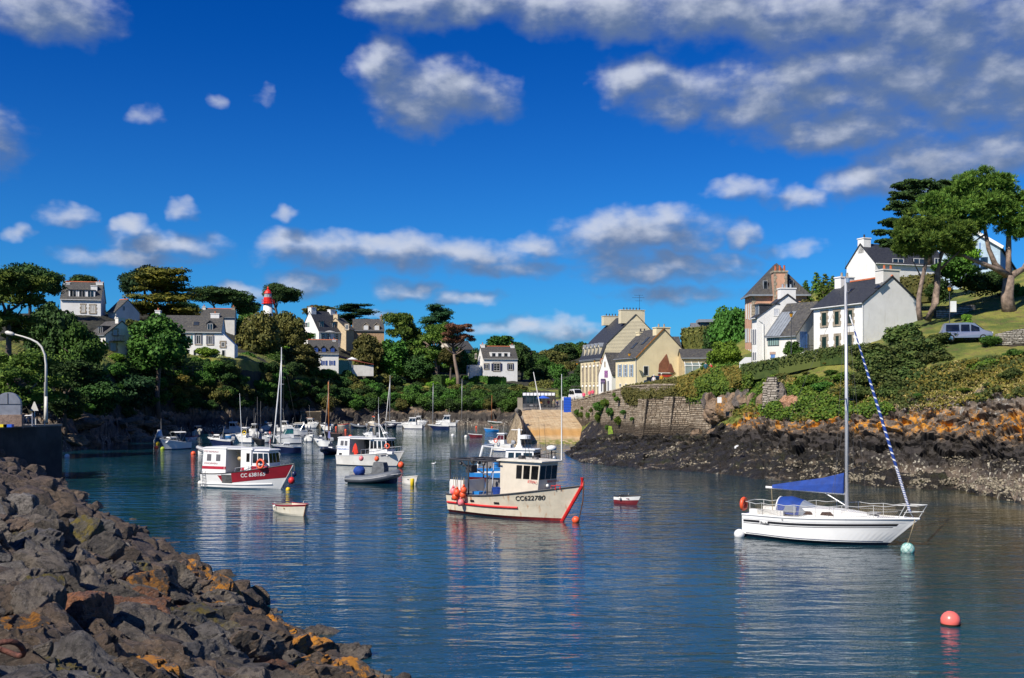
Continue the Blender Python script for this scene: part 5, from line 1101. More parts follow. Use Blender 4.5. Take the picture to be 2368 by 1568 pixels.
def near(px):
    for k, v in ((250, 'behind the quay'), (330, 'below the balcony house'), (420, 'below the round oak'), (545, 'below the grey-shuttered house'), (690, 'below the lighthouse'), (800, 'below the blue-shuttered cottage'), (930, 'below the ochre stone house'), (1060, 'below the leaning pines')):
        if px < k: return v
    return 'below the inlet-head house'
_mcache = {}
def matmesh(me, mt):
    k = (me.name, mt.name)
    if k not in _mcache:
        c = me.copy(); c.materials.clear(); c.materials.append(mt); _mcache[k] = c
    return _mcache[k]
ti = 0
def tree(px, pyT, pyB, wpx, D, kind, mt, label, name='tree', cat='tree', group=None, tr=None, trunk=True, base=None, bm=None, rz=None):
    """crown box read off the photo (top and bottom rows, width) at distance D; the trunk goes down to the ground"""
    global ti
    if px < 1215 and D < 350: D *= sS(px)
    ti += 1; x = (px-CX)/F*D; zt, zb_ = CAMZ-(pyT-HY)/F*D, CAMZ-(pyB-HY)/F*D; rw = wpx/F*D/2; g0 = ground_z(x, D, zb_-2) if base is None else base
    g0 = min(g0, zb_+.3)
    t = thing(name, label, cat, (x, D, g0), (ti*1.7) % 6.28 if rz is None else rz, group)
    me = CR[kind][ti % len(CR[kind])]; c = obj('crown', matmesh(me, LM[mt]), t)
    c.location = (0, 0, (zt+zb_)/2-g0); c.scale = (rw, rw, (zt-zb_)/2)
    if trunk:
        H_ = zt-g0; o = obj('trunk', matmesh(TR[(ti if tr is None else tr) % 4], bm or bark), t); o.scale = (H_, H_, H_*.98)
    return t
T = tree
T(70, 600, 735, 150, 215, 'umbrella', 'dark', 'dark umbrella pine topping the trees left of the dormered white house', 'pine_tree')
T(20, 625, 800, 190, 140, 'pine', 'pine', 'broad green pine at the left edge behind the street lamp', 'pine_tree')
T(120, 690, 880, 140, 165, 'broad', 'dark', 'dark dense tree in front of the dormered white house')
T(190, 735, 900, 120, 160, 'broad', 'mid', 'rounded green tree left of the balcony house', )
T(35, 800, 960, 220, 122, 'pine', 'pine', 'low spreading pine boughs behind the quay at the left edge', 'pine_tree', tr=3, bm=bark_pale)
T(150, 830, 975, 190, 140, 'pine', 'dark', 'drooping dark pine behind the street lamp', 'pine_tree')
T(220, 860, 975, 150, 160, 'broad', 'dark', 'dark tree hanging over the rocks right of the street lamp')
T(300, 850, 960, 150, 182, 'broad', 'cyp', 'almost black tree below the round oak')
T(192, 631, 690, 64, 262, 'umbrella', 'dark', 'small umbrella pine behind the white chimneys at top left', 'pine_tree')
T(335, 600, 730, 110, 262, 'umbrella', 'cyp', 'ragged black pine standing behind the golden cypress', 'pine_tree')
T(372, 618, 735, 165, 245, 'cedar', 'gold', 'golden yellow layered cypress on the left skyline', 'cypress_tree')
T(365, 722, 872, 165, 188, 'broad', 'mid', 'big round green oak between the two white houses', 'oak_tree')
T(300, 735, 800, 80, 225, 'broad', 'olive', 'olive coloured thicket above the balcony house')
T(425, 690, 745, 70, 255, 'umbrella', 'cyp', 'thin dark pine right of the golden cypress', 'pine_tree')
T(505, 655, 735, 130, 300, 'umbrella', 'dark', 'wide dark pine on the skyline left of the lighthouse', 'pine_tree')
T(565, 678, 740, 80, 300, 'broad', 'dark', 'dark round crown just left of the lighthouse')
T(600, 700, 860, 130, 228, 'broad', 'olive', 'large olive brown tree below the lighthouse')
T(668, 715, 830, 90, 244, 'broad', 'olive', 'dull green tree between the lighthouse and the steep gable')
T(648, 648, 735, 88, 322, 'umbrella', 'dark', 'mushroom-shaped pine right behind the red lantern', 'pine_tree')
T(740, 702, 735, 90, 330, 'broad', 'olive', 'brownish treetop behind the chimneys of the steep-gabled house')
T(822, 703, 752, 115, 305, 'cedar', 'cyp', 'flat-topped black cedar behind the ochre stone house', 'cedar_tree')
T(698, 762, 800, 60, 245, 'bush', 'bright', 'bright green shrub under the steep white gable', 'shrub', 'shrub', trunk=False)
T(628, 712, 790, 70, 296, 'broad', 'olive', 'brownish tree hiding the foot of the lighthouse')
T(690, 792, 870, 120, 222, 'broad', 'olive', 'broad olive tree left of the blue-shuttered cottage')
T(630, 805, 875, 90, 222, 'broad', 'mid', 'rounded green tree beside the grey garden fence')
T(935, 719, 860, 105, 268, 'pine', 'pine', 'tall fresh green pine right of the ochre stone house', 'pine_tree')
T(1012, 706, 800, 95, 282, 'cedar', 'cyp', 'dark tufted cypress on the skyline above the leaning pines', 'cypress_tree')
T(1010, 745, 850, 110, 262, 'pine', 'pine', 'leaning green pine with bare pale trunk', 'pine_tree', tr=1, bm=bark_pale)
T(1060, 745, 800, 76, 258, 'pine', 'rusty', 'dying pine with rust red needles on a tall leaning trunk', 'pine_tree', tr=3, bm=bark_pale)
T(850, 768, 870, 100, 252, 'broad', 'olive', 'olive green tree in front of the ochre stone house')
T(905, 780, 880, 110, 255, 'broad', 'mid', 'dark green tree below the tall fresh pine')
T(965, 810, 885, 90, 258, 'broad', 'dark', 'dark tree at the foot of the leaning pines')
T(1040, 800, 850, 60, 262, 'broad', 'olive', 'sparse brown-green tree between the leaning trunks')
T(1160, 773, 830, 110, 322, 'broad', 'mid', 'round green tree behind the inlet-head house')
T(1205, 785, 870, 70, 305, 'broad', 'dark', 'dark tree right of the inlet-head house')
for i, (px, py, w_, D) in enumerate([(1235, 808, 75, 345), (1262, 822, 80, 338), (1275, 800, 80, 372), (1300, 790, 90, 395), (1335, 786, 90, 400), (1365, 784, 85, 398), (1240, 840, 80, 322), (1285, 838, 80, 330), (1320, 825, 80, 350), (1325, 862, 70, 300), (1290, 872, 70, 292), (1255, 868, 70, 292), (1350, 840, 70, 310), (1395, 785, 90, 405), (1440, 790, 90, 405), (1500, 800, 90, 405)]):
    T(px, py, py+75, w_, D, 'broad', ('dark', 'mid', 'olive')[i % 3], 'green tree of the wooded hill '+('right of the inlet-head house' if px < 1250 else 'above the cafe' if px < 1330 else 'left of the hotel')+(', high on the skyline' if py < 815 else ', low on the slope'), group='trees of the wooded hill')
# back rows filling the wooded skyline on the left
for i, (px, py, w_, D) in enumerate([(245, 712, 80, 250), (440, 705, 80, 275), (570, 720, 90, 262), (780, 745, 80, 290), (880, 775, 90, 275), (960, 765, 90, 290), (1090, 800, 80, 330), (1130, 800, 80, 340), (1055, 800, 90, 300), (1000, 830, 80, 285), (-60, 620, 200, 190), (-180, 640, 200, 180), (300, 770, 90, 195), (475, 800, 70, 218)]):
    T(px, py, py+95, w_, D, 'broad', ('dark', 'olive', 'mid')[i % 3], 'tree on the skyline '+near(px).replace('below', 'above').replace('behind the quay', 'at the left edge'), group='background trees of the far bank')
# shrubs of the far bank
def gpy(px, D): x = (px-CX)/F*D; return HY-(ground_z(x, D)-CAMZ)/D*F
r2 = random.Random(5)
def seen(px, py):                                     # the ground that shows at a photo position
    o = Vector((0, 0, CAMZ)); d = Vector(((px-CX)/F, 1, -(py-HY)/F)).normalized(); hs = [h[0] for h in (b.ray_cast(o, d) for b in BV) if h[0] is not None]
    return min(hs, key=lambda p: p.y) if hs else None
def shrub_at(px, py, w_, mt, lab, grp_, hk=.8, name='shrub'):
    p = seen(px, py)
    if p is None or p.y > 330: return
    k = sS(px) if px < 1215 else 1; T(px, py-w_*hk*.75, py+w_*hk*.25, w_, p.y/k, 'bush', mt, lab, name, 'shrub', grp_, trunk=False, base=p.z-w_*.25/F*p.y)
for i in range(250):
    px = r2.uniform(150, 1215); t_ = r2.random(); lo_ = float(np.interp(px, [150, 300, 450, 700, 1215], [975, 965, 950, 950, 950])); hi_ = float(np.interp(px, [150, 300, 540, 700, 1000, 1215], [850, 838, 850, 868, 905, 915])); py = lo_+(hi_-lo_)*t_
    shrub_at(px, py, r2.uniform(30, 62), r2.choice(['dark', 'mid', 'mid', 'dark', 'olive']), 'dense shrub of the shaded bank thicket '+near(px)+(', low by the rocks' if t_ < .35 else ', halfway up' if t_ < .7 else ', near the top'), 'bushes of the shaded bank thicket', name='thicket_bush')
for i in range(46):
    px = r2.uniform(640, 1215); dw = float(np.interp(px, [0, 690, 930, 1130, 1200], [122, 236, 268, 252, 250])); D = dw+r2.uniform(16, 42); w_ = r2.uniform(20, 42); py = gpy(px, D); D /= sS(px); h = w_*.6
    T(px, py-h, py+h*.15, w_, D, 'bush', r2.choice(['mid', 'bright', 'olive', 'dark']), 'rounded garden shrub on the terraces '+near(px), 'shrub', 'shrub', 'shrubs of the far gardens', trunk=False)
T(812, 882, 938, 78, 249, 'bush', 'pale', 'pale cream-flowering bush above the far moorings', 'shrub', 'shrub', trunk=False)
T(742, 850, 960, 90, 240, 'spire', 'dark', 'dark drooping spruce in front of the garden wall', 'spruce_tree')
T(572, 808, 850, 40, 216, 'bush', 'mid', 'small dense green bush right of the grey-shuttered house', 'shrub', 'shrub', trunk=False)
T(478, 799, 835, 58, 205, 'bush', 'bright', 'yellow-green bush in front of the grey-shuttered house', 'shrub', 'shrub', trunk=False)
T(498, 815, 848, 50, 203, 'bush', 'pale', 'grey-green flowering bush in front of the grey-shuttered house', 'shrub', 'shrub', trunk=False)
for px, py, w_ in ((385, 880, 50), (415, 895, 56), (440, 900, 44), (400, 915, 50), (370, 900, 40), (425, 925, 44)): shrub_at(px, py, w_, 'heath' if px % 2 else 'gold', 'golden brown bush on the sunlit patch of the bank', 'golden bushes of the far bank')
T(268, 812, 845, 40, 184, 'bush', 'bright', 'bright shrub under the balcony house', 'shrub', 'shrub', trunk=False)
# hedges (clipped): leafy boxes
def hedge(pts, wd, h, mt, label, dens=42, leaf=.3, name='hedge', group=None):
    r = np.random.RandomState(len(pts)*17+int(abs(pts[0][0]))); t = thing(name, label, 'hedge', Vector(pts[0])+Vector((0, 0, 0)), 0, group); o = Vector(pts[0]); V = []; Fc = []; off = 0; cb = MB()
    for a, b_ in zip(pts[:-1], pts[1:]):
        a, b_ = Vector(a)-o, Vector(b_)-o; d = b_-a; L = d.length; s = Vector((d.y, -d.x, 0)).normalized(); n = int(L*dens); k = r.rand(n); side = r.rand(n); ang = (side-.25)*math.pi*1.5
        c_, s_ = np.cos(ang), np.sin(ang); m_ = np.maximum(np.abs(c_), np.abs(s_)); uu, vv = c_/m_, s_/m_
        base = np.array(a)[None]+np.array(d)[None]*k[:, None]; p = base+np.array(s)[None]*(uu*wd/2)[:, None]+np.array([0, 0, 1.])*((vv+1)/2*h)[:, None]+r.normal(size=(n, 3))*.07
        nn = np.array(s)[None]*c_[:, None]+np.array([0, 0, 1.])*s_[:, None]+r.normal(size=(n, 3))*.5; nn /= np.linalg.norm(nn, axis=1)[:, None]
        v, f = quads(p, nn, leaf*r.uniform(.6, 1.2, n), 1, r); V.append(v); Fc += (f+off).tolist(); off += len(v)
        sv = s*(wd/2-.06); cb.add([a-sv-Vector((0, 0, .8)), a+sv-Vector((0, 0, .8)), b_+sv-Vector((0, 0, .8)), b_-sv-Vector((0, 0, .8)), a-sv+Vector((0, 0, h-.06)), a+sv+Vector((0, 0, h-.06)), b_+sv+Vector((0, 0, h-.06)), b_-sv+Vector((0, 0, h-.06))], [(0, 1, 5, 4), (1, 2, 6, 5), (2, 3, 7, 6), (3, 0, 4, 7), (4, 5, 6, 7)])
    obj('leaves', mesh_from('leaves', np.concatenate(V), Fc, (LM[mt],)), t, kind='stuff'); cb.build('core', LM[mt], t); return t
hp = lambda L_: [P(px, py, D*(sS(px) if px < 1215 else 1)) for px, py, D in L_]
hedge(hp([(395, 866, 203), (470, 864, 203), (548, 862, 206)]), 1.6, 2.2, 'dark', 'dark hedge along the foot of the grey-shuttered house', leaf=.3, dens=70)
hedge(hp([(1060, 912, 262), (1120, 912, 264), (1190, 912, 262)]), 2, 2.4, 'dark', 'long dark clipped hedge above the inlet head', leaf=.35, dens=80)
hedge(hp([(1120, 902, 270), (1185, 904, 268)]), 1, .7, 'bright', 'low bright yellow-green clipped hedge below the inlet-head house', leaf=.3)
hedge(hp([(985, 882, 262), (1030, 884, 262)]), 3, 1.8, 'dark', 'clipped dark oval hedge on the garden slope', leaf=.35, dens=80)
hedge(hp([(790, 892, 256), (850, 893, 256)]), 1.2, .9, 'bright', 'low light green hedge edging the far lawn', leaf=.3)
hedge(hp([(875, 862, 264), (912, 864, 262)]), 1.6, 2.0, 'mid', 'green clipped hedge right of the red-roofed terrace', leaf=.3, dens=70)
hedge(hp([(1300, 924, 262), (1350, 922, 250)]), 2, 2.6, 'dark', 'tall black-green hedge behind the slipway cafe', leaf=.4, dens=80)
hedge(hp([(1070, 882, 280), (1110, 884, 280), (1165, 886, 278)]), 1.6, 1.6, 'mid', 'flowery hedge in front of the inlet-head house', leaf=.35, dens=60)
hedge(hp([(1592, 803, 190), (1660, 800, 180)]), 3, 3.2, 'olive', 'brown-tinged hedge below the pyramidal roof', leaf=.35, dens=90)
# ---------------- right side
T(1695, 688, 850, 115, 168, 'broad', 'mid', 'tall leafy tree left of the pink tower house')
T(1655, 735, 850, 75, 175, 'broad', 'dark', 'dark tree between the villa and the tall leafy tree')
T(1678, 782, 870, 95, 138, 'broad', 'bright', 'yellow-green garden tree left of the white garden wall', cat='tree')
T(1648, 828, 880, 62, 139, 'bush', 'mid', 'dark bush behind the couple walking', 'shrub', 'shrub', trunk=False)
T(1888, 632, 750, 90, 172, 'spire', 'pine', 'pointed green conifer right of the pink house', 'conifer_tree')
T(1925, 640, 750, 80, 176, 'spire', 'pine', 'farther pointed conifer showing beside the left chimney', 'conifer_tree')
T(1862, 650, 740, 70, 170, 'spire', 'mid', 'short conifer against the pink wall', 'conifer_tree')
T(1862, 655, 760, 80, 152, 'spire', 'mid', 'dense green conifer close behind the pink wall', 'conifer_tree')
T(1908, 636, 760, 95, 156, 'spire', 'pine', 'tall dense conifer behind the left chimney of the red-ridged house', 'conifer_tree')
T(1940, 668, 750, 70, 150, 'broad', 'mid', 'round tree behind the red-ridged roof')
T(1872, 690, 770, 90, 150, 'broad', 'olive', 'olive thicket behind the slate-roofed wing')
T(1831, 786, 838, 56, 121.5, 'broad', 'mid', 'neat rounded green bush in front of the blue shutters', 'shrub', 'shrub', trunk=False)
def big_pine(root_px, root_py, D, label, trunks, blobs, mt, kind='pine', name='pine_tree', bmat=None, seed=1):
    """trunks: list of (list of (px,py,dD), r0, r1); blobs: (px,py,dD,r_px,flat)"""
    o = P(root_px, root_py, D); t = thing(name, label, 'tree', o); b = MB()
    for pts, r0, r1 in trunks:
        q_ = [P(a, c_, D+d)-o for a, c_, d in pts]; k = len(q_); b.tube(q_, [r0+(r1-r0)*i/(k-1) for i in range(k)], 9)
    b.build('trunk', bmat or bark_pale, t, smooth=True); r = np.random.RandomState(seed); V = []; Fc = []; off = 0
    for (px, py, dd, rp, fl) in blobs:
        c = np.array(P(px, py, D+dd)-o); rr = rp/F*D*1.32
        for j in range(12):
            dv = r.normal(size=3); dv /= np.linalg.norm(dv); cc = c+dv*rr*r.uniform(.35, 1.05)*np.array([1, 1, fl]); s = rr*r.uniform(.26, .42)*np.array([1.1, 1.1, fl])
            if kind == 'pine':                       # every shoot is a bottle-brush tuft of needles
                m = 26; d = r.normal(size=(m, 3)); d[:, 2] = np.abs(d[:, 2])*np.where(r.rand(m) < .8, 1, -1); d /= np.linalg.norm(d, axis=1)[:, None]; p = cc+d*s
                for k in range(m):
                    ax = d[k]+np.array([0, 0, .45]); ax /= np.linalg.norm(ax); nn = 9; w_ = r.normal(size=(nn, 3)); w_ -= (w_@ax)[:, None]*ax; w_ /= np.linalg.norm(w_, axis=1)[:, None]+1e-9
                    tip = ax*.32+w_*.17; nr = np.cross(tip, r.normal(size=(nn, 3))); nr /= np.linalg.norm(nr, axis=1)[:, None]+1e-9; sd = nr*.045; b0 = p[k]+ax*r.uniform(-.18, .12, (nn, 1))
                    v = np.stack([b0-sd*.5, b0+sd*.5, b0+tip+sd*.4, b0+tip-sd*.4], 1).reshape(-1, 3); V.append(v); Fc += (np.arange(4*nn).reshape(nn, 4)+off).tolist(); off += len(v)
            else:
                m = 150; d = r.normal(size=(m, 3)); d[:, 2] = np.abs(d[:, 2])*np.where(r.rand(m) < .7, 1, -1); d /= np.linalg.norm(d, axis=1)[:, None]; p = cc+d*s*r.uniform(.8, 1.25, (m, 1)); nn = d*.5+r.normal(size=(m, 3))*.5+np.array([0, 0, .5]); nn /= np.linalg.norm(nn, axis=1)[:, None]
                v, f = quads(p, nn, .30*r.uniform(.5, 1.2, m), .5, r); V.append(v); Fc += (f+off).tolist(); off += len(v)
            iv, if_ = IC1; core = cc+iv*s*.60*(1+.2*vnoise(iv*2+off)[:, None]); V.append(core); Fc += (if_+off).tolist(); off += len(core)
    obj('crown', mesh_from('crown', np.concatenate(V), Fc, (LM[mt],)), t); return t
def rq(x, y): return 1849+x/3.392, 375.6+y/3.392
def B_(L_): return [(*rq(x, y), dd, r_/3.392, fl) for x, y, dd, r_, fl in L_]
def T_(L_): return [([(*rq(x, y), dd) for x, y, dd in pts], r0, r1) for pts, r0, r1 in L_]
big_pine(2130, 640, 134, 'dark cypress with ragged flat plates behind the green pine, over the white roof', T_([([(1020, 800, 0), (1000, 600, 0), (960, 420, 0), (930, 180, 0)], .35, .1), ([(1000, 600, 0), (850, 420, 0)], .15, .05), ([(1000, 600, 0), (720, 560, 1)], .15, .05)]),
    B_([(930, 170, 0, 75, .35), (830, 180, 1, 70, .35), (1050, 190, 0, 90, .4), (780, 260, 0, 70, .3), (900, 270, 1, 90, .4), (1000, 300, -1, 90, .4), (760, 350, 0, 80, .35), (860, 380, 0, 90, .4), (720, 470, 0, 80, .35), (820, 490, 0, 90, .35), (900, 470, 1, 80, .4), (680, 560, 0, 75, .3), (760, 580, 1, 90, .35), (650, 620, 0, 60, .3), (1120, 250, 1, 90, .4), (1160, 170, 2, 60, .35), (700, 640, 0, 70, .3)]), 'dark', kind='cypress', name='cypress_tree', seed=3)
big_pine(*rq(1640, 1175), 119, 'great umbrella pine with a forked grey trunk and bright green crown on the lawn', T_([([(1640, 1180, 0), (1625, 1050, 0), (1640, 890, 0)], .75, .55), ([(1640, 900, 0), (1635, 700, 1), (1640, 500, 1), (1620, 250, 1)], .42, .12), ([(1630, 900, 0), (1530, 800, -1), (1480, 680, -1), (1450, 520, -1), (1430, 300, 0)], .38, .1), ([(1625, 880, 0), (1520, 830, -2), (1400, 780, -2), (1280, 730, -2), (1120, 700, -2)], .34, .1), ([(1660, 890, 0), (1760, 830, 1), (1840, 640, 1), (1860, 420, 1)], .4, .12), ([(1460, 560, -1), (1340, 640, -1)], .12, .05), ([(1640, 520, 1), (1720, 380, 1)], .15, .05)]),
    B_([(1420, 130, 0, 75, .7), (1510, 170, 0, 80, .7), (1290, 180, -1, 85, .7), (1230, 250, 0, 85, .7), (1370, 230, -1, 95, .7), (1470, 270, -1, 95, .7), (1590, 180, 1, 70, .7), (1570, 300, 0, 90, .7), (1690, 250, 1, 90, .7), (1660, 370, 0, 90, .6), (1250, 350, -1, 95, .7), (1120, 340, 0, 90, .7), (1020, 330, 0, 75, .65), (1060, 410, 0, 90, .6), (1180, 430, -1, 100, .6), (1330, 400, -1, 100, .65), (1470, 420, -1, 90, .6), (1580, 430, 0, 85, .6), (1730, 470, 0, 80, .55), (1660, 500, 1, 70, .5), (1800, 300, 1, 110, .7), (1880, 420, 1, 110, .6), (1420, 330, 1, 90, .6), (1310, 280, 1, 100, .7), (1300, 470, 0, 70, .5), (1240, 520, -1, 80, .5), (1380, 500, -1, 70, .5), (1150, 280, 0, 70, .6), (1700, 560, 0, 60, .45)]), 'pine', seed=5)
big_pine(*rq(960, 1230), 116, 'twin-trunked leaning pine with low green crown beside the white gable', T_([([(945, 1240, 0), (930, 1150, 0), (935, 1040, 0), (960, 920, 0), (985, 800, 0), (990, 700, 0), (960, 620, 0)], .30, .14), ([(1000, 1240, 1), (1060, 1100, 1), (1075, 980, 1), (1085, 850, 1), (1110, 720, 0), (1150, 600, 0)], .42, .18), ([(1090, 850, 1), (1180, 760, 0), (1260, 690, 0)], .16, .06), ([(940, 1060, 0), (950, 900, 1), (880, 760, 0)], .14, .05)]),
    B_([(870, 470, 0, 80, .65), (960, 500, 0, 80, .65), (900, 560, -1, 90, .6), (830, 620, 0, 75, .6), (1040, 540, 0, 95, .65), (1150, 530, 0, 95, .65), (1100, 620, -1, 100, .6), (980, 640, -1, 95, .6), (880, 680, 0, 90, .55), (1000, 700, 0, 80, .5), (1220, 600, 0, 90, .6), (1280, 540, 0, 80, .6), (1190, 680, 0, 85, .5), (1290, 650, 0, 70, .5), (800, 690, 0, 60, .5)]), 'pine', seed=8)
T(2238, 725, 785, 34, 108, 'pine', 'bright', 'young fir sapling on the bank in front of the silver van', 'sapling', rz=0)
# dark thicket right of the twin pines, garden bushes
for i, (px, py, w_, D, mt, lab) in enumerate([(2205, 590, 120, 128, 'mid', 'tall leafy bush left of the blue-gabled house'), (2255, 620, 100, 129, 'dark', 'dark bush between the twin pine and the great pine'), (2170, 640, 70, 127, 'dark', 'shaded bush behind the twin-trunked pine'), (2300, 620, 90, 130, 'dark', 'dark shrub behind the great pine trunk'), (2225, 560, 80, 138, 'bright', 'light green shrub at the top of the garden'), (2350, 650, 60, 128, 'mid', 'shrub right of the great pine trunk')]):
    T(px, py, py+80, w_, D, 'bush', mt, lab, 'shrub', 'shrub', trunk=False)
hedge(hp([(2075, 690, 131), (2165, 682, 128)]), 2, 2.4, 'olive', 'tall clipped hedge behind the trunks of the twin pine', leaf=.25, dens=160)
hedge(hp([(1652, 880, 124), (1715, 872, 121)]), 1.6, 1.5, 'ivy', 'clipped green hedge end below the white garden wall', leaf=.22, dens=160)
hedge(hp([(1715, 866, 117), (1760, 858, 116.5), (1800, 851, 116), (1850, 839, 115.5), (1900, 829, 115), (1960, 823, 112), (2010, 818, 110)]), 1.0, 1.0, 'gorse', 'long low clipped hedge running along the foot of the white houses', leaf=.2, dens=150)
# big gorse mounds right of the white house and ground cover
gb = [(2090+q_*31 % 150-75, 770+(q_*47 % 110), 120, 108-(q_*47 % 110)*.075) for q_ in range(1, 16)]+[(2090, 745, 130, 110.5), (2040, 790, 110, 108), (2130, 770, 150, 107), (2070, 820, 130, 104.5), (2160, 800, 130, 104.5), (2010, 850, 110, 104.5), (2110, 850, 150, 101.5), (2190, 840, 120, 101), (1985, 885, 90, 102), (2060, 885, 110, 100), (2140, 890, 110, 98.5), (2185, 760, 80, 108)]
for px, py, w_, D in gb: T(px, py, py+w_*.62, w_, D, 'bush', 'gorse', 'dark olive gorse mound, '+('upper' if py < 790 else 'middle' if py < 850 else 'lower')+(' left' if px < 2080 else ' right')+' part of the thicket beside the white gable', 'gorse_bush', 'shrub', 'gorse mounds of the right slope', trunk=False)
for px, py, w_, D, mt in [(1950, 885, 60, 101, 'ivy'), (1905, 905, 60, 103, 'mid'), (1770, 940, 46, 107.5, 'gorse'), (1870, 895, 70, 107, 'ivy'), (2230, 880, 70, 94, 'olive'), (2290, 800, 60, 101, 'mid'), (2340, 880, 70, 88, 'gorse'), (2250, 850, 50, 99, 'heath'), (2350, 830, 60, 97, 'mid')]:
    shrub_at(px, py, w_, mt, 'low wild bush rooted in the rocky right slope, '+('left of' if px < 2000 else 'right of')+' the gorse thicket', 'wild bushes of the right slope', .6)
for i in range(60):
    px = r2.uniform(1745, 2360); py = r2.uniform(835, 930)
    if not (1985 < px < 2200 and py < 900): shrub_at(px, py, r2.uniform(16, 38), r2.choice(['ivy', 'mid', 'olive', 'heath', 'gorse', 'olive']), 'small scrubby bush on the '+('upper' if py < 870 else 'lower')+' slope '+('below the white houses' if px < 2000 else 'under the road'), 'scrub of the right slope', .55, 'scrub_bush')
# ground cover: leaf litter of ivy, bracken, grass on the right slope
def cover(name, label, mt, n, sel, leaf, hgt, seed, asp=1.0, up=.5):
    r = np.random.RandomState(seed); m = np.where(sel)[0]; k = m[r.randint(0, len(m), n)]; p = rp[k]+r.normal(size=(n, 3))*np.array([.16, .16, .03]); lump = np.clip(fbm(p*np.array([.5, .5, .5]), seed, 3)+.35, 0, 1)
    p[:, 2] += r.rand(n)*hgt*(.25+lump)+.02; nn = r.normal(size=(n, 3))*.6+np.array([-.1, -.4, up]); nn /= np.linalg.norm(nn, axis=1)[:, None]
    v, f = quads(p, nn, leaf*r.uniform(.5, 1.3, n), asp, r); o = obj(name, mesh_from(name, v, f, (LM[mt],)), kind='stuff'); o['label'] = label; o['category'] = 'ground cover'
nz = fbm(rp*.22, 91, 4); nz2 = fbm(rp*.5, 95, 4); bx = rp[:, 0]; vis = (rb_ < 5.25)
veg = (rb_ > np.interp(bx, [22.5, 24, 40], [5.1, 3.75, 3.85])) & vis & (bx > 22.3)
cover('ivy_cover', 'glossy green ivy and creepers trailing over the brow of the right bank', 'ivy', 42000, veg & (nz > -.05) & ((bx < 33) | (rb_ > 4.95)), .20, .75, 1)
cover('bracken_cover', 'brown and olive bracken on the right bank', 'heath', 26000, veg & (nz < .12), .20, .5, 2)
cover('olive_scrub', 'low olive scrub on the right slope', 'gorse', 24000, veg & (nz2 > .0) & (bx > 26), .2, .6, 3)
cover('grass_cover', 'dry straw-coloured grass on the right slope above the rocks', 'straw', 30000, (rb_ > 3.95) & vis & (bx > 24) & (nz2 < .0), .16, .30, 4, .25, .1)
# growth over the stone wall top (px 1450-1720)
def wallgrowth():
    r = np.random.RandomState(77); n = 30000; px = r.uniform(1440, 1735, n); t_ = r.rand(n)
    top = np.interp(px, [1440, 1450, 1475, 1500, 1560, 1640, 1735], [898, 893, 889, 885, 876, 853, 845]); bot = np.interp(px, [1440, 1450, 1480, 1510, 1540, 1600, 1640, 1700, 1735], [912, 930, 945, 932, 945, 938, 930, 925, 905])
    D = np.interp(px, [1440, 1503, 1570, 1640, 1735], [147, 139, 130.5, 123.5, 117]); lump = fbm(np.stack([px*.05, t_*3, px*0], 1), 5, 3)
    py = top+(bot-top)*t_; x = (px-CX)/F*D; z = CAMZ-(py-HY)/F*D; y = D-1.2*np.sin(t_*math.pi)*(1+lump)-.3+3.5*np.clip(.4-t_, 0, 1)**1.0
    p = np.stack([x*y/D, y, CAMZ-(py-HY)/F*y], 1)+r.normal(size=(n, 3))*.12; nn = r.normal(size=(n, 3))*.55+np.array([-.3, -.6, .5]); nn /= np.linalg.norm(nn, axis=1)[:, None]
    br = (px+lump*60) < 1560; g_ = fbm(np.stack([px*.02, t_*2, px*0], 1), 8, 3) > -.12
    for nm, mt, m, lab in (('brown_creeper', 'olive', br, 'olive brown creeper hanging over the harbour wall left of the ivy'), ('ivy_curtain', 'ivy', ~br & g_, 'bright green ivy curtain over the harbour wall top'), ('bracken_fringe', 'heath', ~br & ~g_, 'rusty bracken fringe among the ivy over the harbour wall')):
        v, f = quads(p[m], nn[m], .24*r.uniform(.5, 1.3, m.sum()), 1, r); o = obj(nm, mesh_from(nm, v, f, (LM[mt],)), kind='stuff'); o['label'] = lab; o['category'] = 'creeper'
wallgrowth()
# a solid bank of earth under the creepers
b = MB(); top = []; bot = []
for px in range(1440, 1741, 20):
    D = float(np.interp(px, [1440, 1503, 1570, 1640, 1735], [147.5, 139.5, 131.5, 124.5, 118])); a = float(np.interp(px, [1440, 1475, 1500, 1560, 1640, 1735], [901, 893, 889, 880, 860, 853])); c = float(np.interp(px, [1440, 1480, 1540, 1600, 1640, 1735], [912, 935, 935, 930, 925, 905]))
    top.append((P(px, a, D+.3), P(px, a+3, D+7))); bot.append(P(px, c, D))
b.loft([[bot[i], P(1440+20*i, (910+890)/2, 0) if False else (bot[i]+top[i][0])/2+Vector((-.15, -.5, 0)), top[i][0], top[i][1]] for i in range(len(top))]); b.build('earth_bank', darksoil, kind='structure')

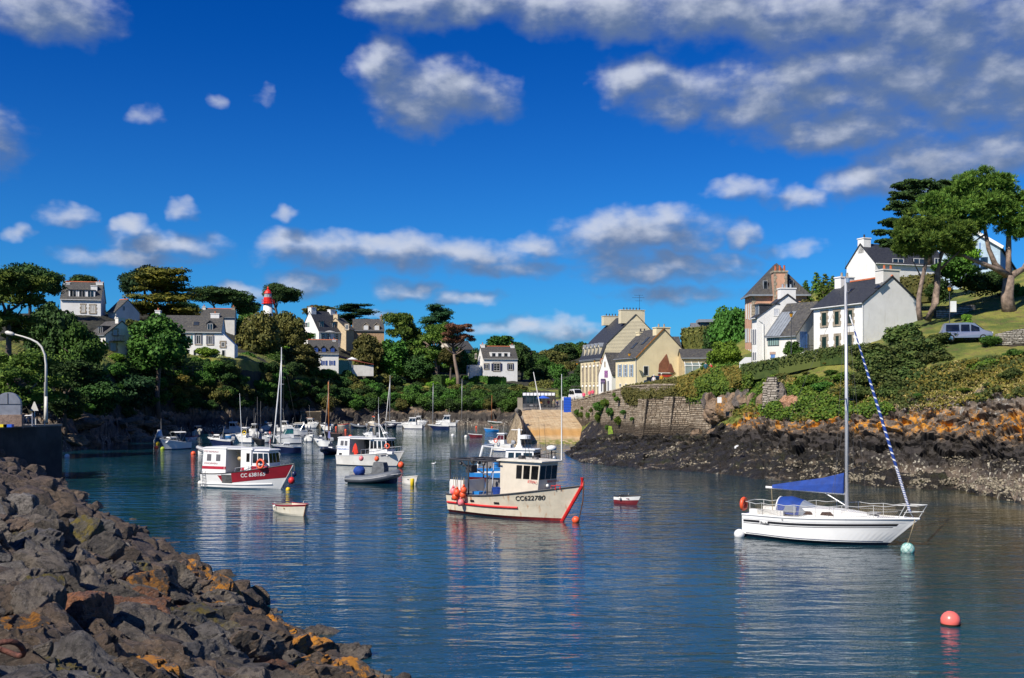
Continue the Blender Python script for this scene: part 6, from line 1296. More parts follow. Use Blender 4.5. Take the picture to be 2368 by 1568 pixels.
# oysters and pale shell on the lower rocks
r = np.random.RandomState(61); V = []; Fc = []; off = 0
for (x0, y0, x1, y1, wd, n_) in ((1345, 1066, 1575, 1044, 9, 420), (1575, 1076, 1640, 1070, 7, 120), (1700, 1082, 1850, 1078, 12, 380), (1850, 1100, 1960, 1075, 14, 300), (1960, 1100, 2150, 1108, 20, 900), (2150, 1105, 2366, 1130, 24, 1100), (2180, 1060, 2366, 1080, 12, 260), (1480, 1062, 1520, 1050, 6, 60), (1640, 1050, 1760, 1045, 8, 90)):
    for i in range(n_):
        f = r.rand(); p = seen(x0+(x1-x0)*f+r.normal()*4, y0+(y1-y0)*f+r.normal()*wd*.5)
        if p is None or p.z < .03 or fbm(np.array([[p.x*.7, p.y*.7, p.z*2]]), 3, 3)[0] < .02: continue
        s_ = r.uniform(.05, .13); iv, if_ = IC1; V.append(iv*np.array([s_, s_, s_*.55])*r.uniform(.7, 1.3, 3)+np.array(p)); Fc += (if_+off).tolist(); off += len(iv)
o = obj('oyster_shells', mesh_from('oyster_shells', np.concatenate(V), Fc, (M('oyster_shell', (.36, .31, .22), .8, .5, 4),)), kind='stuff'); o['label'] = 'pale oyster shells crusting the lower rocks of the right shore'; o['category'] = 'shells'
# ================================================================== BOATS
gel = M('white_gelcoat', (.78, .78, .76), .28, .05, .8); gelw = M('weathered_white_hull', (.72, .70, .65), .4, .08, 1.2, stain=((.45, .30, .14), .35)); creamh = M('cream_boat_paint', (.68, .61, .47), .42, .08, 1.5, stain=((.42, .17, .04), .8)); creamc = M('cream_cabin_paint', (.64, .57, .46), .45, .06, 1.5)
navy = M('navy_paint', (.012, .02, .07), .3, .1); blue = M('bright_blue_paint', (.02, .22, .60), .4, .12, 2); redb = M('red_antifouling', (.30, .02, .02), .6, .2, 3); dred = M('dark_red_paint', (.30, .012, .025), .4, .1, 2); scar = M('scarlet_paint', (.65, .02, .02), .5, .1); blackb = M('black_hull_paint', (.014, .014, .016), .4, .1)
blueaf = M('blue_bottom_paint', (.01, .04, .14), .6, .1); tube_g = M('grey_hypalon', (.10, .115, .14), .55, .08, 2); tube_l = M('pale_grey_hypalon', (.45, .46, .47), .55, .08, 2); tube_n = M('navy_hypalon', (.02, .025, .05), .5, .1); canv = M('blue_canvas', (.004, .045, .27), .75, .15, 3, bump=.4, bscale=5); canw = M('white_canvas', (.75, .75, .72), .8, .06)
canvg = M('grey_cover_canvas', (.13, .14, .15), .8, .2, 3, bump=.7, bscale=4); ora = M('orange_plastic', (.80, .10, .03), .45, .05); pinkb = M('pink_buoy_plastic', (.80, .20, .22), .4, .05); chrome = M('steel_rail', (.55, .56, .57), .3, .05, metal=.8); alu = M('anodised_mast', (.52, .53, .55), .4, .05, 3, metal=.3); dgrey = M('dark_grey_gear', (.05, .05, .055), .6, .2, 4)
wood = M('varnished_wood', (.26, .10, .035), .45, .2, 6); woodo = M('orange_varnished_spar', (.42, .14, .03), .4, .15, 4); deckc = M('cream_deck', (.55, .50, .40), .7, .08); greyp = M('grey_deck_paint', (.20, .19, .19), .7, .15, 2); yel = M('yellow_plastic', (.75, .52, .01), .5, .05); motor = M('outboard_grey', (.30, .31, .33), .4, .1); rope = M('old_rope', (.34, .27, .16), .9, .1); rustc = M('rusty_chain', (.16, .07, .035), .85, .2); sailw = M('white_sailcloth', (.74, .74, .72), .7, .05); teal_g = M('teal_glass', (.03, .16, .15), .12, .2)
def sm(a): a = max(0, min(1, a)); return a*a*(3-2*a)
class Boat:
    def __init__(s, name, label, cat, px0, px1, wl, head, B=None, fa=.7, fb=1.1, tr=.8, rake=.8, mats=None, zs=(.12, .45, .8), deck=None, flare=.3, L=None, group=None, open_=False, draft=.35, D=None, floor=.12, n=16, gun=None, sheer=2.0, pos=None, hullname='hull'):
        D = D or Dw(wl); h = R(head); w_ = (px1-px0)/F*D; s.L = L or w_/(abs(math.cos(h))+.32*abs(math.sin(h))); L = s.L; s.B = B or max(1.2, L*.34); s.fa, s.fb, s.tr, s.rake, s.fl, s.sh = fa, fb, tr, rake, flare, sheer; s.d = draft
        c = pos or Vector((((px0+px1)/2-CX)/F*D, D, 0)); s.root = thing(name, label, cat, c, h, group); s.zs = zs
        mats = list(mats or [gel, gel, gel, gel, gel]); mats[1] = mats[0]             # bottom, lower, mid, band, top edge
        ring = []; ts = [1-(1-i/n)**1.25 for i in range(n+1)]; lv = [-draft, -.12, zs[0], None, None, None]
        def col(t, sd):
            hh = s.h(t); z = [-draft*(1-t*.6), -.1, zs[0], zs[0]+(hh-zs[0])*zs[1], zs[0]+(hh-zs[0])*zs[2], hh]; P_ = []
            for i, zz in enumerate(z): P_.append((0+s.xo(t, zz), 0, zz) if i == 0 else s.S(t, zz, sd))
            return P_
        um = []; [um.append(m) for m in mats if m not in um]; b = MB()
        for sd in (-1, 1):
            R_ = [col(t, sd) for t in ts]
            for i in range(n):
                for j in range(5): b.add([R_[i][j], R_[i+1][j], R_[i+1][j+1], R_[i][j+1]], [(0, 1, 2, 3) if sd < 0 else (3, 2, 1, 0)], um.index(mats[j]))
        a, c_ = col(0, -1), col(0, 1)
        for j in range(5): b.add([a[j], a[j+1], c_[j+1], c_[j]], [(0, 1, 2, 3)], um.index(mats[j]))
        b.build(hullname, um, s.root)
        b = MB(); e = [s.S(t, s.h(t), -1) for t in ts]; f = [s.S(t, s.h(t), 1) for t in ts]
        if open_:
            q = lambda t, sd, z, k: (lambda p: (p[0], p[1]*k, z))(s.S(t, max(z, .1), sd)); rg = []
            for t in ts: tt = .03+t*.9; k = .93; rg.append([q(tt, -1, s.h(tt)-.005, .96), q(tt, -1, floor, .86), q(tt, 1, floor, .86), q(tt, 1, s.h(tt)-.005, .96)])
            b.loft(rg, caps=(True, True)); b.build('inner_hull', deck or deckc, s.root)
        else:
            b.loft([[e[i], ((e[i][0]+f[i][0])/2, 0, e[i][2]+.05*s.B*.3), f[i]] for i in range(n+1)]); b.build('deck', deck or gel, s.root)
        MB().tube(e+[f[-1-i] for i in range(n+1)], .035 if L < 8 else .05, 5).build('gunwale', gun or mats[4], s.root)
    def h(s, t): return s.fa+(s.fb-s.fa)*t**s.sh
    def bw(s, t): return s.tr+(1-s.tr)*sm(t/.45) if t < .45 else max(.012, 1-((t-.45)/.55)**2.1)
    def xo(s, t, z): return -s.L/2+s.L*t*(1-s.rake/s.L)+s.rake*(t**4)*max(-.3, z)/s.fb+s.rake*0
    def S(s, t, z, sd=-1):
        k = max(0, min(1, z/s.h(t))) if z > 0 else 0; wlw = s.bw(t)*(1-s.fl*.2-s.fl*.55*t**2); w_ = wlw+(s.bw(t)-wlw)*k**1.4
        if z < 0: w_ *= .82
        return (s.xo(t, z), sd*s.B/2*w_, z)
    def X(s, t): return -s.L/2+s.L*t
    def SL(s, t, z, sd=-1):                            # point on the built plating (straight between its levels)
        hh = s.h(t); a = s.zs[0]; zl = [-.1, a, a+(hh-a)*s.zs[1], a+(hh-a)*s.zs[2], hh]
        for p, q in zip(zl[:-1], zl[1:]):
            if z <= q: f = (z-p)/(q-p); A_, B_ = Vector(s.S(t, p, sd)), Vector(s.S(t, q, sd)); return tuple(A_.lerp(B_, f))
        return s.S(t, z, sd)
    def strake(s, name, m, t0, t1, z, r=.04, dz=0.0, sides=(-1, 1), k=18):
        for sd in sides: MB().tube([tuple(Vector(s.SL(t, zz, sd))+Vector((0, sd*r*.4, 0))) for t, zz in [(t0+(t1-t0)*i/k, z(t0+(t1-t0)*i/k) if callable(z) else z) for i in range(k+1)]], r, 5).build(name, m, s.root)
    def band(s, name, m, t0, t1, za, zb, sides=(-1, 1), k=40, off=.012):
        for sd in sides:
            b = MB(); rg = []
            for i in range(k+1):
                t = t0+(t1-t0)*i/k; o = Vector((0, sd*off, 0)); rg.append([tuple(Vector(s.SL(t, za(t)+(zb(t)-za(t))*f, sd))+o) for f in (0, .25, .5, .75, 1)])
            b.loft(rg); b.build(name, m, s.root)
    def letters(s, txt, size, t0, z0, m, sd=-1, slope=0.0):
        cu = bpy.data.curves.new('registration', 'FONT'); cu.body = txt; cu.size = size; cu.align_x = 'LEFT'; cu.offset = .018*size
        to = bpy.data.objects.new('tmp', cu); COL.objects.link(to); bpy.context.view_layer.update(); me = bpy.data.meshes.new_from_object(to.evaluated_get(bpy.context.evaluated_depsgraph_get())); bpy.data.objects.remove(to)
        for v in me.vertices: t = t0+v.co.x/s.L; p = s.SL(t, z0+v.co.y+slope*v.co.x, sd); v.co = (p[0], p[1]+sd*.022, p[2])
        me.materials.clear(); me.materials.append(m); obj('registration_number', me, s.root)
    def rail(s, t0, t1, hgt=.55, k=8, r=.018, m=None, sides=(-1, 1), bow=True, mid=True):
        b = MB(); pts = {sd: [Vector(s.S(t0+(t1-t0)*i/k, s.h(t0+(t1-t0)*i/k), sd))*1 for i in range(k+1)] for sd in (-1, 1)}
        for sd in sides:
            up = [p+Vector((0, -sd*.05, hgt)) for p in pts[sd]]; b.tube(up, r, 5)
            if mid: b.tube([p-Vector((0, 0, hgt*.5)) for p in up], r*.7, 4)
            for p, q in zip(pts[sd], up): b.tube([p, q], r*.9, 4)
        if bow: b.tube([pts[-1][-1]+Vector((0, .05, hgt)), pts[-1][-1]*.5+pts[1][-1]*.5+Vector((.15, 0, hgt)), pts[1][-1]+Vector((0, -.05, hgt))], r, 5)
        b.build('rail', m or chrome, s.root)
    def outboard(s, c=None, z=None, k=1.0, tilt=0):
        x = -s.L/2-.12; z = z if z is not None else s.fa; b = MB(); b.X = Matrix.Translation((x, 0, z)) @ Matrix.Rotation(R(tilt), 4, 'Y') @ Matrix.Scale(k, 4); b.loft([[(-.28, -.13, .05), (.16, -.15, .0), (.16, .15, .0), (-.28, .13, .05)], [(-.34, -.16, .3), (.2, -.17, .3), (.2, .17, .3), (-.34, .16, .3)], [(-.24, -.11, .52), (.14, -.12, .56), (.14, .12, .56), (-.24, .11, .52)]], closed=True, caps=(True, True)); b.box(-.1, -.06, -.7, .06, .06, .05); b.build('outboard_motor', c or motor, s.root)
    def fender(s, t, m=None, sd=-1, round_=0, z=.35): p = Vector(s.S(t, max(z, .1), sd))+Vector((0, sd*.12, 0)); b = MB(); (b.ball(p, round_, 12) if round_ else b.lathe([(.02, -.33), (.10, -.27), (.10, .22), (.03, .3)], p, 8)); b.tube([p+Vector((0, 0, .25)), Vector(s.S(t, s.h(t), sd))+Vector((0, 0, .05))], .012, 4); b.build('fender', m or sailw, s.root, smooth=True)
def panel(root, name, q, u0, v0, u1, v1, m, off=.02, label=None, thick=.015):
    A, B_, C, D = [Vector(p) for p in q]; f = lambda u, v: A.lerp(B_, u).lerp(D.lerp(C, u), v); n_ = (B_-A).cross(D-A).normalized(); c = (A+B_+C+D)/4
    if n_.dot(c-Vector((c.x*.0+root_c(root), 0, c.z*.6))) < 0: n_ = -n_
    V = [f(u0, v0), f(u1, v0), f(u1, v1), f(u0, v1)]; return MB().add([p-n_*.02 for p in V]+[p+n_*off for p in V], [(4, 5, 6, 7), (0, 1, 5, 4), (1, 2, 6, 5), (2, 3, 7, 6), (3, 0, 4, 7)]).build(name, m, root, label=label)
_rc = [0]
def root_c(r): return _rc[0]
def cabin(bt, name, x0, x1, w0, z0, h, sb=.1, sf=.3, tw=.85, m=None, wins=True, nside=3, nfront=3, glassm=None, roof=True, roofm=None, over=.12, wv=(.42, .88), wf=1.0, back=False, skipside=0.0):
    """wheelhouse: tapered box with separate panes; returns its four side quads"""
    m = m or gel; w1 = w0*tw; wf_ = w0*wf; b = MB(); lo = [(x0, -w0/2, z0), (x1, -wf_/2, z0), (x1, wf_/2, z0), (x0, w0/2, z0)]; hi = [(x0+sb, -w1/2, z0+h), (x1-sf, -w1*wf/2, z0+h), (x1-sf, w1*wf/2, z0+h), (x0+sb, w1/2, z0+h)]
    b.add(lo+hi, [(0, 3, 2, 1), (4, 5, 6, 7), (0, 1, 5, 4), (1, 2, 6, 5), (2, 3, 7, 6), (3, 0, 4, 7)]); cb = b.build(name, m, bt.root); _rc[0] = (x0+x1)/2; g_ = glassm or glass_boat
    Q = dict(s=(lo[0], lo[1], hi[1], hi[0]), p=(lo[3], lo[2], hi[2], hi[3]), f=(lo[1], lo[2], hi[2], hi[1]), b=(lo[0], lo[3], hi[3], hi[0]))
    if wins:
        for k_, n_ in (('s', nside), ('p', nside), ('f', nfront), ('b', 2 if back else 0)):
            for i in range(n_):
                a = skipside if k_ in 'sp' else 0; u0 = a+.05+(.92-a)*i/n_; u1 = a+.05+(.92-a)*(i+1)/n_-.035; panel(cb, 'window', Q[k_], u0, wv[0], u1, wv[1], g_)
    if roof:
        b = MB(); o = over; zt = z0+h; V = [(x0+sb-o, -w1/2-o, zt+.004), (x1-sf+o*1.6, -w1*wf/2-o, zt+.004), (x1-sf+o*1.6, w1*wf/2+o, zt+.004), (x0+sb-o, w1/2+o, zt+.004)]; b.loft([V, [(p[0], p[1], p[2]+.06) for p in V], [(p[0]*.9+(x0+x1)*.05, p[1]*.8, p[2]+.12) for p in V]], closed=True, caps=(True, True)); b.build('roof', roofm or m, bt.root)
    return Q, cb
def mast(bt, x, z0, zt, r=.06, lean=0.0, m=None, spread=.8, boom=0.0, boomz=1.0, cover=None, stay=None, shrouds=True, t_st=1.0, name='mast'):
    top = Vector((x+lean, 0, zt)); MB().tube([(x, 0, z0), (x+lean*.5, 0, (z0+zt)/2), top], [r, r*.9, r*.6], 8).build(name, m or alu, bt.root, smooth=True); b = MB(); zs = z0+(zt-z0)*.62; xs = x+lean*.62
    if spread: MB().tube([(xs, -spread, zs), (xs, 0, zs+.04), (xs, spread, zs)], .022, 5).build('spreader', alu, bt.root)
    if shrouds:
        for sd in (-1, 1): b.tube([top*.98+Vector((x+lean, 0, zt))*.02, (xs, sd*spread, zs), (x-.1, sd*bt.B*.46, z0)], .010, 3)
        b.tube([top, (-bt.L/2, 0, bt.fa)], .010, 3); b.tube([(x+lean*.9, 0, z0+(zt-z0)*.9), (bt.L/2-.1, 0, bt.fb)], .012, 3); b.build('rigging', dgrey, bt.root)
    if boom:
        MB().tube([(x, 0, z0+boomz), (x-boom, 0, z0+boomz+.08)], .05, 7).build('boom', alu, bt.root)
        if cover: MB().loft([[(x-.02, -.09, z0+boomz+.05), (x-.02, -.05, z0+boomz+.62), (x-.02, .05, z0+boomz+.62), (x-.02, .09, z0+boomz+.05)], [(x-boom*.5, -.10, z0+boomz+.06), (x-boom*.5, -.04, z0+boomz+.38), (x-boom*.5, .04, z0+boomz+.38), (x-boom*.5, .10, z0+boomz+.06)], [(x-boom, -.05, z0+boomz+.1), (x-boom, -.03, z0+boomz+.2), (x-boom, .03, z0+boomz+.2), (x-boom, .05, z0+boomz+.1)]], closed=True, caps=(True, True)).build('sail_cover', cover, bt.root)
    if stay: p, q = Vector((x+lean*.88, 0, z0+(zt-z0)*.88)), Vector((bt.L/2-.25, 0, bt.fb+.25)); MB().tube([p, p.lerp(q, .5), q], [.04, .085, .06], 7).build('furled_jib', stay, bt.root)
def whip(bt, x, y, z, h, m=None, r=.015, lean=0): MB().tube([(x, y, z), (x-lean, y, z+h)], [r, r*.4], 4).build('antenna', m or gel, bt.root)
def ring_(root, c, R_=.30, r=.07, m=None, rot=(90, 0, 0), name='lifebuoy'):
    b = MB(); k = 16; 
    for i in range(k):
        pass
    b.tube([(R_*math.cos(2*math.pi*i/k), R_*math.sin(2*math.pi*i/k), 0) for i in range(k+1)], r, 7, cap=False); o = b.build(name, m or ora, root, smooth=True); o.location = c; o.rotation_euler = [R(a) for a in rot]; return o

# -------- generic moored boats
def cruiser(label, px0, px1, wl, head, ch=1.15, hullm=None, g_=None, cabm=None, low=False, bimini=None, out=True, rail=True, ant=1.6, fa=.8, fb=1.2, fenders=(.35, .6), back=.28, front=.72, B=None, cover=None, group='cabin cruisers on their moorings', win=None, top=None):
    hm = hullm or gel; bt = Boat('motor_cruiser', label, 'motor boat', px0, px1, wl, head, fa=fa, fb=fb, mats=[blueaf, hm, hm, hm, gel], group=group, B=B); L, B_ = bt.L, bt.B; zd = fa+.1
    if cover: 
        b = MB(); b.loft([[(bt.X(.15), -B_*.42, zd), (bt.X(.15), -B_*.2, zd+.9), (bt.X(.15), B_*.2, zd+.9), (bt.X(.15), B_*.42, zd)], [(bt.X(.5), -B_*.42, zd), (bt.X(.5), -B_*.22, zd+1.15), (bt.X(.5), B_*.22, zd+1.15), (bt.X(.5), B_*.42, zd)], [(bt.X(.78), -B_*.25, zd+.2), (bt.X(.74), -B_*.1, zd+.6), (bt.X(.74), B_*.1, zd+.6), (bt.X(.78), B_*.25, zd+.2)]], caps=(True, True)); b.build('canvas_cover', cover, bt.root)
    elif low:
        cabin(bt, 'cuddy', bt.X(.45), bt.X(.85), B_*.62, zd, ch*.5, .05, .6, .8, m=cabm, nside=2, nfront=1, glassm=g_, over=.03); _rc[0] = bt.X(.4)
        b = MB(); q = [(bt.X(.40), -B_*.34, zd+ch*.45), (bt.X(.52), -B_*.24, zd+ch*.45), (bt.X(.47), -B_*.20, zd+ch*.85), (bt.X(.40), -B_*.28, zd+ch*.85)]
        b.add(q+[(x, -y, z) for x, y, z in q], [(0, 1, 2, 3), (4, 7, 6, 5), (1, 5, 6, 2)]); b.build('windscreen', glass_boat, bt.root)
    else: cabin(bt, 'wheelhouse', bt.X(back), bt.X(front), B_*.72, zd, ch, .05, ch*.55, .84, m=cabm, nside=2, nfront=2, glassm=g_, back=True, roofm=top); cabin(bt, 'foredeck_cabin', bt.X(front)-ch*.45, bt.X(.93), B_*.5, zd+.05, .38, .0, .35, .8, m=cabm, wins=False, roof=False, wf=.5)
    if bimini:
        b = MB(); z1 = zd+1.35; x0, x1 = bt.X(.18), bt.X(.58); b.loft([[(x, -B_*.36, z1-.12), (x, -B_*.2, z1), (x, B_*.2, z1), (x, B_*.36, z1-.12)] for x in (x0, (x0+x1)/2, x1)]); b.build('bimini_top', bimini, bt.root); b = MB()
        for x in (x0, x1):
            for y in (-1, 1): b.tube([(x, y*B_*.36, z1-.12), ((x0+x1)/2, y*B_*.42, zd)], .02, 4)
        b.build('bimini_frame', chrome, bt.root)
    if rail: bt.rail(.55, .96, .4, 5, .016)
    if out: bt.outboard()
    if ant: whip(bt, bt.X(back+.08), B_*.2, zd+(ch if not low else .3), ant, lean=.25)
    for i, t in enumerate(fenders): bt.fender(t, sd=-1)
    return bt
cruiser('blue-hulled boat with a white canvas cover, leftmost of the moored cruisers', 352, 385, 1026, -70, hullm=M('mid_blue_hull', (.03, .12, .28), .4), cover=canw, rail=False)
cruiser('white speedboat with raised white bimini, bow towards the quay corner', 370, 437, 1039, -125, low=True, cover=None, bimini=canw, fa=.85, fb=1.45)
cruiser('tiny cream half-decked cabin boat below the round jetty', 444, 473, 1009, -40, ch=.8, cabm=creamc, hullm=creamc, rail=False, out=False, ant=0)
cruiser('white motor cruiser with navy hull lying behind the white rib', 475, 542, 1031, 165, hullm=navy, low=True, bimini=None, fb=1.2)
cruiser('white pilothouse cruiser with two red flags, behind the yellow-lifebuoy boat', 517, 567, 1003, -15, g_=glass_boat)
cr_y = cruiser('white pilothouse boat with a yellow lifebuoy beside its cabin door', 540, 588, 1024, 165, ch=1.3)
ring_(cr_y.root, (cr_y.X(.3), .95, 1.5), .25, .07, yel, (90, 0, 0))
cruiser('small white cruiser tucked behind the yellow-lifebuoy boat', 563, 589, 994, 170, low=True)
cruiser('white open bow rider moored alone near the far bank', 600, 632, 995.5, -20, low=True, ant=0)
cruiser('white pilothouse boat with teal windows beside the tall mast', 632, 697, 1026, -160, g_=teal_g, ch=1.3)
cruiser('cruiser with cream canvas flybridge hood behind the teal-windowed boat', 659, 712, 1007, -155, ch=1.0, bimini=deckc)
cruiser('white cruiser with raised aerials under the far landing stage', 701, 740, 990, -15, ch=1.0, bimini=M('brown_canvas', (.30, .2, .16), .8), ant=3)
cruiser('white motor boat stern-on left of the lilac flag boat', 705, 731, 1022, -60, ch=1.0, low=True)
lf = cruiser('white day cruiser flying a lilac flag left of the navy rib', 724, 765, 1034, 175, low=True, ant=0)
MB().add([(0, 0, 0), (.05, .25, -.9), (-.3, .0, -1.1), (-.15, -.1, -.05)], [(0, 1, 2, 3)]).build('flag', M('lilac_flag', (.35, .36, .65), .8), lf.root).location = (lf.X(.12), 0, 2.2); whip(lf, lf.X(.12), 0, .8, 1.5)
cruiser('white pilothouse cruiser with blue stripe, left of the navy sloop', 925, 979, 991.5, 170, ch=1.35)
cruiser('white pilothouse cruiser partly hidden by the blue-striped cruiser', 953, 990, 986, -10, ch=1.3)
cruiser('white pilothouse boat lying behind the navy sloop', 1006, 1055, 986, 175, ch=1.5)
wd = cruiser('white cabin boat with dark red-tinted windows beside the pier fenders', 1125, 1188, 1044, 155, ch=1.2, g_=M('dark_red_glass', (.10, .015, .02), .15), hullm=gelw, ant=1.5, fa=.9, fb=1.35); ring_(wd.root, (wd.X(.55), 1.0, 1.4), .22, .06, ora)
def openboat(label, px0, px1, wl, head, m, stripe=None, bottom=None, deck=None, fa=.42, fb=.58, tr=.66, out=False, name='rowing_boat', group='open rowing boats', thw=2, B=None, L=None, gun=None, D=None):
    B = B or 0; hh = R(head); L = L or (px1-px0)/F*(D or Dw(wl))/(abs(math.cos(hh))+.30*abs(math.sin(hh))); B = B or min(L*.42, 1.7)
    bt = Boat(name, label, 'rowing boat', px0, px1, wl, head, fa=fa, fb=fb, tr=tr, rake=.35, mats=[bottom or m, bottom or m, bottom or m, m, stripe or m], zs=(.1, .42, .84), deck=deck or deckc, open_=True, flare=.35, group=group, B=B, L=L, gun=gun or stripe or m, D=D, draft=.2)
    for k in range(thw): x = bt.X(.3+.28*k); w_ = bt.S(.3+.28*k, bt.h(.3+.28*k)*.75)[1]*-1.9; MB().box(x-.11, -w_/2, bt.h(.4)*.72, x+.11, w_/2, bt.h(.4)*.72+.04).build('thwart', deck or wood, bt.root)
    if out: bt.outboard(k=.7)
    return bt
openboat('white launch with red gunwale and pink buoy, left of the cream half-decker', 429, 458, 1016.5, 20, gel, stripe=dred)
openboat('pale blue skiff with two orange floats beyond the quay rocks', 292, 331, 1016, 5, M('pale_blue_paint', (.30, .42, .50), .5))
openboat('small blue and white boat between the two pilothouse cruisers', 521, 545, 1011, 10, gel, bottom=blue)
openboat('cream launch with a red stripe at the foot of the far rocks', 781, 809, 986, 10, creamc, stripe=scar)
openboat('sky blue skiff drawn up at the foot of the pier', 1117, 1153, 998, -165, blue, stripe=gel, fa=.45, fb=.7)
openboat('maroon rowing skiff with white rim off the pier', 1082, 1115, 1011, 178, M('maroon_paint', (.14, .01, .02), .5), stripe=gel)
openboat('bright blue dinghy behind the orange mast', 747, 766, 988, 0, blue)
sk = openboat('white skiff propped up at a slant behind the navy cruiser', 480, 500, 1000, 150, gel); sk.root.rotation_euler = (0, R(35), R(150)); sk.root.location.z = 1.0
sb = cruiser('cream wooden cabin launch with an orange lifebuoy on its roof', 849, 876, 986, 175, ch=1.25, cabm=creamc, hullm=creamc, rail=False, out=False, back=.35, front=.6, fa=.6, fb=.95, group=None); ring_(sb.root, (sb.X(.45), 0, 2.15), .3, .08, ora, (15, 0, 0))
def rib(label, px0, px1, wl, head, m, console=True, out=True, B=None, name='inflatable_boat', strip=None, tub=.24, L=None):
    D = Dw(wl); h = R(head); L = L or (px1-px0)/F*D/(abs(math.cos(h))+.32*abs(math.sin(h))); B_ = B or L*.40; t = thing(name, label, 'inflatable boat', Vector((((px0+px1)/2-CX)/F*D, D, 0)), h)
    class O: pass
    o = O(); o.root, o.L, o.B, o.fa, o.fb = t, L, B_, .45, .6; o.X = lambda u: -L/2+L*u
    pts = [(-L/2, -B_/2+tub, .32)]+[(-L/2+L*u, -(B_/2-tub)*math.cos(max(0, (u-.55)/.42)**1.6*math.pi/2), .32+.9*max(0, u-.3)**1.6) for u in (.15, .35, .55, .7, .82, .9, .96)]; pts += [(L/2-.05, 0, .32+.9*.7**1.6)]; full = pts+[(x, -y, z) for x, y, z in pts[-2::-1]]
    MB().tube(full, [tub*.75]+[tub]*(len(full)-2)+[tub*.75], 12).build('tube', m, t, smooth=True)
    if strip: MB().tube([(x*1.0+(.0 if abs(y) > .2 else tub), y+(tub*.98 if y > 0 else -tub*.98 if y < 0 else 0), z+.02) for x, y, z in full], .03, 5).build('rubbing_strip', strip, t)
    b = MB(); b.loft([[(x, y*.95, z-.08), (x*.98, 0, -.15)] for x, y, z in pts]); b.loft([[(x, -y*.95, z-.08), (x*.98, 0, -.15)] for x, y, z in pts]); b.add([(x, y*.8, .2) for x, y, z in full], [list(range(len(full)))]); b.build('hull', gel if m is tube_l else navy, t)
    if console: MB().loft([[(-.25, -.3, .2), (.3, -.3, .2), (.3, .3, .2), (-.25, .3, .2)], [(-.2, -.25, .95), (.1, -.25, .95), (.1, .25, .95), (-.2, .25, .95)]], closed=True, caps=(True, True)).build('console', gel, t); MB().add([(.12, -.28, .93), (.12, .28, .93), (-.08, .26, 1.3), (-.08, -.26, 1.3)], [(0, 1, 2, 3)]).build('windscreen', glass_boat, t)
    if out: Boat.outboard(o, z=.5, k=.9)
    return o
cruiser('white cuddy boat with blue windscreen trim, just left of the tall sloop', 596, 634, 1024, -20, low=True, ant=0)
cruiser('white weekender cruiser lying left of the lone bow rider', 566, 604, 1010, 170, ch=1.2, ant=2)
cruiser('white cruiser with two whip aerials behind the sloop mast', 640, 682, 999, -12, ch=1.1, ant=2.5)
cruiser('small white boat close under the far landing stage', 738, 768, 996, 168, low=True, ant=0)
cruiser('white motor boat behind the oilskin boat with navy cover', 838, 872, 1020, 175, ch=1.3, top=navy)
rib('pale grey and white inflatable boat with console behind the red wheelhouse boat', 454, 515, 1051, 172, tube_l, strip=navy)
rib('navy inflatable boat pointing at the camera, right of the lilac flag', 741, 787, 1051, -100, tube_n)
rib('grey inflatable boat moored before the far rocks', 810, 847, 990, 172, tube_g)
rib('navy inflatable tender left of the white ketch', 868, 893, 988, 5, tube_n, console=False); rib('navy inflatable boat with console below the white ketch', 893, 917, 990, 3, tube_n)
# -------- moored sailing boats
def sloop(label, px0, px1, wl, head, hm, pm, pyTop, stay=sailw, boomc=None, fa=.75, fb=1.0, mm=None, spread=.9, band=None, bottom=None, cabinm=None, leanpx=0, r=.06, group=None):
    bt = Boat('sailing_boat', label, 'sailing boat', px0, px1, wl, head, fa=fa, fb=fb, tr=.55, rake=1.1, mats=[bottom or blueaf, hm, hm, band or hm, gel], group=group, flare=.15, B=None); L = bt.L; D = Dw(wl)
    b = MB(); cabin(bt, 'coachroof', bt.X(.38), bt.X(.72), bt.B*.55, fa+.02, .38, .05, .5, .8, m=cabinm, nside=3, nfront=0, over=.02, wv=(.3, .75))
    xw = (pm-CX)/F*D; off = (xw-bt.root.location.x)/math.cos(R(head)); zt = CAMZ-(pyTop-HY)/F*D
    off = max(-L*.3, min(L*.35, off)); mast(bt, off, fa+.2, zt, r, lean=-.1, m=mm, boom=L*.36 if boomc else 0, boomz=.8, cover=boomc, stay=stay, spread=spread); return bt
sloop('white-decked sloop with navy hull and the tallest mast among the moorings', 626, 697, 1049, -155, navy, 650, 803, boomc=sailw, fa=.85, fb=1.15, spread=1.3, r=.09)
sloop('white ketch-like sloop with furled grey jib on the far moorings', 889, 930, 985, 178, gel, 900.5, 868, spread=1.0, band=navy, r=.075)
sloop('navy blue sloop with a slender leaning pale mast', 987, 1040, 993, 170, navy, 1000, 886, stay=None, spread=.8)
sloop('small white sloop furthest right of the far moorings', 1055, 1090, 982, 176, gel, 1067, 876, stay=None)
sloop('dark green gaff boat with an orange mast near the pier', 1126, 1163, 983.6, 172, M('bottle_green_paint', (.008, .04, .03), .4), 1136, 913, stay=None, mm=woodo, spread=0, cabinm=wood)
bt = Boat('sailing_boat', 'black traditional lugger with a tall orange wooden mast and leaning grey spar', 'sailing boat', 746, 792, 1018, 160, fa=1.0, fb=1.35, tr=.6, mats=[blackb]*4+[blackb], deck=wood, rake=.4, open_=False)
mast(bt, bt.X(.72), .9, CAMZ-(883-HY)/F*Dw(1018), .13, m=woodo, spread=0, shrouds=True, lean=.1); MB().tube([(bt.X(.95), .2, 1.2), (bt.X(.78), .1, 6.0), (bt.X(.72), 0, 9.3)], [.06, .07, .04], 6).build('spar', M('grey_spar', (.28, .24, .2), .8), bt.root)
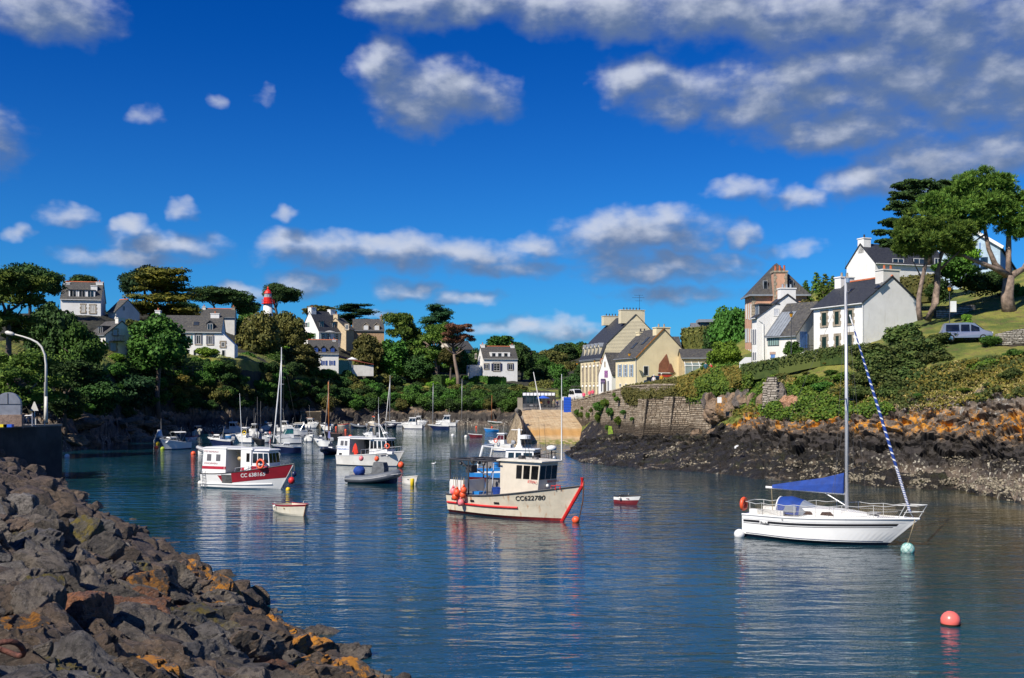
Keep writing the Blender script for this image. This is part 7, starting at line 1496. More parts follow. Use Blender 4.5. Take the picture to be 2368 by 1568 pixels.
bt = Boat('workboat', 'dark workboat with three thin black masts beside the tall sloop', 'boat', 581, 612, 1030, -170, fa=.8, fb=1.1, mats=[blackb]*4+[dgrey], deck=dgrey)
for x, h in ((.3, 6.2), (.55, 6.8), (.8, 5.2)): mast(bt, bt.X(x), .7, h, .045, m=dgrey, spread=.5, shrouds=False)
cabin(bt, 'wheelhouse', bt.X(.2), bt.X(.5), .9, .9, .9, m=navy, nside=1, nfront=1)

# ================================================================== the five hero boats
# 1. cream trawler
cbp = Vector((.45, 64.7, 0)); bt = Boat('fishing_boat', 'cream fishing boat CC622780 with red strake, rust streaks and pink buoys on its rail', 'fishing boat', 1035, 1355, 1194, -45, L=9.7, B=3.5, fa=1.12, fb=2.08, tr=.86, rake=1.5, mats=[redb, creamh, creamh, creamh, creamh], zs=(.16, .4, .8), pos=cbp, flare=.55, sheer=2.4, deck=greyp, gun=dgrey, n=26)
bt.strake('rubbing_strake', scar, 0.01, .70, lambda t: .62+.10*t*t, .065); bt.letters('CC622780', .38, .69, 1.08, blackb, slope=.07)
xs = [bt.S(1, z, 0) for z in (-.1, .5, 1.0, 1.6, 2.1)]; b = MB(); b.tube([(p[0]+.03, 0, p[2]) for p in xs]+[(xs[-1][0]+.02, 0, 2.55)], .10, 6); b.build('stem_post', scar, bt.root)
for t in (.06, .28, .52): p = [Vector(bt.S(t, .78, -1)), Vector(bt.S(t+.045, .78, -1)), Vector(bt.S(t+.045, .92, -1)), Vector(bt.S(t, .92, -1))]; MB().add([v+Vector((0, -.012, 0)) for v in p], [(0, 1, 2, 3)]).build('scupper', blackb, bt.root)
Q, cb = cabin(bt, 'wheelhouse', bt.X(.45), bt.X(.72), 2.3, 1.25, 2.05, .0, -.25, .97, m=creamc, wins=False, wf=.66, over=.16, roofm=M('pale_cream_roof', (.72, .67, .56), .5))
_rc[0] = bt.X(.57)
for (u0, u1) in ((.42, .56), (.60, .76), (.80, .97)): panel(cb, 'window', Q['s'], u0, .52, u1, .90, glass_boat); panel(cb, 'window', Q['p'], u0, .52, u1, .90, glass_boat)
for i in range(3): panel(cb, 'window', Q['f'], .04+.325*i, .52, .32+.325*i, .90, glass_boat)
Qs = [Vector(v) for v in Q['s']]; text('BENETEAU', 'lettering', Matrix.Translation(Qs[0].lerp(Qs[1], .82)+Vector((0, -.03, .92))) @ Matrix.Rotation(R(90), 4, 'X'), .22, cb, scar, .003); text('BENETEAU', 'lettering', Matrix.Translation((Q['f'][0][0]+.13, .45, 2.17)) @ Matrix.Rotation(R(90), 4, 'Z') @ Matrix.Rotation(R(90), 4, 'X'), .2, cb, scar, .003)
MB().ball((bt.X(.72)+.2, -.1, 1.95), .10, 10).build('deck_lamp', gel, bt.root)
b = MB(); b.box(bt.X(.03), -1.45, .9, bt.X(.03)+.06, 1.45, 1.9); b.build('transom_screen', gelw, bt.root); MB().box(bt.X(.05), 1.42, 1.0, bt.X(.46), 1.48, 2.0).build('bulwark_screen', greyp, bt.root); MB().box(bt.X(.04), -1.5, 1.15, bt.X(.17), -1.44, 2.02).build('side_screen', gelw, bt.root)
b = MB(); fr = dgrey
for x, y in ((.03, -1.4), (.2, -1.4), (.36, -1.35), (.03, 1.4), (.36, 1.4), (.2, 1.4)): b.tube([(bt.X(x), y, .9), (bt.X(x), y, 3.25)], .045, 6)
for y in (-1.4, 0, 1.4): b.tube([(bt.X(.02), y, 3.25), (bt.X(.47), y, 3.25)], .045, 6)
for x in (.03, .12, .2, .28, .36, .44): b.tube([(bt.X(x), -1.4, 3.25), (bt.X(x), 1.4, 3.25)], .04, 6)
b.tube([(bt.X(.2), -1.4, 2.7), (bt.X(.27), -1.4, 3.2)], .035, 5); b.tube([(bt.X(.2), -1.4, 2.7), (bt.X(.13), -1.4, 3.2)], .035, 5); b.build('gantry', fr, bt.root)
rr = random.Random(2); b = MB()
for k in range(9): b.ball((bt.X(.15)+rr.uniform(-.5, 1.0), rr.uniform(-1.2, 0), 2.75+rr.uniform(0, .55)), rr.uniform(.08, .18), 8)
b.build('hauler_rollers', M('greasy_winch_metal', (.08, .075, .07), .5, .3, 6), bt.root, kind='stuff'); MB().box(bt.X(.13), -1.0, 2.45, bt.X(.18), -.5, 2.9).build('winch_motor', bpy.data.materials['greasy_winch_metal'], bt.root)
b = MB(); b.tube([(bt.X(.25), -.8, 1.0), (bt.X(.33), -.6, 2.6)], .03, 5); b.tube([(bt.X(.36), -1, 1.0), (bt.X(.34), -.6, 3.1)], .03, 5); b.tube([(bt.X(.2), -.6, 2.6), (bt.X(.33), -.9, 2.3)], .05, 6); b.build('hauling_arm', chrome, bt.root)
MB().lathe([(.30, 0), (.36, .55), (.38, .57)], (bt.X(.42), -1.0, 1.15), 14).build('blue_tub', canv, bt.root); MB().box(bt.X(.19), -1.0, 1.05, bt.X(.25), -.4, 1.35).build('blue_crate', blue, bt.root)
for i, (t, z, c) in enumerate(((.12, 1.35, pinkb), (.14, 1.02, ora), (.165, 1.3, ora), (.2, .72, pinkb), (.235, 1.2, ora), (.245, 1.48, ora))):
    p = Vector(bt.S(t, min(z, 1.1), -1)); p = Vector((p.x, p.y-.22, z)); m_ = MB().ball((0, 0, 0), .205, 16, 1.1); m_.lathe([(.10, .22), (.05, .34)], (0, 0, 0), 8); o = m_.build('buoy', c, None, smooth=True); o.location = bt.root.matrix_basis @ p; tag(o, ['faded pink buoy at the top left of the cluster on the cream boat rail', 'orange buoy lowest left in the cluster on the cream boat rail', 'orange buoy overlapping the pink one on the cream boat rail', 'deep pink buoy hanging lowest on the cream boat side', 'orange buoy of the right-hand pair on the cream boat rail', 'upper orange buoy of the right-hand pair on the cream boat rail'][i], 'buoy', 'buoys on the rail of the cream fishing boat'); MB().tube([(0, 0, .3), (.02, .08, 2.0-z+.2)], .02, 4).build('cord', rope, o)
for x, y, z, w_ in ((.56, -.4, 3.35, .3), (.6, .3, 3.35, .25), (.66, -.2, 3.35, .2), (.52, .1, 3.35, .22)): MB().box(bt.X(x)-w_/2, y-w_/2, z, bt.X(x)+w_/2, y+w_/2, z+w_*.9).build('roof_gear', rr.choice([gel, dgrey, greyp]), bt.root)
whip(bt, bt.X(.76), .9, 3.35, 5.0, gel, .045); whip(bt, bt.X(.56), .3, 3.3, 2.2, dgrey, .02, .4); whip(bt, bt.X(.62), -.7, 3.3, 1.0, dgrey, .02)
b = MB()
for (t, o_) in ((.88, .0), (.9, .0)): p = Vector(bt.S(t, bt.h(t), -1)); b.tube([p, p+Vector((0, .05, .2)), p+Vector((.3, .08, .2)), p+Vector((.3, .05, 0))], .03, 5)
b.build('cleat', scar, bt.root)
p = Vector((xs[-1][0]+.15, 0, 2.35)); q_ = Vector((xs[0][0]+1.3, .1, .25)); MB().tube([p, p.lerp(q_, .5)+Vector((.1, 0, -.1)), q_], .04, 5).build('anchor_chain', rustc, bt.root)
# 2. red and white boat
rp_ = Vector((-19.9, 84.3, 0)); bt = Boat('fishing_boat', 'white fishing boat with crimson bow band lettered CC 638165 and long deckhouse', 'fishing boat', 471, 682, 1130, -25, L=7.8, B=3.1, fa=1.08, fb=1.95, tr=.9, rake=1.25, mats=[gel, gel, gel, gel, gel], zs=(.10, .45, .8), pos=rp_, flare=.5, sheer=2.2, deck=greyp, gun=blackb, n=26)
bt.band('bow_band', dred, .47, .995, lambda t: .48+.42*(t-.47)/.53, lambda t: bt.h(t)-.02); bt.band('band_tip', dred, .27, .33, lambda t: .98-.5*(t-.27)/.06, lambda t: 1.0); bt.band('side_gate', M('steel_gate', (.20, .20, .19), .4, .2, 3, metal=.5), .325, .47, lambda t: .42, lambda t: 1.07, sides=(-1,)); bt.strake('rubbing_strake', gel, 0, .9, lambda t: .32+.1*t*t, .05)
bt.letters('CC 638165', .40, .585, .90, gel, slope=.08)
Q, cb = cabin(bt, 'aft_deckhouse', bt.X(.0)+.05, bt.X(.30), 2.5, 1.06, 1.95, .12, 0, .92, m=gel, wins=False, over=.04); _rc[0] = bt.X(.15)
for (u0, u1) in ((.18, .36), (.58, .76)): panel(cb, 'window', Q['s'], u0, .52, u1, .78, M('grey_pane', (.13, .13, .14), .2))
panel(cb, 'red_stripe', Q['s'], .0, .20, .93, .31, scar if False else M('crimson_stripe', (.45, .015, .04), .5)); panel(cb, 'red_stripe', Q['s'], .95, .20, 1.0, .31, bpy.data.materials['crimson_stripe'])
for s_, v in (("P'TIT ROMUALD", .88), ('CONCARNEAU', .42)): A_ = Vector(Q['s'][0]).lerp(Vector(Q['s'][1]), .36).lerp(Vector(Q['s'][3]).lerp(Vector(Q['s'][2]), .36), v); text(s_, 'lettering', Matrix.Translation(A_+Vector((0, -.03, 0))) @ Matrix.Rotation(R(86), 4, 'X'), .19, cb, M('faded_red_lettering', (.45, .18, .18), .7), .002)
MB().add([(bt.X(.3), 1.18, 1.06), (bt.X(.62), 1.15, 1.06), (bt.X(.62), 1.08, 3.0), (bt.X(.3), 1.1, 3.0)], [(0, 1, 2, 3)]).build('far_side_panel', M('interior_shade_panel', (.03, .03, .03), .8), bt.root)  # shade inside the deck opening put into the panel's near-black colour
MB().box(bt.X(.28), -1.12, 2.98, bt.X(.62), 1.12, 3.05).build('deck_roof', gel, bt.root); MB().box(bt.X(.31), -1.0, 1.0, bt.X(.5), .9, 1.08).build('sorting_table', dgrey, bt.root)
b = MB(); b.ball((bt.X(.40), -.3, 2.25), .32, 12, .7); b.tube([(bt.X(.44), -.4, 1.1), (bt.X(.43), -.4, 2.1), (bt.X(.36), -.4, 2.6)], .12, 8); b.build('net_hauler', M('ochre_machine_paint', (.45, .33, .16), .5, .1), bt.root)
Q, cb = cabin(bt, 'entry_house', bt.X(.475), bt.X(.60), 2.35, 1.15, 1.85, 0, 0, .93, m=gel, wins=False, over=.02); _rc[0] = bt.X(.53); panel(cb, 'window', Q['s'], .55, .5, .85, .85, glass_boat); panel(cb, 'red_stripe', Q['s'], .02, .14, .35, .26, bpy.data.materials['crimson_stripe'])
Q, cb = cabin(bt, 'wheelhouse', bt.X(.60), bt.X(.78), 2.2, 1.35, 1.55, 0, .2, .9, m=gel, wins=False, wf=.62, over=.1); _rc[0] = bt.X(.7)
for (u0, u1) in ((.05, .3), (.36, .64), (.70, .95)): panel(cb, 'window', Q['s'], u0, .42, u1, .88, glass_boat); panel(cb, 'window', Q['p'], u0, .42, u1, .88, glass_boat)
for i in range(3): panel(cb, 'window', Q['f'], .04+.33*i, .42, .31+.33*i, .88, glass_boat)
panel(cb, 'red_stripe', Q['s'], .0, .06, 1, .26, bpy.data.materials['crimson_stripe'], off=.015)
ring_(bt.root, (bt.X(.71), -1.12, 1.95), .31, .08, ora, (85, 0, 0)); bt.rail(.52, .82, .3, 4, .022, sides=(-1,), bow=False, mid=False)
b = MB()
for k in range(5): b.tube([(bt.X(.035), -1.42, .1+k*.22), (bt.X(.035)+.28, -1.42, .1+k*.22)], .02, 4)
b.tube([(bt.X(.035), -1.42, 0), (bt.X(.035), -1.42, 1.3)], .02, 4); b.tube([(bt.X(.035)+.28, -1.42, 0), (bt.X(.035)+.28, -1.42, 1.3)], .02, 4); b.build('ladder', chrome, bt.root)
whip(bt, bt.X(.47), -.9, 3.05, 4.2, gel, .03, .25); whip(bt, bt.X(.66), .5, 3.0, 1.2, gel)
for (px, py, D, r_, c, lab) in ((674, 1111, 80.5, .24, scar, 'red ball fender hanging at the bow of the crimson-banded boat'), (680, 1096, 81.5, .20, navy, 'dark and white ball fender above the red one at the crimson-banded bow')): o = MB().ball((0, 0, 0), r_, 16, 1.1).build('fender_ball', c, None, smooth=True); o.location = P(px, py, D); tag(o, lab, 'buoy'); MB().tube([(0, 0, r_), (0, 0, .7)], .015, 4).build('cord', rope, o)
# 3. white boat with orange oilskin
wp = Vector((-13.9, 110.6, 0)); bt = Boat('fishing_boat', 'white fishing boat with open shelter, hanging orange oilskin and rust streaks', 'fishing boat', 784, 933, 1078, -32, L=7.7, B=3.0, fa=1.0, fb=1.55, tr=.9, rake=1.0, mats=[blueaf, gelw, gelw, gelw, gelw], zs=(.08, .45, .8), pos=wp, flare=.5, sheer=2.0, deck=greyp, gun=gel, n=24)
Q, cb = cabin(bt, 'aft_deckhouse', bt.X(.0)+.03, bt.X(.22), 2.5, .95, 1.8, .15, 0, .92, m=gel, wins=False, over=.05); _rc[0] = bt.X(.1)
for (u0, u1) in ((.25, .5), (.6, .82)): panel(cb, 'window', Q['s'], u0, .58, u1, .85, M('grey_pane', (.13, .13, .14), .2))
panel(cb, 'blue_line', Q['s'], 0, .50, 1, .515, M('pale_blue_line', (.15, .25, .55), .5)); panel(cb, 'scupper', Q['s'], .2, .02, .42, .16, blackb)
A_ = Vector(Q['s'][0]).lerp(Vector(Q['s'][1]), .48).lerp(Vector(Q['s'][3]).lerp(Vector(Q['s'][2]), .48), .38); text('TRENGUEN II', 'lettering', Matrix.Translation(A_+Vector((0, -.03, 0))) @ Matrix.Rotation(R(86), 4, 'X'), .25, cb, bpy.data.materials['pale_blue_line'], .002)
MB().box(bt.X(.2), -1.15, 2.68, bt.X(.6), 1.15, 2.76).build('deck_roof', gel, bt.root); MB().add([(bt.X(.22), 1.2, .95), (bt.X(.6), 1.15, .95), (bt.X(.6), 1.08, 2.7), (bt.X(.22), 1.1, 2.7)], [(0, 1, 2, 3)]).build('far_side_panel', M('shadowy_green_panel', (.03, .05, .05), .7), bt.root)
b = MB(); b.loft([[(-.14, -.06, -1.15), (.14, -.05, -1.15), (.16, .06, -1.1), (-.12, .05, -1.1)], [(-.2, -.07, -.6), (.17, -.08, -.6), (.15, .08, -.6), (-.2, .07, -.6)], [(-.14, -.05, -.2), (.12, -.05, -.2), (.12, .05, -.2), (-.14, .05, -.2)], [(-.03, -.03, 0), (.03, -.03, 0), (.03, .03, 0), (-.03, .03, 0)]], closed=True, caps=(True, True)); b.tube([(-.13, 0, -.3), (-.25, -.02, -.9)], .07, 6); b.tube([(.12, 0, -.3), (.24, -.02, -1.0)], .07, 6); o = b.build('oilskin', M('orange_oilskin', (.85, .05, .02), .55, .1), None); o.location = bt.root.matrix_basis @ Vector((bt.X(.30), -1.0, 2.25)); tag(o, 'bright orange oilskin jacket hanging under the shelter roof', 'jacket')
b = MB(); b.tube([(bt.X(.42), -.6, .9), (bt.X(.42), -.6, 2.7)], .03, 5); b.box(bt.X(.48), -.9, .9, bt.X(.56), -.3, 1.5); b.ball((bt.X(.47), -.2, 1.6), .28, 10); b.build('winch_gear', dgrey, bt.root)
Q, cb = cabin(bt, 'wheelhouse', bt.X(.54), bt.X(.80), 2.2, 1.05, 1.65, 0, .25, .92, m=gel, wins=False, wf=.62, over=.12); _rc[0] = bt.X(.7)
for (u0, u1) in ((.05, .22), (.26, .42), (.50, .68), (.74, .95)): panel(cb, 'window', Q['s'], u0, .42, u1, .9, glass_boat); panel(cb, 'window', Q['p'], u0, .42, u1, .9, glass_boat)
for i in range(3): panel(cb, 'window', Q['f'], .04+.33*i, .42, .31+.33*i, .9, glass_boat)
bt.letters('CC 589920', .26, .72, .98, navy, slope=.06); bt.rail(.5, .97, .5, 6, .02, mid=False)
o = MB(); o.tube([(-.3, 0, 0), (.3, 0, 0)], .17, 10); ob = o.build('life_raft_canister', gel, bt.root); ob.location = (bt.X(.85), -.7, 1.35)
ring_(bt.root, (bt.X(.80), -.75, 2.05), .22, .06, ora, (80, 0, 40))
b = MB(); b.tube([(bt.X(.6), 0, 2.75), (bt.X(.58), 0, 5.2)], .05, 6); b.tube([(bt.X(.72), -.3, 2.75), (bt.X(.6), 0, 4.2)], .03, 5); b.tube([(bt.X(.72), .3, 2.75), (bt.X(.6), 0, 4.2)], .03, 5); b.tube([(bt.X(.59), -.6, 4.0), (bt.X(.59), .6, 4.0)], .02, 4); b.build('mast', gel, bt.root); MB().lathe([(.02, 0), (.28, .02), (.3, .12), (.22, .2), (.02, .22)], (bt.X(.68), .1, 3.2), 14).build('radar_dome', gel, bt.root, smooth=True); whip(bt, bt.X(.58), 0, 5.1, 1.8)
for (px, py, D, c, lab) in ((787, 1060, 111.8, pinkb, 'pink ball fender at the stern of the oilskin boat'), (835, 1060, 107.6, pinkb, 'pale pink ball fender amidships of the oilskin boat'), (871, 1061, 106.9, ora, 'orange ball fender near the bow of the oilskin boat'), (927, 1075, 107, ora, 'large orange mooring buoy touching the bow of the oilskin boat')): o = MB().ball((0, 0, 0), .24 if px < 900 else .3, 16, 1.08).build('fender_ball', c, None, smooth=True); o.location = P(px, py, D); tag(o, lab, 'buoy'); MB().tube([(0, 0, .25), (.03, .05, .7)], .015, 4).build('cord', rope, o)
# 4. bright blue trawler behind the cream one
D4 = 92; bp = Vector(((1192-CX)/F*D4, D4, 0)); bt = Boat('fishing_boat', 'bright blue trawler with white upperworks moored behind the cream fishing boat', 'fishing boat', 1105, 1276, 1105, -22, L=7.6, B=3.0, fa=.95, fb=1.8, tr=.85, rake=.8, mats=[redb, blue, blue, gel, blue], zs=(.25, .5, .68), pos=bp, flare=.4, sheer=2.2, deck=greyp, gun=blue, n=22)
Q, cb = cabin(bt, 'wheelhouse', bt.X(.42), bt.X(.76), 2.0, 1.05, 1.5, .1, .1, .9, m=gel, wins=False, wf=.85, over=.1); _rc[0] = bt.X(.6)
for (u0, u1) in ((.1, .3), (.36, .56), (.64, .95)): panel(cb, 'window', Q['s'], u0, .45, u1, .86, glass_boat)
for i in range(3): panel(cb, 'window', Q['f'], .04+.33*i, .45, .31+.33*i, .86, glass_boat)
b = MB(); b.loft([[(bt.X(.55)-.4, -.25, 2.6), (bt.X(.55)+.3, -.25, 2.6), (bt.X(.55)+.3, .25, 2.6), (bt.X(.55)-.4, .25, 2.6)], [(bt.X(.55)-.18, -.1, 3.0), (bt.X(.55)+.1, -.1, 3.0), (bt.X(.55)+.1, .1, 3.0), (bt.X(.55)-.18, .1, 3.0)], [(bt.X(.55)-.14, -.08, 4.3), (bt.X(.55)+.02, -.08, 4.3), (bt.X(.55)+.02, .08, 4.3), (bt.X(.55)-.14, .08, 4.3)]], closed=True, caps=(True, True)); b.tube([(bt.X(.45), 0, 4.2), (bt.X(.58), 0, 4.2)], .035, 5); b.build('mast', gel, bt.root)
MB().lathe([(.05, 0), (.5, .02), (.5, .3), (.1, .36)], (bt.X(.61), 0, 3.45), 16).build('radar_scanner', gel, bt.root); MB().lathe([(.05, 0), (.4, .02), (.42, .25), (.3, .38), (.05, .42)], (bt.X(.93), -.2, 2.55), 16).build('radar_dome', gel, bt.root, smooth=True); MB().tube([(bt.X(.93), -.2, 1.6), (bt.X(.93), -.2, 2.55)], .06, 6).build('dome_post', dgrey, bt.root)
for x, y, h in ((.72, -.5, 3.4), (.78, .3, 4.2), (.86, 0, 3.6), (.5, .3, 4.8)): whip(bt, bt.X(x), y, 1.9, h*.8, dgrey, .02, .2)
b = MB(); b.tube([(bt.X(.1), -1.1, .95), (bt.X(.17), -1.1, 2.85), (bt.X(.17), 1.1, 2.85), (bt.X(.1), 1.1, .95)], .10, 8); b.tube([(bt.X(.17), -1.1, 2.85), (bt.X(.42), -.6, 2.6)], .05, 6); b.build('gallows', gel, bt.root)
MB().box(bt.X(.18), -.9, .95, bt.X(.42), .9, 1.7).build('fish_hold_box', greyp, bt.root); MB().lathe([(.26, 0), (.28, .6)], (bt.X(.33), -1.15, 1.0), 12).build('blue_drum', blue, bt.root); bt.rail(.35, .97, .65, 8, .025, m=dgrey)
MB().ball((bt.X(1.0)-.25, -.3, 1.9), .22, 10).build('searchlight', chrome, bt.root)
# 5. yacht
yp = Vector((15.6, 53.9, 0)); bt = Boat('sailing_yacht', 'white sailing yacht with black stripe, blue boom cover, sprayhood and striped furled jib', 'sailing boat', 1720, 2120, 1250, -36, L=8.5, B=3.1, fa=1.12, fb=1.36, tr=.58, rake=1.5, mats=[M('dark_blue_boot', (.006, .012, .035), .4), gel, gel, gel, gel], zs=(.15, .5, .8), pos=yp, flare=.12, sheer=1.6, gun=gel, n=30)
bt.band('black_stripe', blackb, .012, .145, lambda t: bt.h(t)-.36, lambda t: bt.h(t)-.25); bt.band('black_stripe', blackb, .215, .95, lambda t: bt.h(t)-.36, lambda t: bt.h(t)-.25); bt.band('pin_stripe', blackb, .012, .94, lambda t: bt.h(t)-.43, lambda t: bt.h(t)-.405); bt.band('boot_line', navy, .03, .955, lambda t: .19, lambda t: .22); bt.strake('toe_rail', chrome, 0, .99, lambda t: bt.h(t)-.01, .02); bt.band('rubbing_band', M('pale_grey_band', (.50, .52, .55), .5), .0, .97, lambda t: bt.h(t)-.20, lambda t: bt.h(t)-.185)
bt.letters('Poulain', .22, .153, bt.h(.1)-.43, dgrey); bt.letters('43', .12, .33, bt.h(.3)-.15, dgrey)
b = MB(); rg = []
for (x, w_, h_) in ((.27, 1.25, .30), (.33, 1.5, .42), (.45, 1.55, .42), (.58, 1.3, .36), (.70, .95, .22), (.80, .55, .04)): rg.append([(bt.X(x), -w_/2, bt.h(x)), (bt.X(x), -w_/2*.86, bt.h(x)+h_), (bt.X(x), 0, bt.h(x)+h_+.05), (bt.X(x), w_/2*.86, bt.h(x)+h_), (bt.X(x), w_/2, bt.h(x))])
b.loft(rg, caps=(True, True)); cr_ = b.build('coachroof', gel, bt.root)
for sd in (-1, 1): MB().add([(bt.X(.34), sd*.77, bt.h(.34)+.12), (bt.X(.55), sd*.70, bt.h(.5)+.12), (bt.X(.53), sd*.66, bt.h(.5)+.28), (bt.X(.345), sd*.71, bt.h(.34)+.30)], [(0, 1, 2, 3)]).build('window', M('smoked_window', (.05, .025, .02), .15), cr_)
MB().box(bt.X(.72), -.3, bt.h(.72)+.2, bt.X(.78), .3, bt.h(.72)+.28).build('fore_hatch', M('grey_hatch', (.35, .36, .38), .3), cr_)
b = MB(); b.box(bt.X(.05), -.95, 1.14, bt.X(.26), -.75, 1.42); b.box(bt.X(.05), .75, 1.14, bt.X(.26), .95, 1.42); b.build('cockpit_coaming', gel, bt.root); MB().box(bt.X(.05), -.74, 1.13, bt.X(.26), .74, 1.19).build('cockpit_sole', deckc, bt.root); MB().box(bt.X(.2), -.12, 1.2, bt.X(.23), .12, 1.55).build('winch_post', dgrey, bt.root)
b = MB(); rg = []                                       # sprayhood
for (x, w_, h_) in ((.20, 1.4, .78), (.27, 1.6, .84), (.345, 1.6, .68), (.43, 1.4, .36)): rg.append([(bt.X(x), w_/2*math.cos(a)*-1, 1.25+h_*math.sin(a)*1.0) for a in [math.pi*k/10 for k in range(11)]])
b.loft(rg[:3]); sh_ = b.build('sprayhood', canv, bt.root, smooth=True); b = MB(); b.loft(rg[2:]); b.build('sprayhood_window', M('clear_vinyl', (.25, .28, .33), .15), sh_)
for sd in (-1, 1): MB().add([(bt.X(.25), sd*.81, 1.36), (bt.X(.33), sd*.81, 1.36), (bt.X(.33), sd*.74, 1.66), (bt.X(.265), sd*.75, 1.7)], [(0, 1, 2, 3)]).build('side_window', bpy.data.materials['clear_vinyl'], sh_)
MB().tube([rg[0][k] for k in range(11)], .035, 6).build('hood_edge', canw, sh_)
xm = .595; mx = bt.X(xm)
mz = CAMZ-(645-HY)/F*53.6
MB().tube([(mx+.0, 0, bt.h(xm)+.3), (mx, 0, 6), (mx-.05, 0, mz)], [.088, .085, .065], 12).build('mast', alu, bt.root, smooth=True); whip(bt, mx-.05, 0, mz, .9, dgrey, .01)
MB().tube([(mx, -1.0, 6.9), (mx, 0, 6.97), (mx, 1.0, 6.9)], .025, 6).build('spreader', dgrey, bt.root); MB().box(mx-.02, -.08, mz-.2, mx+.12, .08, mz).build('masthead', chrome, bt.root)
b = MB(); zs_ = bt.h(xm)+.1
for sd in (-1, 1):
    b.tube([(mx, 0, mz-.4), (mx, sd*1.0, 6.9), (mx-.15, sd*1.42, zs_)], .007, 3); b.tube([(mx, 0, 6.7), (mx-.4, sd*1.42, zs_)], .007, 3); b.tube([(mx, 0, 6.7), (mx+.35, sd*1.40, zs_)], .007, 3)
b.tube([(mx, 0, mz-.1), (-bt.L/2+.1, 0, 1.2)], .008, 3); b.tube([(mx+.08, .05, mz-.5), (mx+.12, .05, 1.8)], .006, 3); b.tube([(mx+.1, -.05, mz-2), (bt.X(.74), -.6, 1.4)], .007, 3); b.build('rigging', dgrey, bt.root)
bz = 2.35; be = bt.X(.595)-4.15; MB().tube([(mx-.1, 0, bz), (be, 0, bz+.12)], .06, 8).build('boom', gel, bt.root)
MB().loft([[(mx-.12, -.13, bz+.02), (mx-.12, -.11, bz+.5), (mx-.12, -.03, bz+1.02), (mx-.12, .03, bz+1.02), (mx-.12, .11, bz+.5), (mx-.12, .13, bz+.02)], [(mx-1.2, -.15, bz+.03), (mx-1.2, -.12, bz+.4), (mx-1.2, -.03, bz+.72), (mx-1.2, .03, bz+.72), (mx-1.2, .12, bz+.4), (mx-1.2, .15, bz+.03)], [(mx-2.6, -.12, bz+.06), (mx-2.6, -.09, bz+.25), (mx-2.6, -.03, bz+.48), (mx-2.6, .03, bz+.48), (mx-2.6, .09, bz+.25), (mx-2.6, .12, bz+.06)], [(be+.35, -.07, bz+.1), (be+.35, -.05, bz+.18), (be+.35, -.02, bz+.26), (be+.35, .02, bz+.26), (be+.35, .05, bz+.18), (be+.35, .07, bz+.1)]], closed=True, caps=(True, True)).build('sail_cover', canv, bt.root)
MB().tube([(mx, 0, 1.75), (mx-1.1, 0, bz)], .03, 6).build('kicker', alu, bt.root); MB().tube([(be+.3, 0, bz+.05), (bt.X(.15), 0, 1.3)], .02, 4).build('mainsheet', rope, bt.root)
# striped furled genoa: alternating blue and white turns
p0, p1 = Vector((mx+.15, 0, CAMZ-(728-HY)/F*53.3)), Vector((bt.L/2-.42, 0, 1.62)); b = MB(); n_ = 260
b.tube([p1.lerp(p0, i/n_) for i in range(n_+1)], [.035+.038*math.sin(math.pi*min(1, i/n_*1.05+.12))**.6 for i in range(n_+1)], 10)
nf_ = 10; k = []
for i in range(n_):
    s_ = i/n_; per = 2.4 if s_ < .22 else 9; fr_ = .5 if s_ < .22 else (.22 if s_ < .92 else .9)
    for j in range(nf_): k.append(1 if ((i/per+j/nf_) % 1) < fr_ else 0)
b.m = k+[0, 0]; b.build('furled_genoa', [canv, sailw], bt.root, smooth=True); MB().tube([(bt.L/2-.25, 0, 1.36), p1], .02, 5).build('forestay', chrome, bt.root)
# pulpit, pushpit, stanchions, lifelines, netting
b = MB(); st_ = [.06, .16, .29, .42, .56, .70, .84]
for sd in (-1, 1):
    up = []
    for t in st_: p = Vector(bt.S(t, bt.h(t), sd))*1; p.y -= sd*.06; b.tube([p, p+Vector((0, 0, .62))], .014, 5); up.append(p+Vector((0, 0, .62)))
    q0 = Vector(bt.S(.93, bt.h(.93), sd)); b.tube([q0, q0+Vector((.35, sd*.05, .62))], .018, 5); up.append(q0+Vector((0, 0, .64)))
    for i in range(len(up)-1): m_ = up[i].lerp(up[i+1], .5)-Vector((0, 0, .06)); b.tube([up[i], m_, up[i+1]], .014, 4); b.tube([up[i]-Vector((0, 0, .3)), up[i+1]-Vector((0, 0, .3))], .008, 3)
    b.tube([up[-1], q0+Vector((.9, sd*.0, .66)), Vector((bt.L/2+.35, 0, bt.fb+.68))], .022, 6); b.tube([q0+Vector((.3, 0, .32)), Vector((bt.L/2+.2, 0, bt.fb+.34))], .016, 5)
b.tube([Vector(bt.S(.06, bt.h(.06), -1))+Vector((0, .06, .62)), Vector((-bt.L/2+.05, -.6, 1.75)), Vector((-bt.L/2+.05, .6, 1.75)), Vector(bt.S(.06, bt.h(.06), 1))+Vector((0, -.06, .62))], .018, 6); b.tube([(bt.L/2-.05, 0, bt.fb), (bt.L/2+.35, 0, bt.fb+.68)], .018, 5); b.build('lifelines', M('white_wire', (.62, .62, .60), .4), bt.root)
b = MB()
for sd in (-1, 1):
    for i in range(110): t = .10+.80*i/110; t2 = t+.028; lo_, hi_ = Vector(bt.S(t, bt.h(t), sd)), Vector(bt.S(min(t2, .93), bt.h(t2), sd)); lo_.y -= sd*.06; hi_.y -= sd*.06; b.tube([lo_, hi_+Vector((0, 0, .55))], .0035, 3); b.tube([lo_+Vector((0, 0, .55)), hi_], .0035, 3)
b.build('netting', rope, bt.root, kind='stuff')
hs = ring_(bt.root, (-bt.L/2-.02, -.62, 1.62), .26, .10, ora, (90, 0, 90), 'horseshoe_buoy'); MB().box(-bt.L/2-.25, -.25, .05, -bt.L/2+.1, .25, .5).build('rudder_head', gel, bt.root)
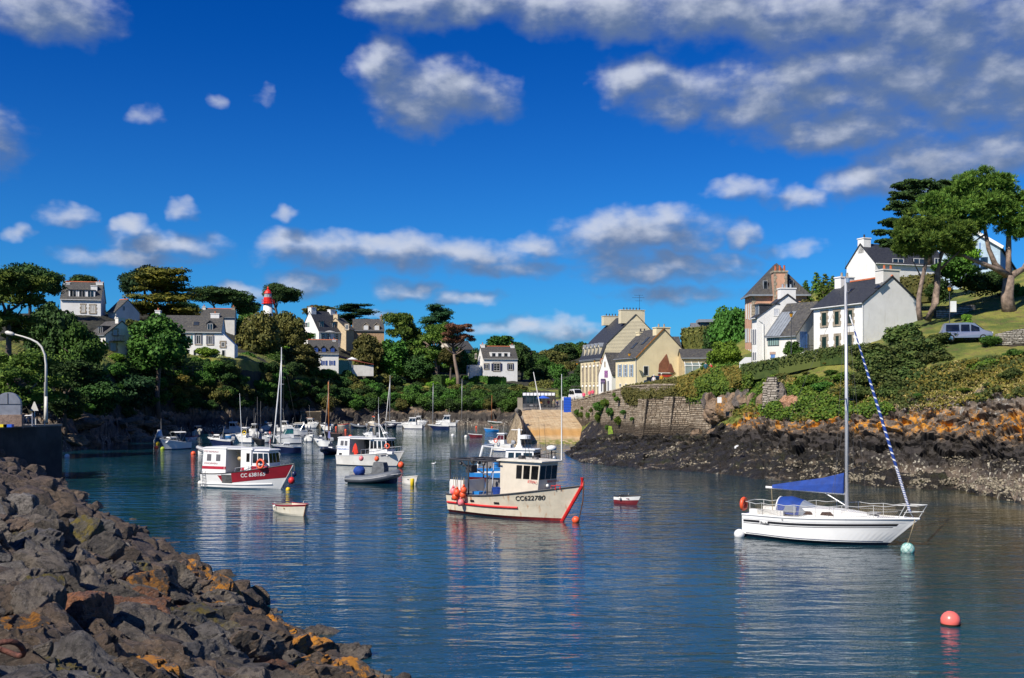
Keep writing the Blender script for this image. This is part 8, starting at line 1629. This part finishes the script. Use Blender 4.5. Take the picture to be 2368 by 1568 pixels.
# 6. grey rib with covers and the little white tender beside it
o = rib('large grey inflatable boat with grey covered console and a blue-wrapped engine', 797, 928, 1117, -17, tube_g, console=False, out=False, strip=tube_l, tub=.33)
t = o.root; b = MB(); b.loft([[(.0, -.5, .35), (1.15, -.5, .35), (1.15, .5, .35), (.0, .5, .35)], [(.1, -.45, 1.3), (1.15, -.47, 1.3), (1.15, .47, 1.3), (.1, .45, 1.3)], [(.2, -.36, 1.72), (1.05, -.4, 1.68), (1.05, .4, 1.68), (.2, .36, 1.72)]], closed=True, caps=(True, True)); b.build('console_cover', canvg, t)
b = MB(); b.loft([[(-.7, -.4, .35), (.0, -.4, .35), (.0, .4, .35), (-.7, .4, .35)], [(-.55, -.3, .75), (.0, -.35, .85), (.0, .35, .85), (-.55, .3, .75)]], closed=True, caps=(True, True)); b.build('seat_cover', canvg, t)
V, Fq = IC3; iv = V*np.array([.5, .42, .42])*(1+.10*fbm(V*2.5, 4, 3))[:, None]+np.array([o.X(.22), 0, .95]); obj('wrapped_engine', mesh_from('wrapped_engine', iv, Fq.tolist(), (canv,)), t); MB().box(o.X(.12), -.3, .35, o.X(.3), .3, .62).build('engine_leg', dgrey, t)
openboat('small dirty white tender tied beside the grey inflatable boat', 926, 976, 1122, -60, gelw, deck=dgrey, fa=.55, fb=.75, D=87.5)
# 7. dinghies
d1 = openboat('cream white dinghy with peeling red band, left of the cream fishing boat', 634, 724, 1188, -58, M('cream_white_boat', (.70, .66, .54), .5, .08, 2, stain=((.5, .38, .12), .4)), stripe=dred, fa=.48, fb=.7, tr=.72, L=3.9, B=1.75)
for t_, sd in ((.35, -1), (.35, 1)): d1.fender(t_, gelw, sd, round_=.09, z=.45)
MB().tube([(d1.S(1, z, 0)[0]+.01, 0, z) for z in (-.1, .2, .45, .74)], .03, 5).build('stem_post', wood, d1.root)
d2 = openboat('small white dinghy with maroon bottom and inside, right of the cream fishing boat', 1420, 1486, 1166, -42, gel, bottom=M('maroon_bottom', (.16, .012, .02), .6), deck=M('maroon_inside', (.15, .02, .03), .6), fa=.5, fb=.64, tr=.75, gun=blackb); d2.fender(.4, gelw, -1, round_=.09, z=.42); d2.fender(.4, gelw, 1, round_=.09, z=.42)
# -------- mooring buoys
def buoy(px, wl, r_, c, lab, half=.35, name='mooring_buoy'):
    D = Dw(wl); o = MB().ball((0, 0, 0), r_, 18).build(name, c, None, smooth=True); o.location = ((px-CX)/F*D, D, r_*half); tag(o, lab, 'buoy'); return o
bg_ = buoy(2197, 1445, .30, M('coral_buoy', (.85, .16, .13), .3, .04), 'big coral pink mooring buoy alone at lower right', .45)
MB().lathe([(.27, -.16), (.305, -.08), (.27, -.10)], n=24).build('weed_ring', M('buoy_weed', (.04, .03, .01), .8), bg_)
o = buoy(2098, 1277, .30, M('turquoise_net_buoy', (.50, .68, .62), .6, .2, 8), 'turquoise net-wrapped buoy at the yacht bow', .45); b = MB()
for k in range(7):
    for s_ in (1, -1): b.tube([(.305*math.cos(a)*math.cos(k*.9+s_*a), .305*math.cos(a)*math.sin(k*.9+s_*a), .305*math.sin(a)) for a in [R(-60+15*i) for i in range(10)]], .008, 3)
b.build('net', M('teal_net', (.05, .35, .33), .8), o); MB().tube([(0, 0, .28), (.2, .0, .9), (.35, .05, 1.35)], .02, 5).build('mooring_line', rope, o)
o = buoy(1709, 1241, .27, gel, 'white mooring buoy under the yacht stern', .45)
buoy(1331, 1208, .22, ora, 'orange mooring buoy under the chain of the cream fishing boat', .6); buoy(463, 1119, .2, gelw, 'cream mooring float at the stern of the crimson-banded boat', .4); buoy(666, 1133, .18, yel, 'yellowish mooring buoy under the crimson bow', .2)
b = MB(); b.lathe([(.16, -.3), (.16, .42), (.13, .46)], n=14); o = b.build('mooring_buoy', yel, None, smooth=True); o.location = ((953-CX)/F*Dw(1123), Dw(1123), .1); tag(o, 'yellow cylindrical buoy in front of the dirty white tender', 'buoy')
for px, wl_, r_, c, lab in ((155, 1057, .28, gel, 'white buoy at the corner of the dark quay'), (365, 1027, .3, yel, 'yellow-topped mooring buoy right of the blue-hulled boat'), (361, 1037, .28, ora, 'orange buoy below the yellow-topped one'), (376, 1040, .3, M('lime_buoy', (.30, .40, .02), .5), 'lime green buoy under the white speedboat bow'), (447, 1051, .3, ora, 'red-orange buoy between the speedboat and the grey inflatable'), (438, 1017, .28, pinkb, 'pink buoy at the bow of the red-rimmed launch'), (331, 1013, .26, ora, 'orange float at the pale blue skiff'),
    (490, 1002, .26, ora, 'orange buoy at the foot of the slanting skiff'), (624, 1003, .28, ora, 'orange buoy below the lone bow rider'), (810, 1012, .36, ora, 'large orange buoy right of the black lugger'), (799, 996, .24, ora, 'small orange buoy beyond the large one'), (777, 989, .22, ora, 'tiny orange buoy near the cream launch'), (768, 987, .2, yel, 'tiny yellow buoy beside the bright blue dinghy'), (1046.5, 1008, .28, gel, 'left one of the two white buoys in mid channel'), (1077, 1011, .28, gelw, 'right one of the two white buoys, beside the maroon skiff'), (1101, 988, .22, ora, 'small red buoy off the far right moorings'), (1137, 989, .22, ora, 'small red buoy under the orange mast'), (600, 1055, .22, ora, 'orange float between the workboat and the sloop')):
    buoy(px, wl_, r_, c, lab)
t = thing('gull', 'white gull floating right of the oilskin boat', 'gull', ((1003-CX)/F*Dw(1074), Dw(1074), .02)); b = MB(); b.ball((0, 0, .06), .15, 10, .6); b.ball((.15, 0, .2), .06, 8); b.tube([(.1, 0, .1), (.15, 0, .2)], .04, 6); b.tube([(.19, 0, .2), (.27, 0, .19)], [.02, .005], 5); b.tube([(-.1, 0, .08), (-.28, 0, .12)], [.07, .01], 6); b.build('body', sailw, t, smooth=True)
# ================================================================== CAFE, CARS, LANTERNS, PEOPLE
def person(label, px, D, gz, shirt, trousers, hair=(.05, .03, .02), face=0, pose='stand', hat=None, h=1.7):
    """one continuous skinned body; head, hair and clothes colours by face material"""
    x = (px-CX)/F*D; t = thing('person', label, 'person', (x, D, gz), R(face)); k = h/1.75
    st = .13 if pose == 'stand' else .28
    V = [(0, 0, .95), (0, 0, 1.15), (0, 0, 1.40), (0, .0, 1.50), (0, -.02, 1.62),
         (-.19, 0, 1.42), (-.27, .0, 1.15), (-.25, -.10, .92), (.19, 0, 1.42), (.27, .0, 1.15), (.25, -.12, .95),
         (-.10, 0, .88), (-.11, -.02-st*.6, .50), (-.11, -st*.2, .08), (-.11, -.14-st*.2, .04), (.10, 0, .88), (.11, st*.5, .50), (.11, st*1.0, .08), (.11, st-.13, .04), (0, 0, 1.73)]
    E = [(0, 1), (1, 2), (2, 3), (3, 4), (4, 19), (2, 5), (5, 6), (6, 7), (2, 8), (8, 9), (9, 10), (0, 11), (11, 12), (12, 13), (13, 14), (0, 15), (15, 16), (16, 17), (17, 18)]
    Rr = [.15, .15, .15, .06, .10, .065, .05, .035, .065, .05, .035, .09, .065, .045, .035, .09, .065, .045, .035, .075]
    me = bpy.data.meshes.new('body'); me.from_pydata([Vector(v)*k for v in V], E, []); o = obj('body', me, t)
    sk_ = o.modifiers.new('skin', 'SKIN')
    for i, rv in enumerate(me.skin_vertices[0].data): rv.radius = (Rr[i]*k, Rr[i]*k); rv.use_root = (i == 0)
    ss = o.modifiers.new('sub', 'SUBSURF'); ss.levels = 1; ss.render_levels = 1
    bpy.context.view_layer.update(); m2 = bpy.data.meshes.new_from_object(o.evaluated_get(bpy.context.evaluated_depsgraph_get())); o.modifiers.clear(); o.data = m2
    key = lambda c: M('cloth_%d_%d_%d' % tuple(int(x*100) for x in c), c, .8, .1)
    m2.materials.clear(); [m2.materials.append(m) for m in (M('skin', (.50, .28, .19), .6, .05), key(shirt), key(trousers), M('shoe_leather', (.04, .03, .03)), M('hair_%d' % int(hair[0]*100), hair, .8))]
    for p in m2.polygons:
        c = p.center/k; ax = abs(c.x); mi = 3 if c.z < .10 else 2 if c.z < .96 and ax < .20 else 1 if c.z < 1.47 and not (ax > .22 and c.z < 1.08) else 0
        if c.z > 1.60 and (c.y > .0 or c.z > 1.70): mi = 4
        p.material_index = mi; p.use_smooth = True
    if hat: MB().lathe([(.13, 0), (.12, .05), (.08, .1), (.01, .12)], (0, -.01, 1.72*k), 10).build('hat', key(hat), t, smooth=True)
    return t
def gz_(px, py, D): return CAMZ-(py-HY)/F*D
person('person in a pale shirt walking past the window of the ship gable house', 1511.5, 150, gz_(0, 897, 150), (.62, .58, .60), (.10, .12, .18), face=-20, hat=(.7, .7, .7), pose='walk')
person('person in a mustard shirt and cap in front of the ship gable', 1529, 150, gz_(0, 893.5, 150), (.55, .30, .02), (.25, .23, .2), hat=(.7, .68, .6))
person('person in a teal jacket walking away by the hedge', 1631, 133, gz_(0, 869, 133), (.02, .10, .14), (.05, .05, .07), face=150, pose='walk')
person('person in a red top with a dark backpack beside the teal jacket', 1643, 133, gz_(0, 870, 133), (.60, .02, .04), (.04, .04, .05), hair=(.4, .3, .15), face=160, h=1.6)
for i, (px, py, D, c, lab) in enumerate(((1349.5, 910, 172, (.75, .08, .16), 'person in a pink top leaning on the harbour wall, leftmost of three'), (1363, 906, 169, (.78, .10, .14), 'person in a coral pink top at the harbour wall, middle of three'), (1370, 904, 168, (.70, .08, .15), 'person in a pink shirt with dark hair at the harbour wall, right of three'))): person(lab, px, D, gz_(0, py, D)-1.35, c, (.1, .1, .15), face=-30)
person('person in a navy top walking past the cafe terrace', 1288, 196, 4.45, (.02, .03, .10), (.03, .03, .05), face=40, pose='walk'); person('person in a maroon top standing in the cafe', 1268, 203, 4.5, (.25, .05, .07), (.1, .1, .1)); person('person in an olive vest at the cafe entrance', 1280, 201, 4.5, (.22, .2, .12), (.2, .18, .15)); person('person in an ochre top beside the cafe parasol', 1251, 203, 4.5, (.5, .25, .05), (.1, .1, .1))
person('person with a pale top bending by the road behind the cafe', 1327, 212, 5.0, (.6, .5, .45), (.3, .2, .1), face=60)
# cafe
c0 = P(1208, 948, 204); t = thing('cafe_pavilion', 'dark grey glazed cafe shelter with white awning at the top of the slipway', 'cafe', (c0.x, 204, 4.4), R(-3)); Wd = (1283-1208)/F*204; ir = M('anthracite_frame', (.045, .05, .06), .5, .1)
b = MB(); nb = 9
for k in range(nb+1): b.box(Wd*k/nb-.04, -.04, 0, Wd*k/nb+.04, .04, 3.0)
for k in range(5): b.box(-.04, 4*k/4-.04, 0, .04, 4*k/4+.04, 3.0); b.box(Wd-.04, 4*k/4-.04, 0, Wd+.04, 4*k/4+.04, 3.0)
b.box(-.06, -.05, 3.0, Wd+.06, .05, 3.12); b.box(-.06, 3.95, 3.0, Wd+.06, 4.05, 3.12); b.build('frame', ir, t)
for k in range(5): MB().box(Wd*k/nb+.05, -.02, .02, Wd*(k+1)/nb-.05, .02, 1.0).build('panel', M('anthracite_panel', (.07, .075, .085), .6, .1), t)
MB().box(0, 4.02, 0, Wd, 4.06, 3.0).build('back_wall', M('dark_wood_wall', (.05, .045, .04), .8, .2), t); MB().box(0, -.01, 1.0, Wd*5/nb, .0, 2.9).build('glass_screen', glass, t)
for k in range(nb): MB().add([(Wd*k/nb+.06, -.15, 2.55), (Wd*(k+1)/nb-.06, -.15, 2.55), (Wd*(k+1)/nb-.06, 1.5, 3.1), (Wd*k/nb+.06, 1.5, 3.1), (Wd*k/nb+.06, -.15, 2.5), (Wd*(k+1)/nb-.06, -.15, 2.5), (Wd*(k+1)/nb-.06, -.15, 2.98), (Wd*k/nb+.06, -.15, 2.98)], [(0, 1, 2, 3), (4, 5, 6, 7)]).build('awning_panel', M('white_awning', (.80, .80, .80), .7, .04), t)
t = thing('parasol', 'closed white and blue parasol inside the cafe shelter', 'parasol', (c0.x+Wd*.63, 203.2, 4.4)); MB().tube([(0, 0, 0), (0, 0, 2.4)], .04, 6).build('pole', ir, t); MB().lathe([(1.3, 2.0), (.6, 2.3), (.02, 2.55)], n=10).build('canopy', M('blue_parasol', (.02, .10, .55), .8), t)
for i, (px, lab) in enumerate(((1233, 'picnic table with white round top left on the cafe terrace'), (1258, 'picnic table with folded dark chairs on the cafe terrace'), (1247, 'small table with a black cover on the cafe terrace'))):
    p = P(px, 0, 199.5); t = thing('terrace_table', lab, 'table', (p.x, 199.5-.4*i, 4.42)); MB().box(-.7, -.35, .72, .7, .35, .77).build('table_top', sailw if i == 0 else ir, t); MB().tube([(0, 0, .04), (0, 0, .72)], .04, 6).build('pedestal', chrome, t); MB().box(-.3, -.2, 0, .3, .2, .04).build('foot', chrome, t)
    for s_ in (-.95, .95): u = thing('terrace_chair', 'dark terrace chair %s of the %s' % ('left' if s_ < 0 else 'right', ['white round topped table', 'table with folded chairs', 'black covered table'][i]), 'chair', (p.x+s_, 199.5-.4*i, 4.42), 0, 'cafe terrace chairs'); MB().box(-.22, -.22, .43, .22, .22, .47).build('seat', dgrey, u); MB().box(-.22, .2, .47, .22, .24, .88).build('backrest', dgrey, u); [MB().box(a*.2-.02, c*.2-.02, 0, a*.2+.02, c*.2+.02, .43).build('leg', dgrey, u) for a in (-1, 1) for c in (-1, 1)]
t = thing('leaning_spar', 'white pole leaning over the cafe terrace', 'pole', P(1250.5, 950, 198)); MB().tube([(0, 0, 0), (-1.35, 0, 7.0)], [.11, .07], 7).build('shaft', gel, t)
t = thing('palm', 'yellow-green yucca palm beside the cafe', 'palm', P(1300, 940, 208)); MB().tube([(0, 0, -1.2), (0, 0, .4)], .12, 7).build('trunk', bark, t); b = MB(); rr = random.Random(6)
for k in range(26): a = rr.uniform(0, 6.28); e = rr.uniform(.1, 1.2); d = Vector((math.cos(a)*math.cos(e), math.sin(a)*math.cos(e), math.sin(e))); s_ = d.cross(Vector((0, 0, 1))).normalized()*.07; b.add([Vector((0, 0, .4))-s_, Vector((0, 0, .4))+s_, Vector((0, 0, .4))+d*1.3], [(0, 1, 2)])
b.build('leaves', LM['bright'], t)
# blue container
t = thing('blue_container', 'tall bright blue plastic bin hanging at the top of the harbour wall', 'bin', P(1311, 958, 192)); bb = M('royal_blue_plastic', (.01, .08, .50), .45, .05)
MB().box(-1.2*.5, -.5, .1, .65, .5, 3.0).build('body', bb, t)
for k in range(6): MB().box(-.64, -.54, .35+k*.45, .69, -.501, .45+k*.45).build('rib', bb, t)
for (px, py, D, lab) in ((1304, 948, 203, 'grey winch box on the quay left of the blue bin'),): t = thing('winch', lab, 'winch', (P(px, 0, D).x, D, 4.4)); MB().box(-.8, -.5, 0, .8, .5, 1.6).build('housing', greyp, t); MB().box(-.5, -.4, 1.6, .5, .4, 2.3).build('hood', gel, t)
# vehicles
def car(label, px, py, D, rz, m, Lc=4.7, Wc=1.85, Hc=1.85, van=True, cat='van', name='parked_van', z=None):
    t = thing(name, label, cat, P(px, py, D) if z is None else Vector((P(px, 0, D).x, D, z)), R(rz)); hl = Lc/2
    prof_ = [(-hl, .35), (-hl-.02, .9), (-hl+.12, Hc*.62), (-hl+.35, Hc*.96), (0, Hc), (hl*.30, Hc*.96), (hl*.66, Hc*.60), (hl*.95, Hc*.50), (hl, .75), (hl-.02, .35)] if van else [(-hl, .35), (-hl, .8), (-hl*.7, .92), (-hl*.45, Hc), (hl*.15, Hc), (hl*.5, .95), (hl*.95, .8), (hl, .35)]
    b = MB(); n = len(prof_); R0 = []
    for (y, sx, sz) in ((-Wc/2, .985, .97), (-Wc/2+.12, 1, 1), (Wc/2-.12, 1, 1), (Wc/2, .985, .97)): R0.append([(x*sx, y+(0 if z_ < Hc*.6 else (.10 if y < 0 else -.10)), .35+(z_-.35)*sz) for x, z_ in prof_])
    b.loft(R0, closed=True, caps=(True, True)); b.build('body', m, t)
    for sd in (-1, 1):
        for (x0, x1) in ((-hl*.82, -hl*.30), (-hl*.24, hl*.10), (hl*.15, hl*.48)):
            y = sd*(Wc/2-.085); zt = Hc*.88 if x1 < hl*.3 else Hc*.72; MB().add([(x0, y+sd*.09, Hc*.55), (x1, y+sd*.09, Hc*.55), (x1-.02, y, zt), (x0+.03, y, Hc*.88)], [(0, 1, 2, 3)]).build('side_window', glass_boat, t)
        for x in (-hl*.62, hl*.62): b = MB(); b.tube([(x, sd*(Wc/2-.12), .33), (x, sd*(Wc/2+.01), .33)], .33, 16); w_ = b.build('wheel', tyre, t); b = MB(); b.tube([(x, sd*(Wc/2+.0), .33), (x, sd*(Wc/2+.03), .33)], .2, 12); b.build('rim', chrome, w_)
        MB().box(hl*.90, sd*Wc*.36-.17, .72, hl+.01, sd*Wc*.36+.17, .90).build('headlight', M('headlight_glass', (.6, .6, .62), .1), t)
    MB().add([(hl*.34, -Wc*.38, Hc*.93), (hl*.34, Wc*.38, Hc*.93), (hl*.64, Wc*.44, Hc*.63), (hl*.64, -Wc*.44, Hc*.63)], [(0, 1, 2, 3)]).v[:] and MB().add([(hl*.33, -Wc*.38, Hc*.95), (hl*.33, Wc*.38, Hc*.95), (hl*.655, Wc*.44, Hc*.625), (hl*.655, -Wc*.44, Hc*.625)], [(0, 1, 2, 3)]).build('windscreen', glass_boat, t)
    return t
car('silver people carrier driving along the road on the right slope', 2232, 790, 107.5, -14, M('silver_car_paint', (.34, .36, .42), .25, .03, metal=.6))
car('white van nose peeping over the ivy below the ship gable', 1574, 888, 139, -10, M('white_van_paint', (.75, .75, .75), .3), z=7.15)
car('dark blue car behind the two walkers at the ship gable', 1522, 888, 153.5, -8, M('dark_car_paint', (.02, .05, .10), .25), van=False, Hc=1.45, Lc=4, cat='car', name='parked_car', z=gz_(0, 893, 153))
car('white van parked at the left corner of the hotel', 1332, 940, 226, -75, bpy.data.materials['white_van_paint'], z=5.9, Hc=2.3)
# lanterns
def lantern(label, px, pyT, D, post=None, arm=None):
    top = P(px, pyT, D); t = thing('street_lantern', label, 'street lantern', top); a = M('amber_lantern_glass', (.55, .26, .02), .3, .1); k = .95
    MB().lathe([(.13*k, -.55*k), (.22*k, -.15*k)], n=6).build('lamp_glass', a, t); MB().lathe([(.27*k, -.15*k), (.24*k, -.08*k), (.10*k, .06*k), (.03*k, .12*k), (.03*k, .2*k)], n=6).build('cap', ir, t)
    if post: MB().tube([(0, 0, -.56*k), (0, 0, -post*.6), (0, 0, -post)], [.035, .045, .07], 7).build('post', ir, t)
    if arm: MB().tube([(0, 0, -.56), (0, 0, -.75), (arm, .4, -.8)], .03, 5).build('bracket', ir, t)
lantern('tall amber street lantern standing before the slate-roofed wing', 1829, 722, 120.5, post=5.0)
lantern('amber street lantern on a tall post by the pines above the van', 2195, 661, 112, post=7.2)
lantern('amber wall lantern on the corner of the ship gable house', 1455, 815, 158, arm=.8)
lantern('amber wall lantern on the hotel front beside the round sign', 1374.5, 832, 229, arm=1.2); lantern('amber lantern hanging off the far left edge of the hotel', 1334, 838, 248, arm=1.4); lantern('amber street lantern among the garden trees left of the pink house', 1677, 792, 142, post=3.5)
t = thing('round_sign', 'round rust and cream hanging sign between the hotel and the cottage', 'sign', P(1394.5, 836, 186)); b = MB(); b.tube([(0, -.05, 0), (0, .05, 0)], .62, 20); b.build('disc', M('rust_sign', (.45, .16, .06), .7), t); b = MB(); b.tube([(0, -.07, 0), (0, -.051, 0)], .45, 18); b.build('centre', M('sign_cream', (.60, .52, .38), .7), t)
t = thing('utility_box', 'pale grey metal box on the lawn behind the lantern', 'box', P(2203, 713, 117)); MB().box(-.28, -.2, -.4, .28, .2, .75).build('cabinet', gel, t)
# fence at the grey garden, left bank
t = thing('garden_fence', 'grey board fence on the left bank below the rounded tree', 'fence', P(622, 870, 250)); 
for k in range(9): MB().box(-2.4+k*.55, -.03, -.8, -2.4+k*.55+.5, .03, 1.1).build('board', M('grey_fence_paint', (.13, .15, .18), .8, .1), t)
t = thing('garden_fence', 'rough wooden post and rail fence above the golden bank', 'fence', P(390, 857, 196))
for k in range(6): MB().tube([(-2.5+k*1.7, 0, -.6), (-2.5+k*1.7, 0, .8)], .07, 5).build('post', bark, t)
for z in (.15, .6): MB().tube([(-2.6, 0, z), (6.1, 0, z+.1)], .045, 5).build('rail', bark, t)
t = thing('parasol', 'white open parasol on the terrace of the blue-shuttered cottage', 'parasol', P(814, 850, 272)); MB().tube([(0, 0, 0), (0, 0, 2.3)], .04, 6).build('pole', gel, t); MB().lathe([(1.4, 2.0), (.7, 2.3), (.02, 2.6)], n=8).build('canopy', sailw, t)
t = thing('parasol', 'white flat parasol on the terrace of the steep-gabled house', 'parasol', P(762, 786, 300)); MB().tube([(0, 0, 0), (0, 0, 2.3)], .04, 6).build('pole', gel, t); MB().lathe([(1.6, 2.2), (.7, 2.4), (.02, 2.5)], n=8).build('canopy', sailw, t)
gt = thing('gull', 'gull flying low over the dark seaweed', 'gull', P(1700, 1036, 100)); b = MB(); b.ball((0, 0, 0), .12, 8, .7); b.add([(0, 0, .03), (.25, .1, .3), (.05, .75, .12)], [(0, 1, 2)]); b.add([(0, 0, .03), (.25, -.1, .3), (.1, -.75, .2)], [(0, 1, 2)]); b.add([(-.1, 0, 0), (-.35, .06, 0), (-.35, -.06, 0)], [(0, 1, 2)]); b.build('body', sailw, gt)
# tufts growing on the harbour wall
r = np.random.RandomState(55)
for i, (px, py, s_) in enumerate([(1335, 957, 14), (1345, 962, 12), (1358, 962, 10), (1386, 945, 22), (1398, 935, 16), (1382, 968, 16), (1410, 955, 16), (1425, 925, 10), (1428, 975, 14), (1440, 955, 10), (1480, 985, 10), (1420, 915, 8), (1460, 970, 8), (1345, 945, 6), (1366, 950, 8), (1403, 990, 10)]):
    D = float(np.interp(px, [w_[0] for w_ in WP], [w_[1] for w_ in WP])); T(px, py-s_, py+s_*.9, s_*1.5, D-.6, 'bush', 'ivy' if i % 3 else 'mid', 'green tuft of plants rooted in the harbour wall face', 'wall_plant', 'plant', 'plants growing on the harbour wall', trunk=False, base=P(px, py, D).z)
b = MB(); D = 150.5
b.add([P(1405, 985, D)-Vector((0, .5, 0)), P(1413, 985, D)-Vector((0, .5, 0)), P(1418, 1015, D)-Vector((0, 1.2, 0)), P(1403, 1015, D)-Vector((0, 1.2, 0))], [(0, 1, 2, 3)]); o = b.build('algae_streak', M('lime_green_algae', (.20, .32, .01), .6, .3, 3), None); o['kind'] = 'stuff'; o['label'] = 'lime green algae streak running down the harbour wall'; o['category'] = 'algae'
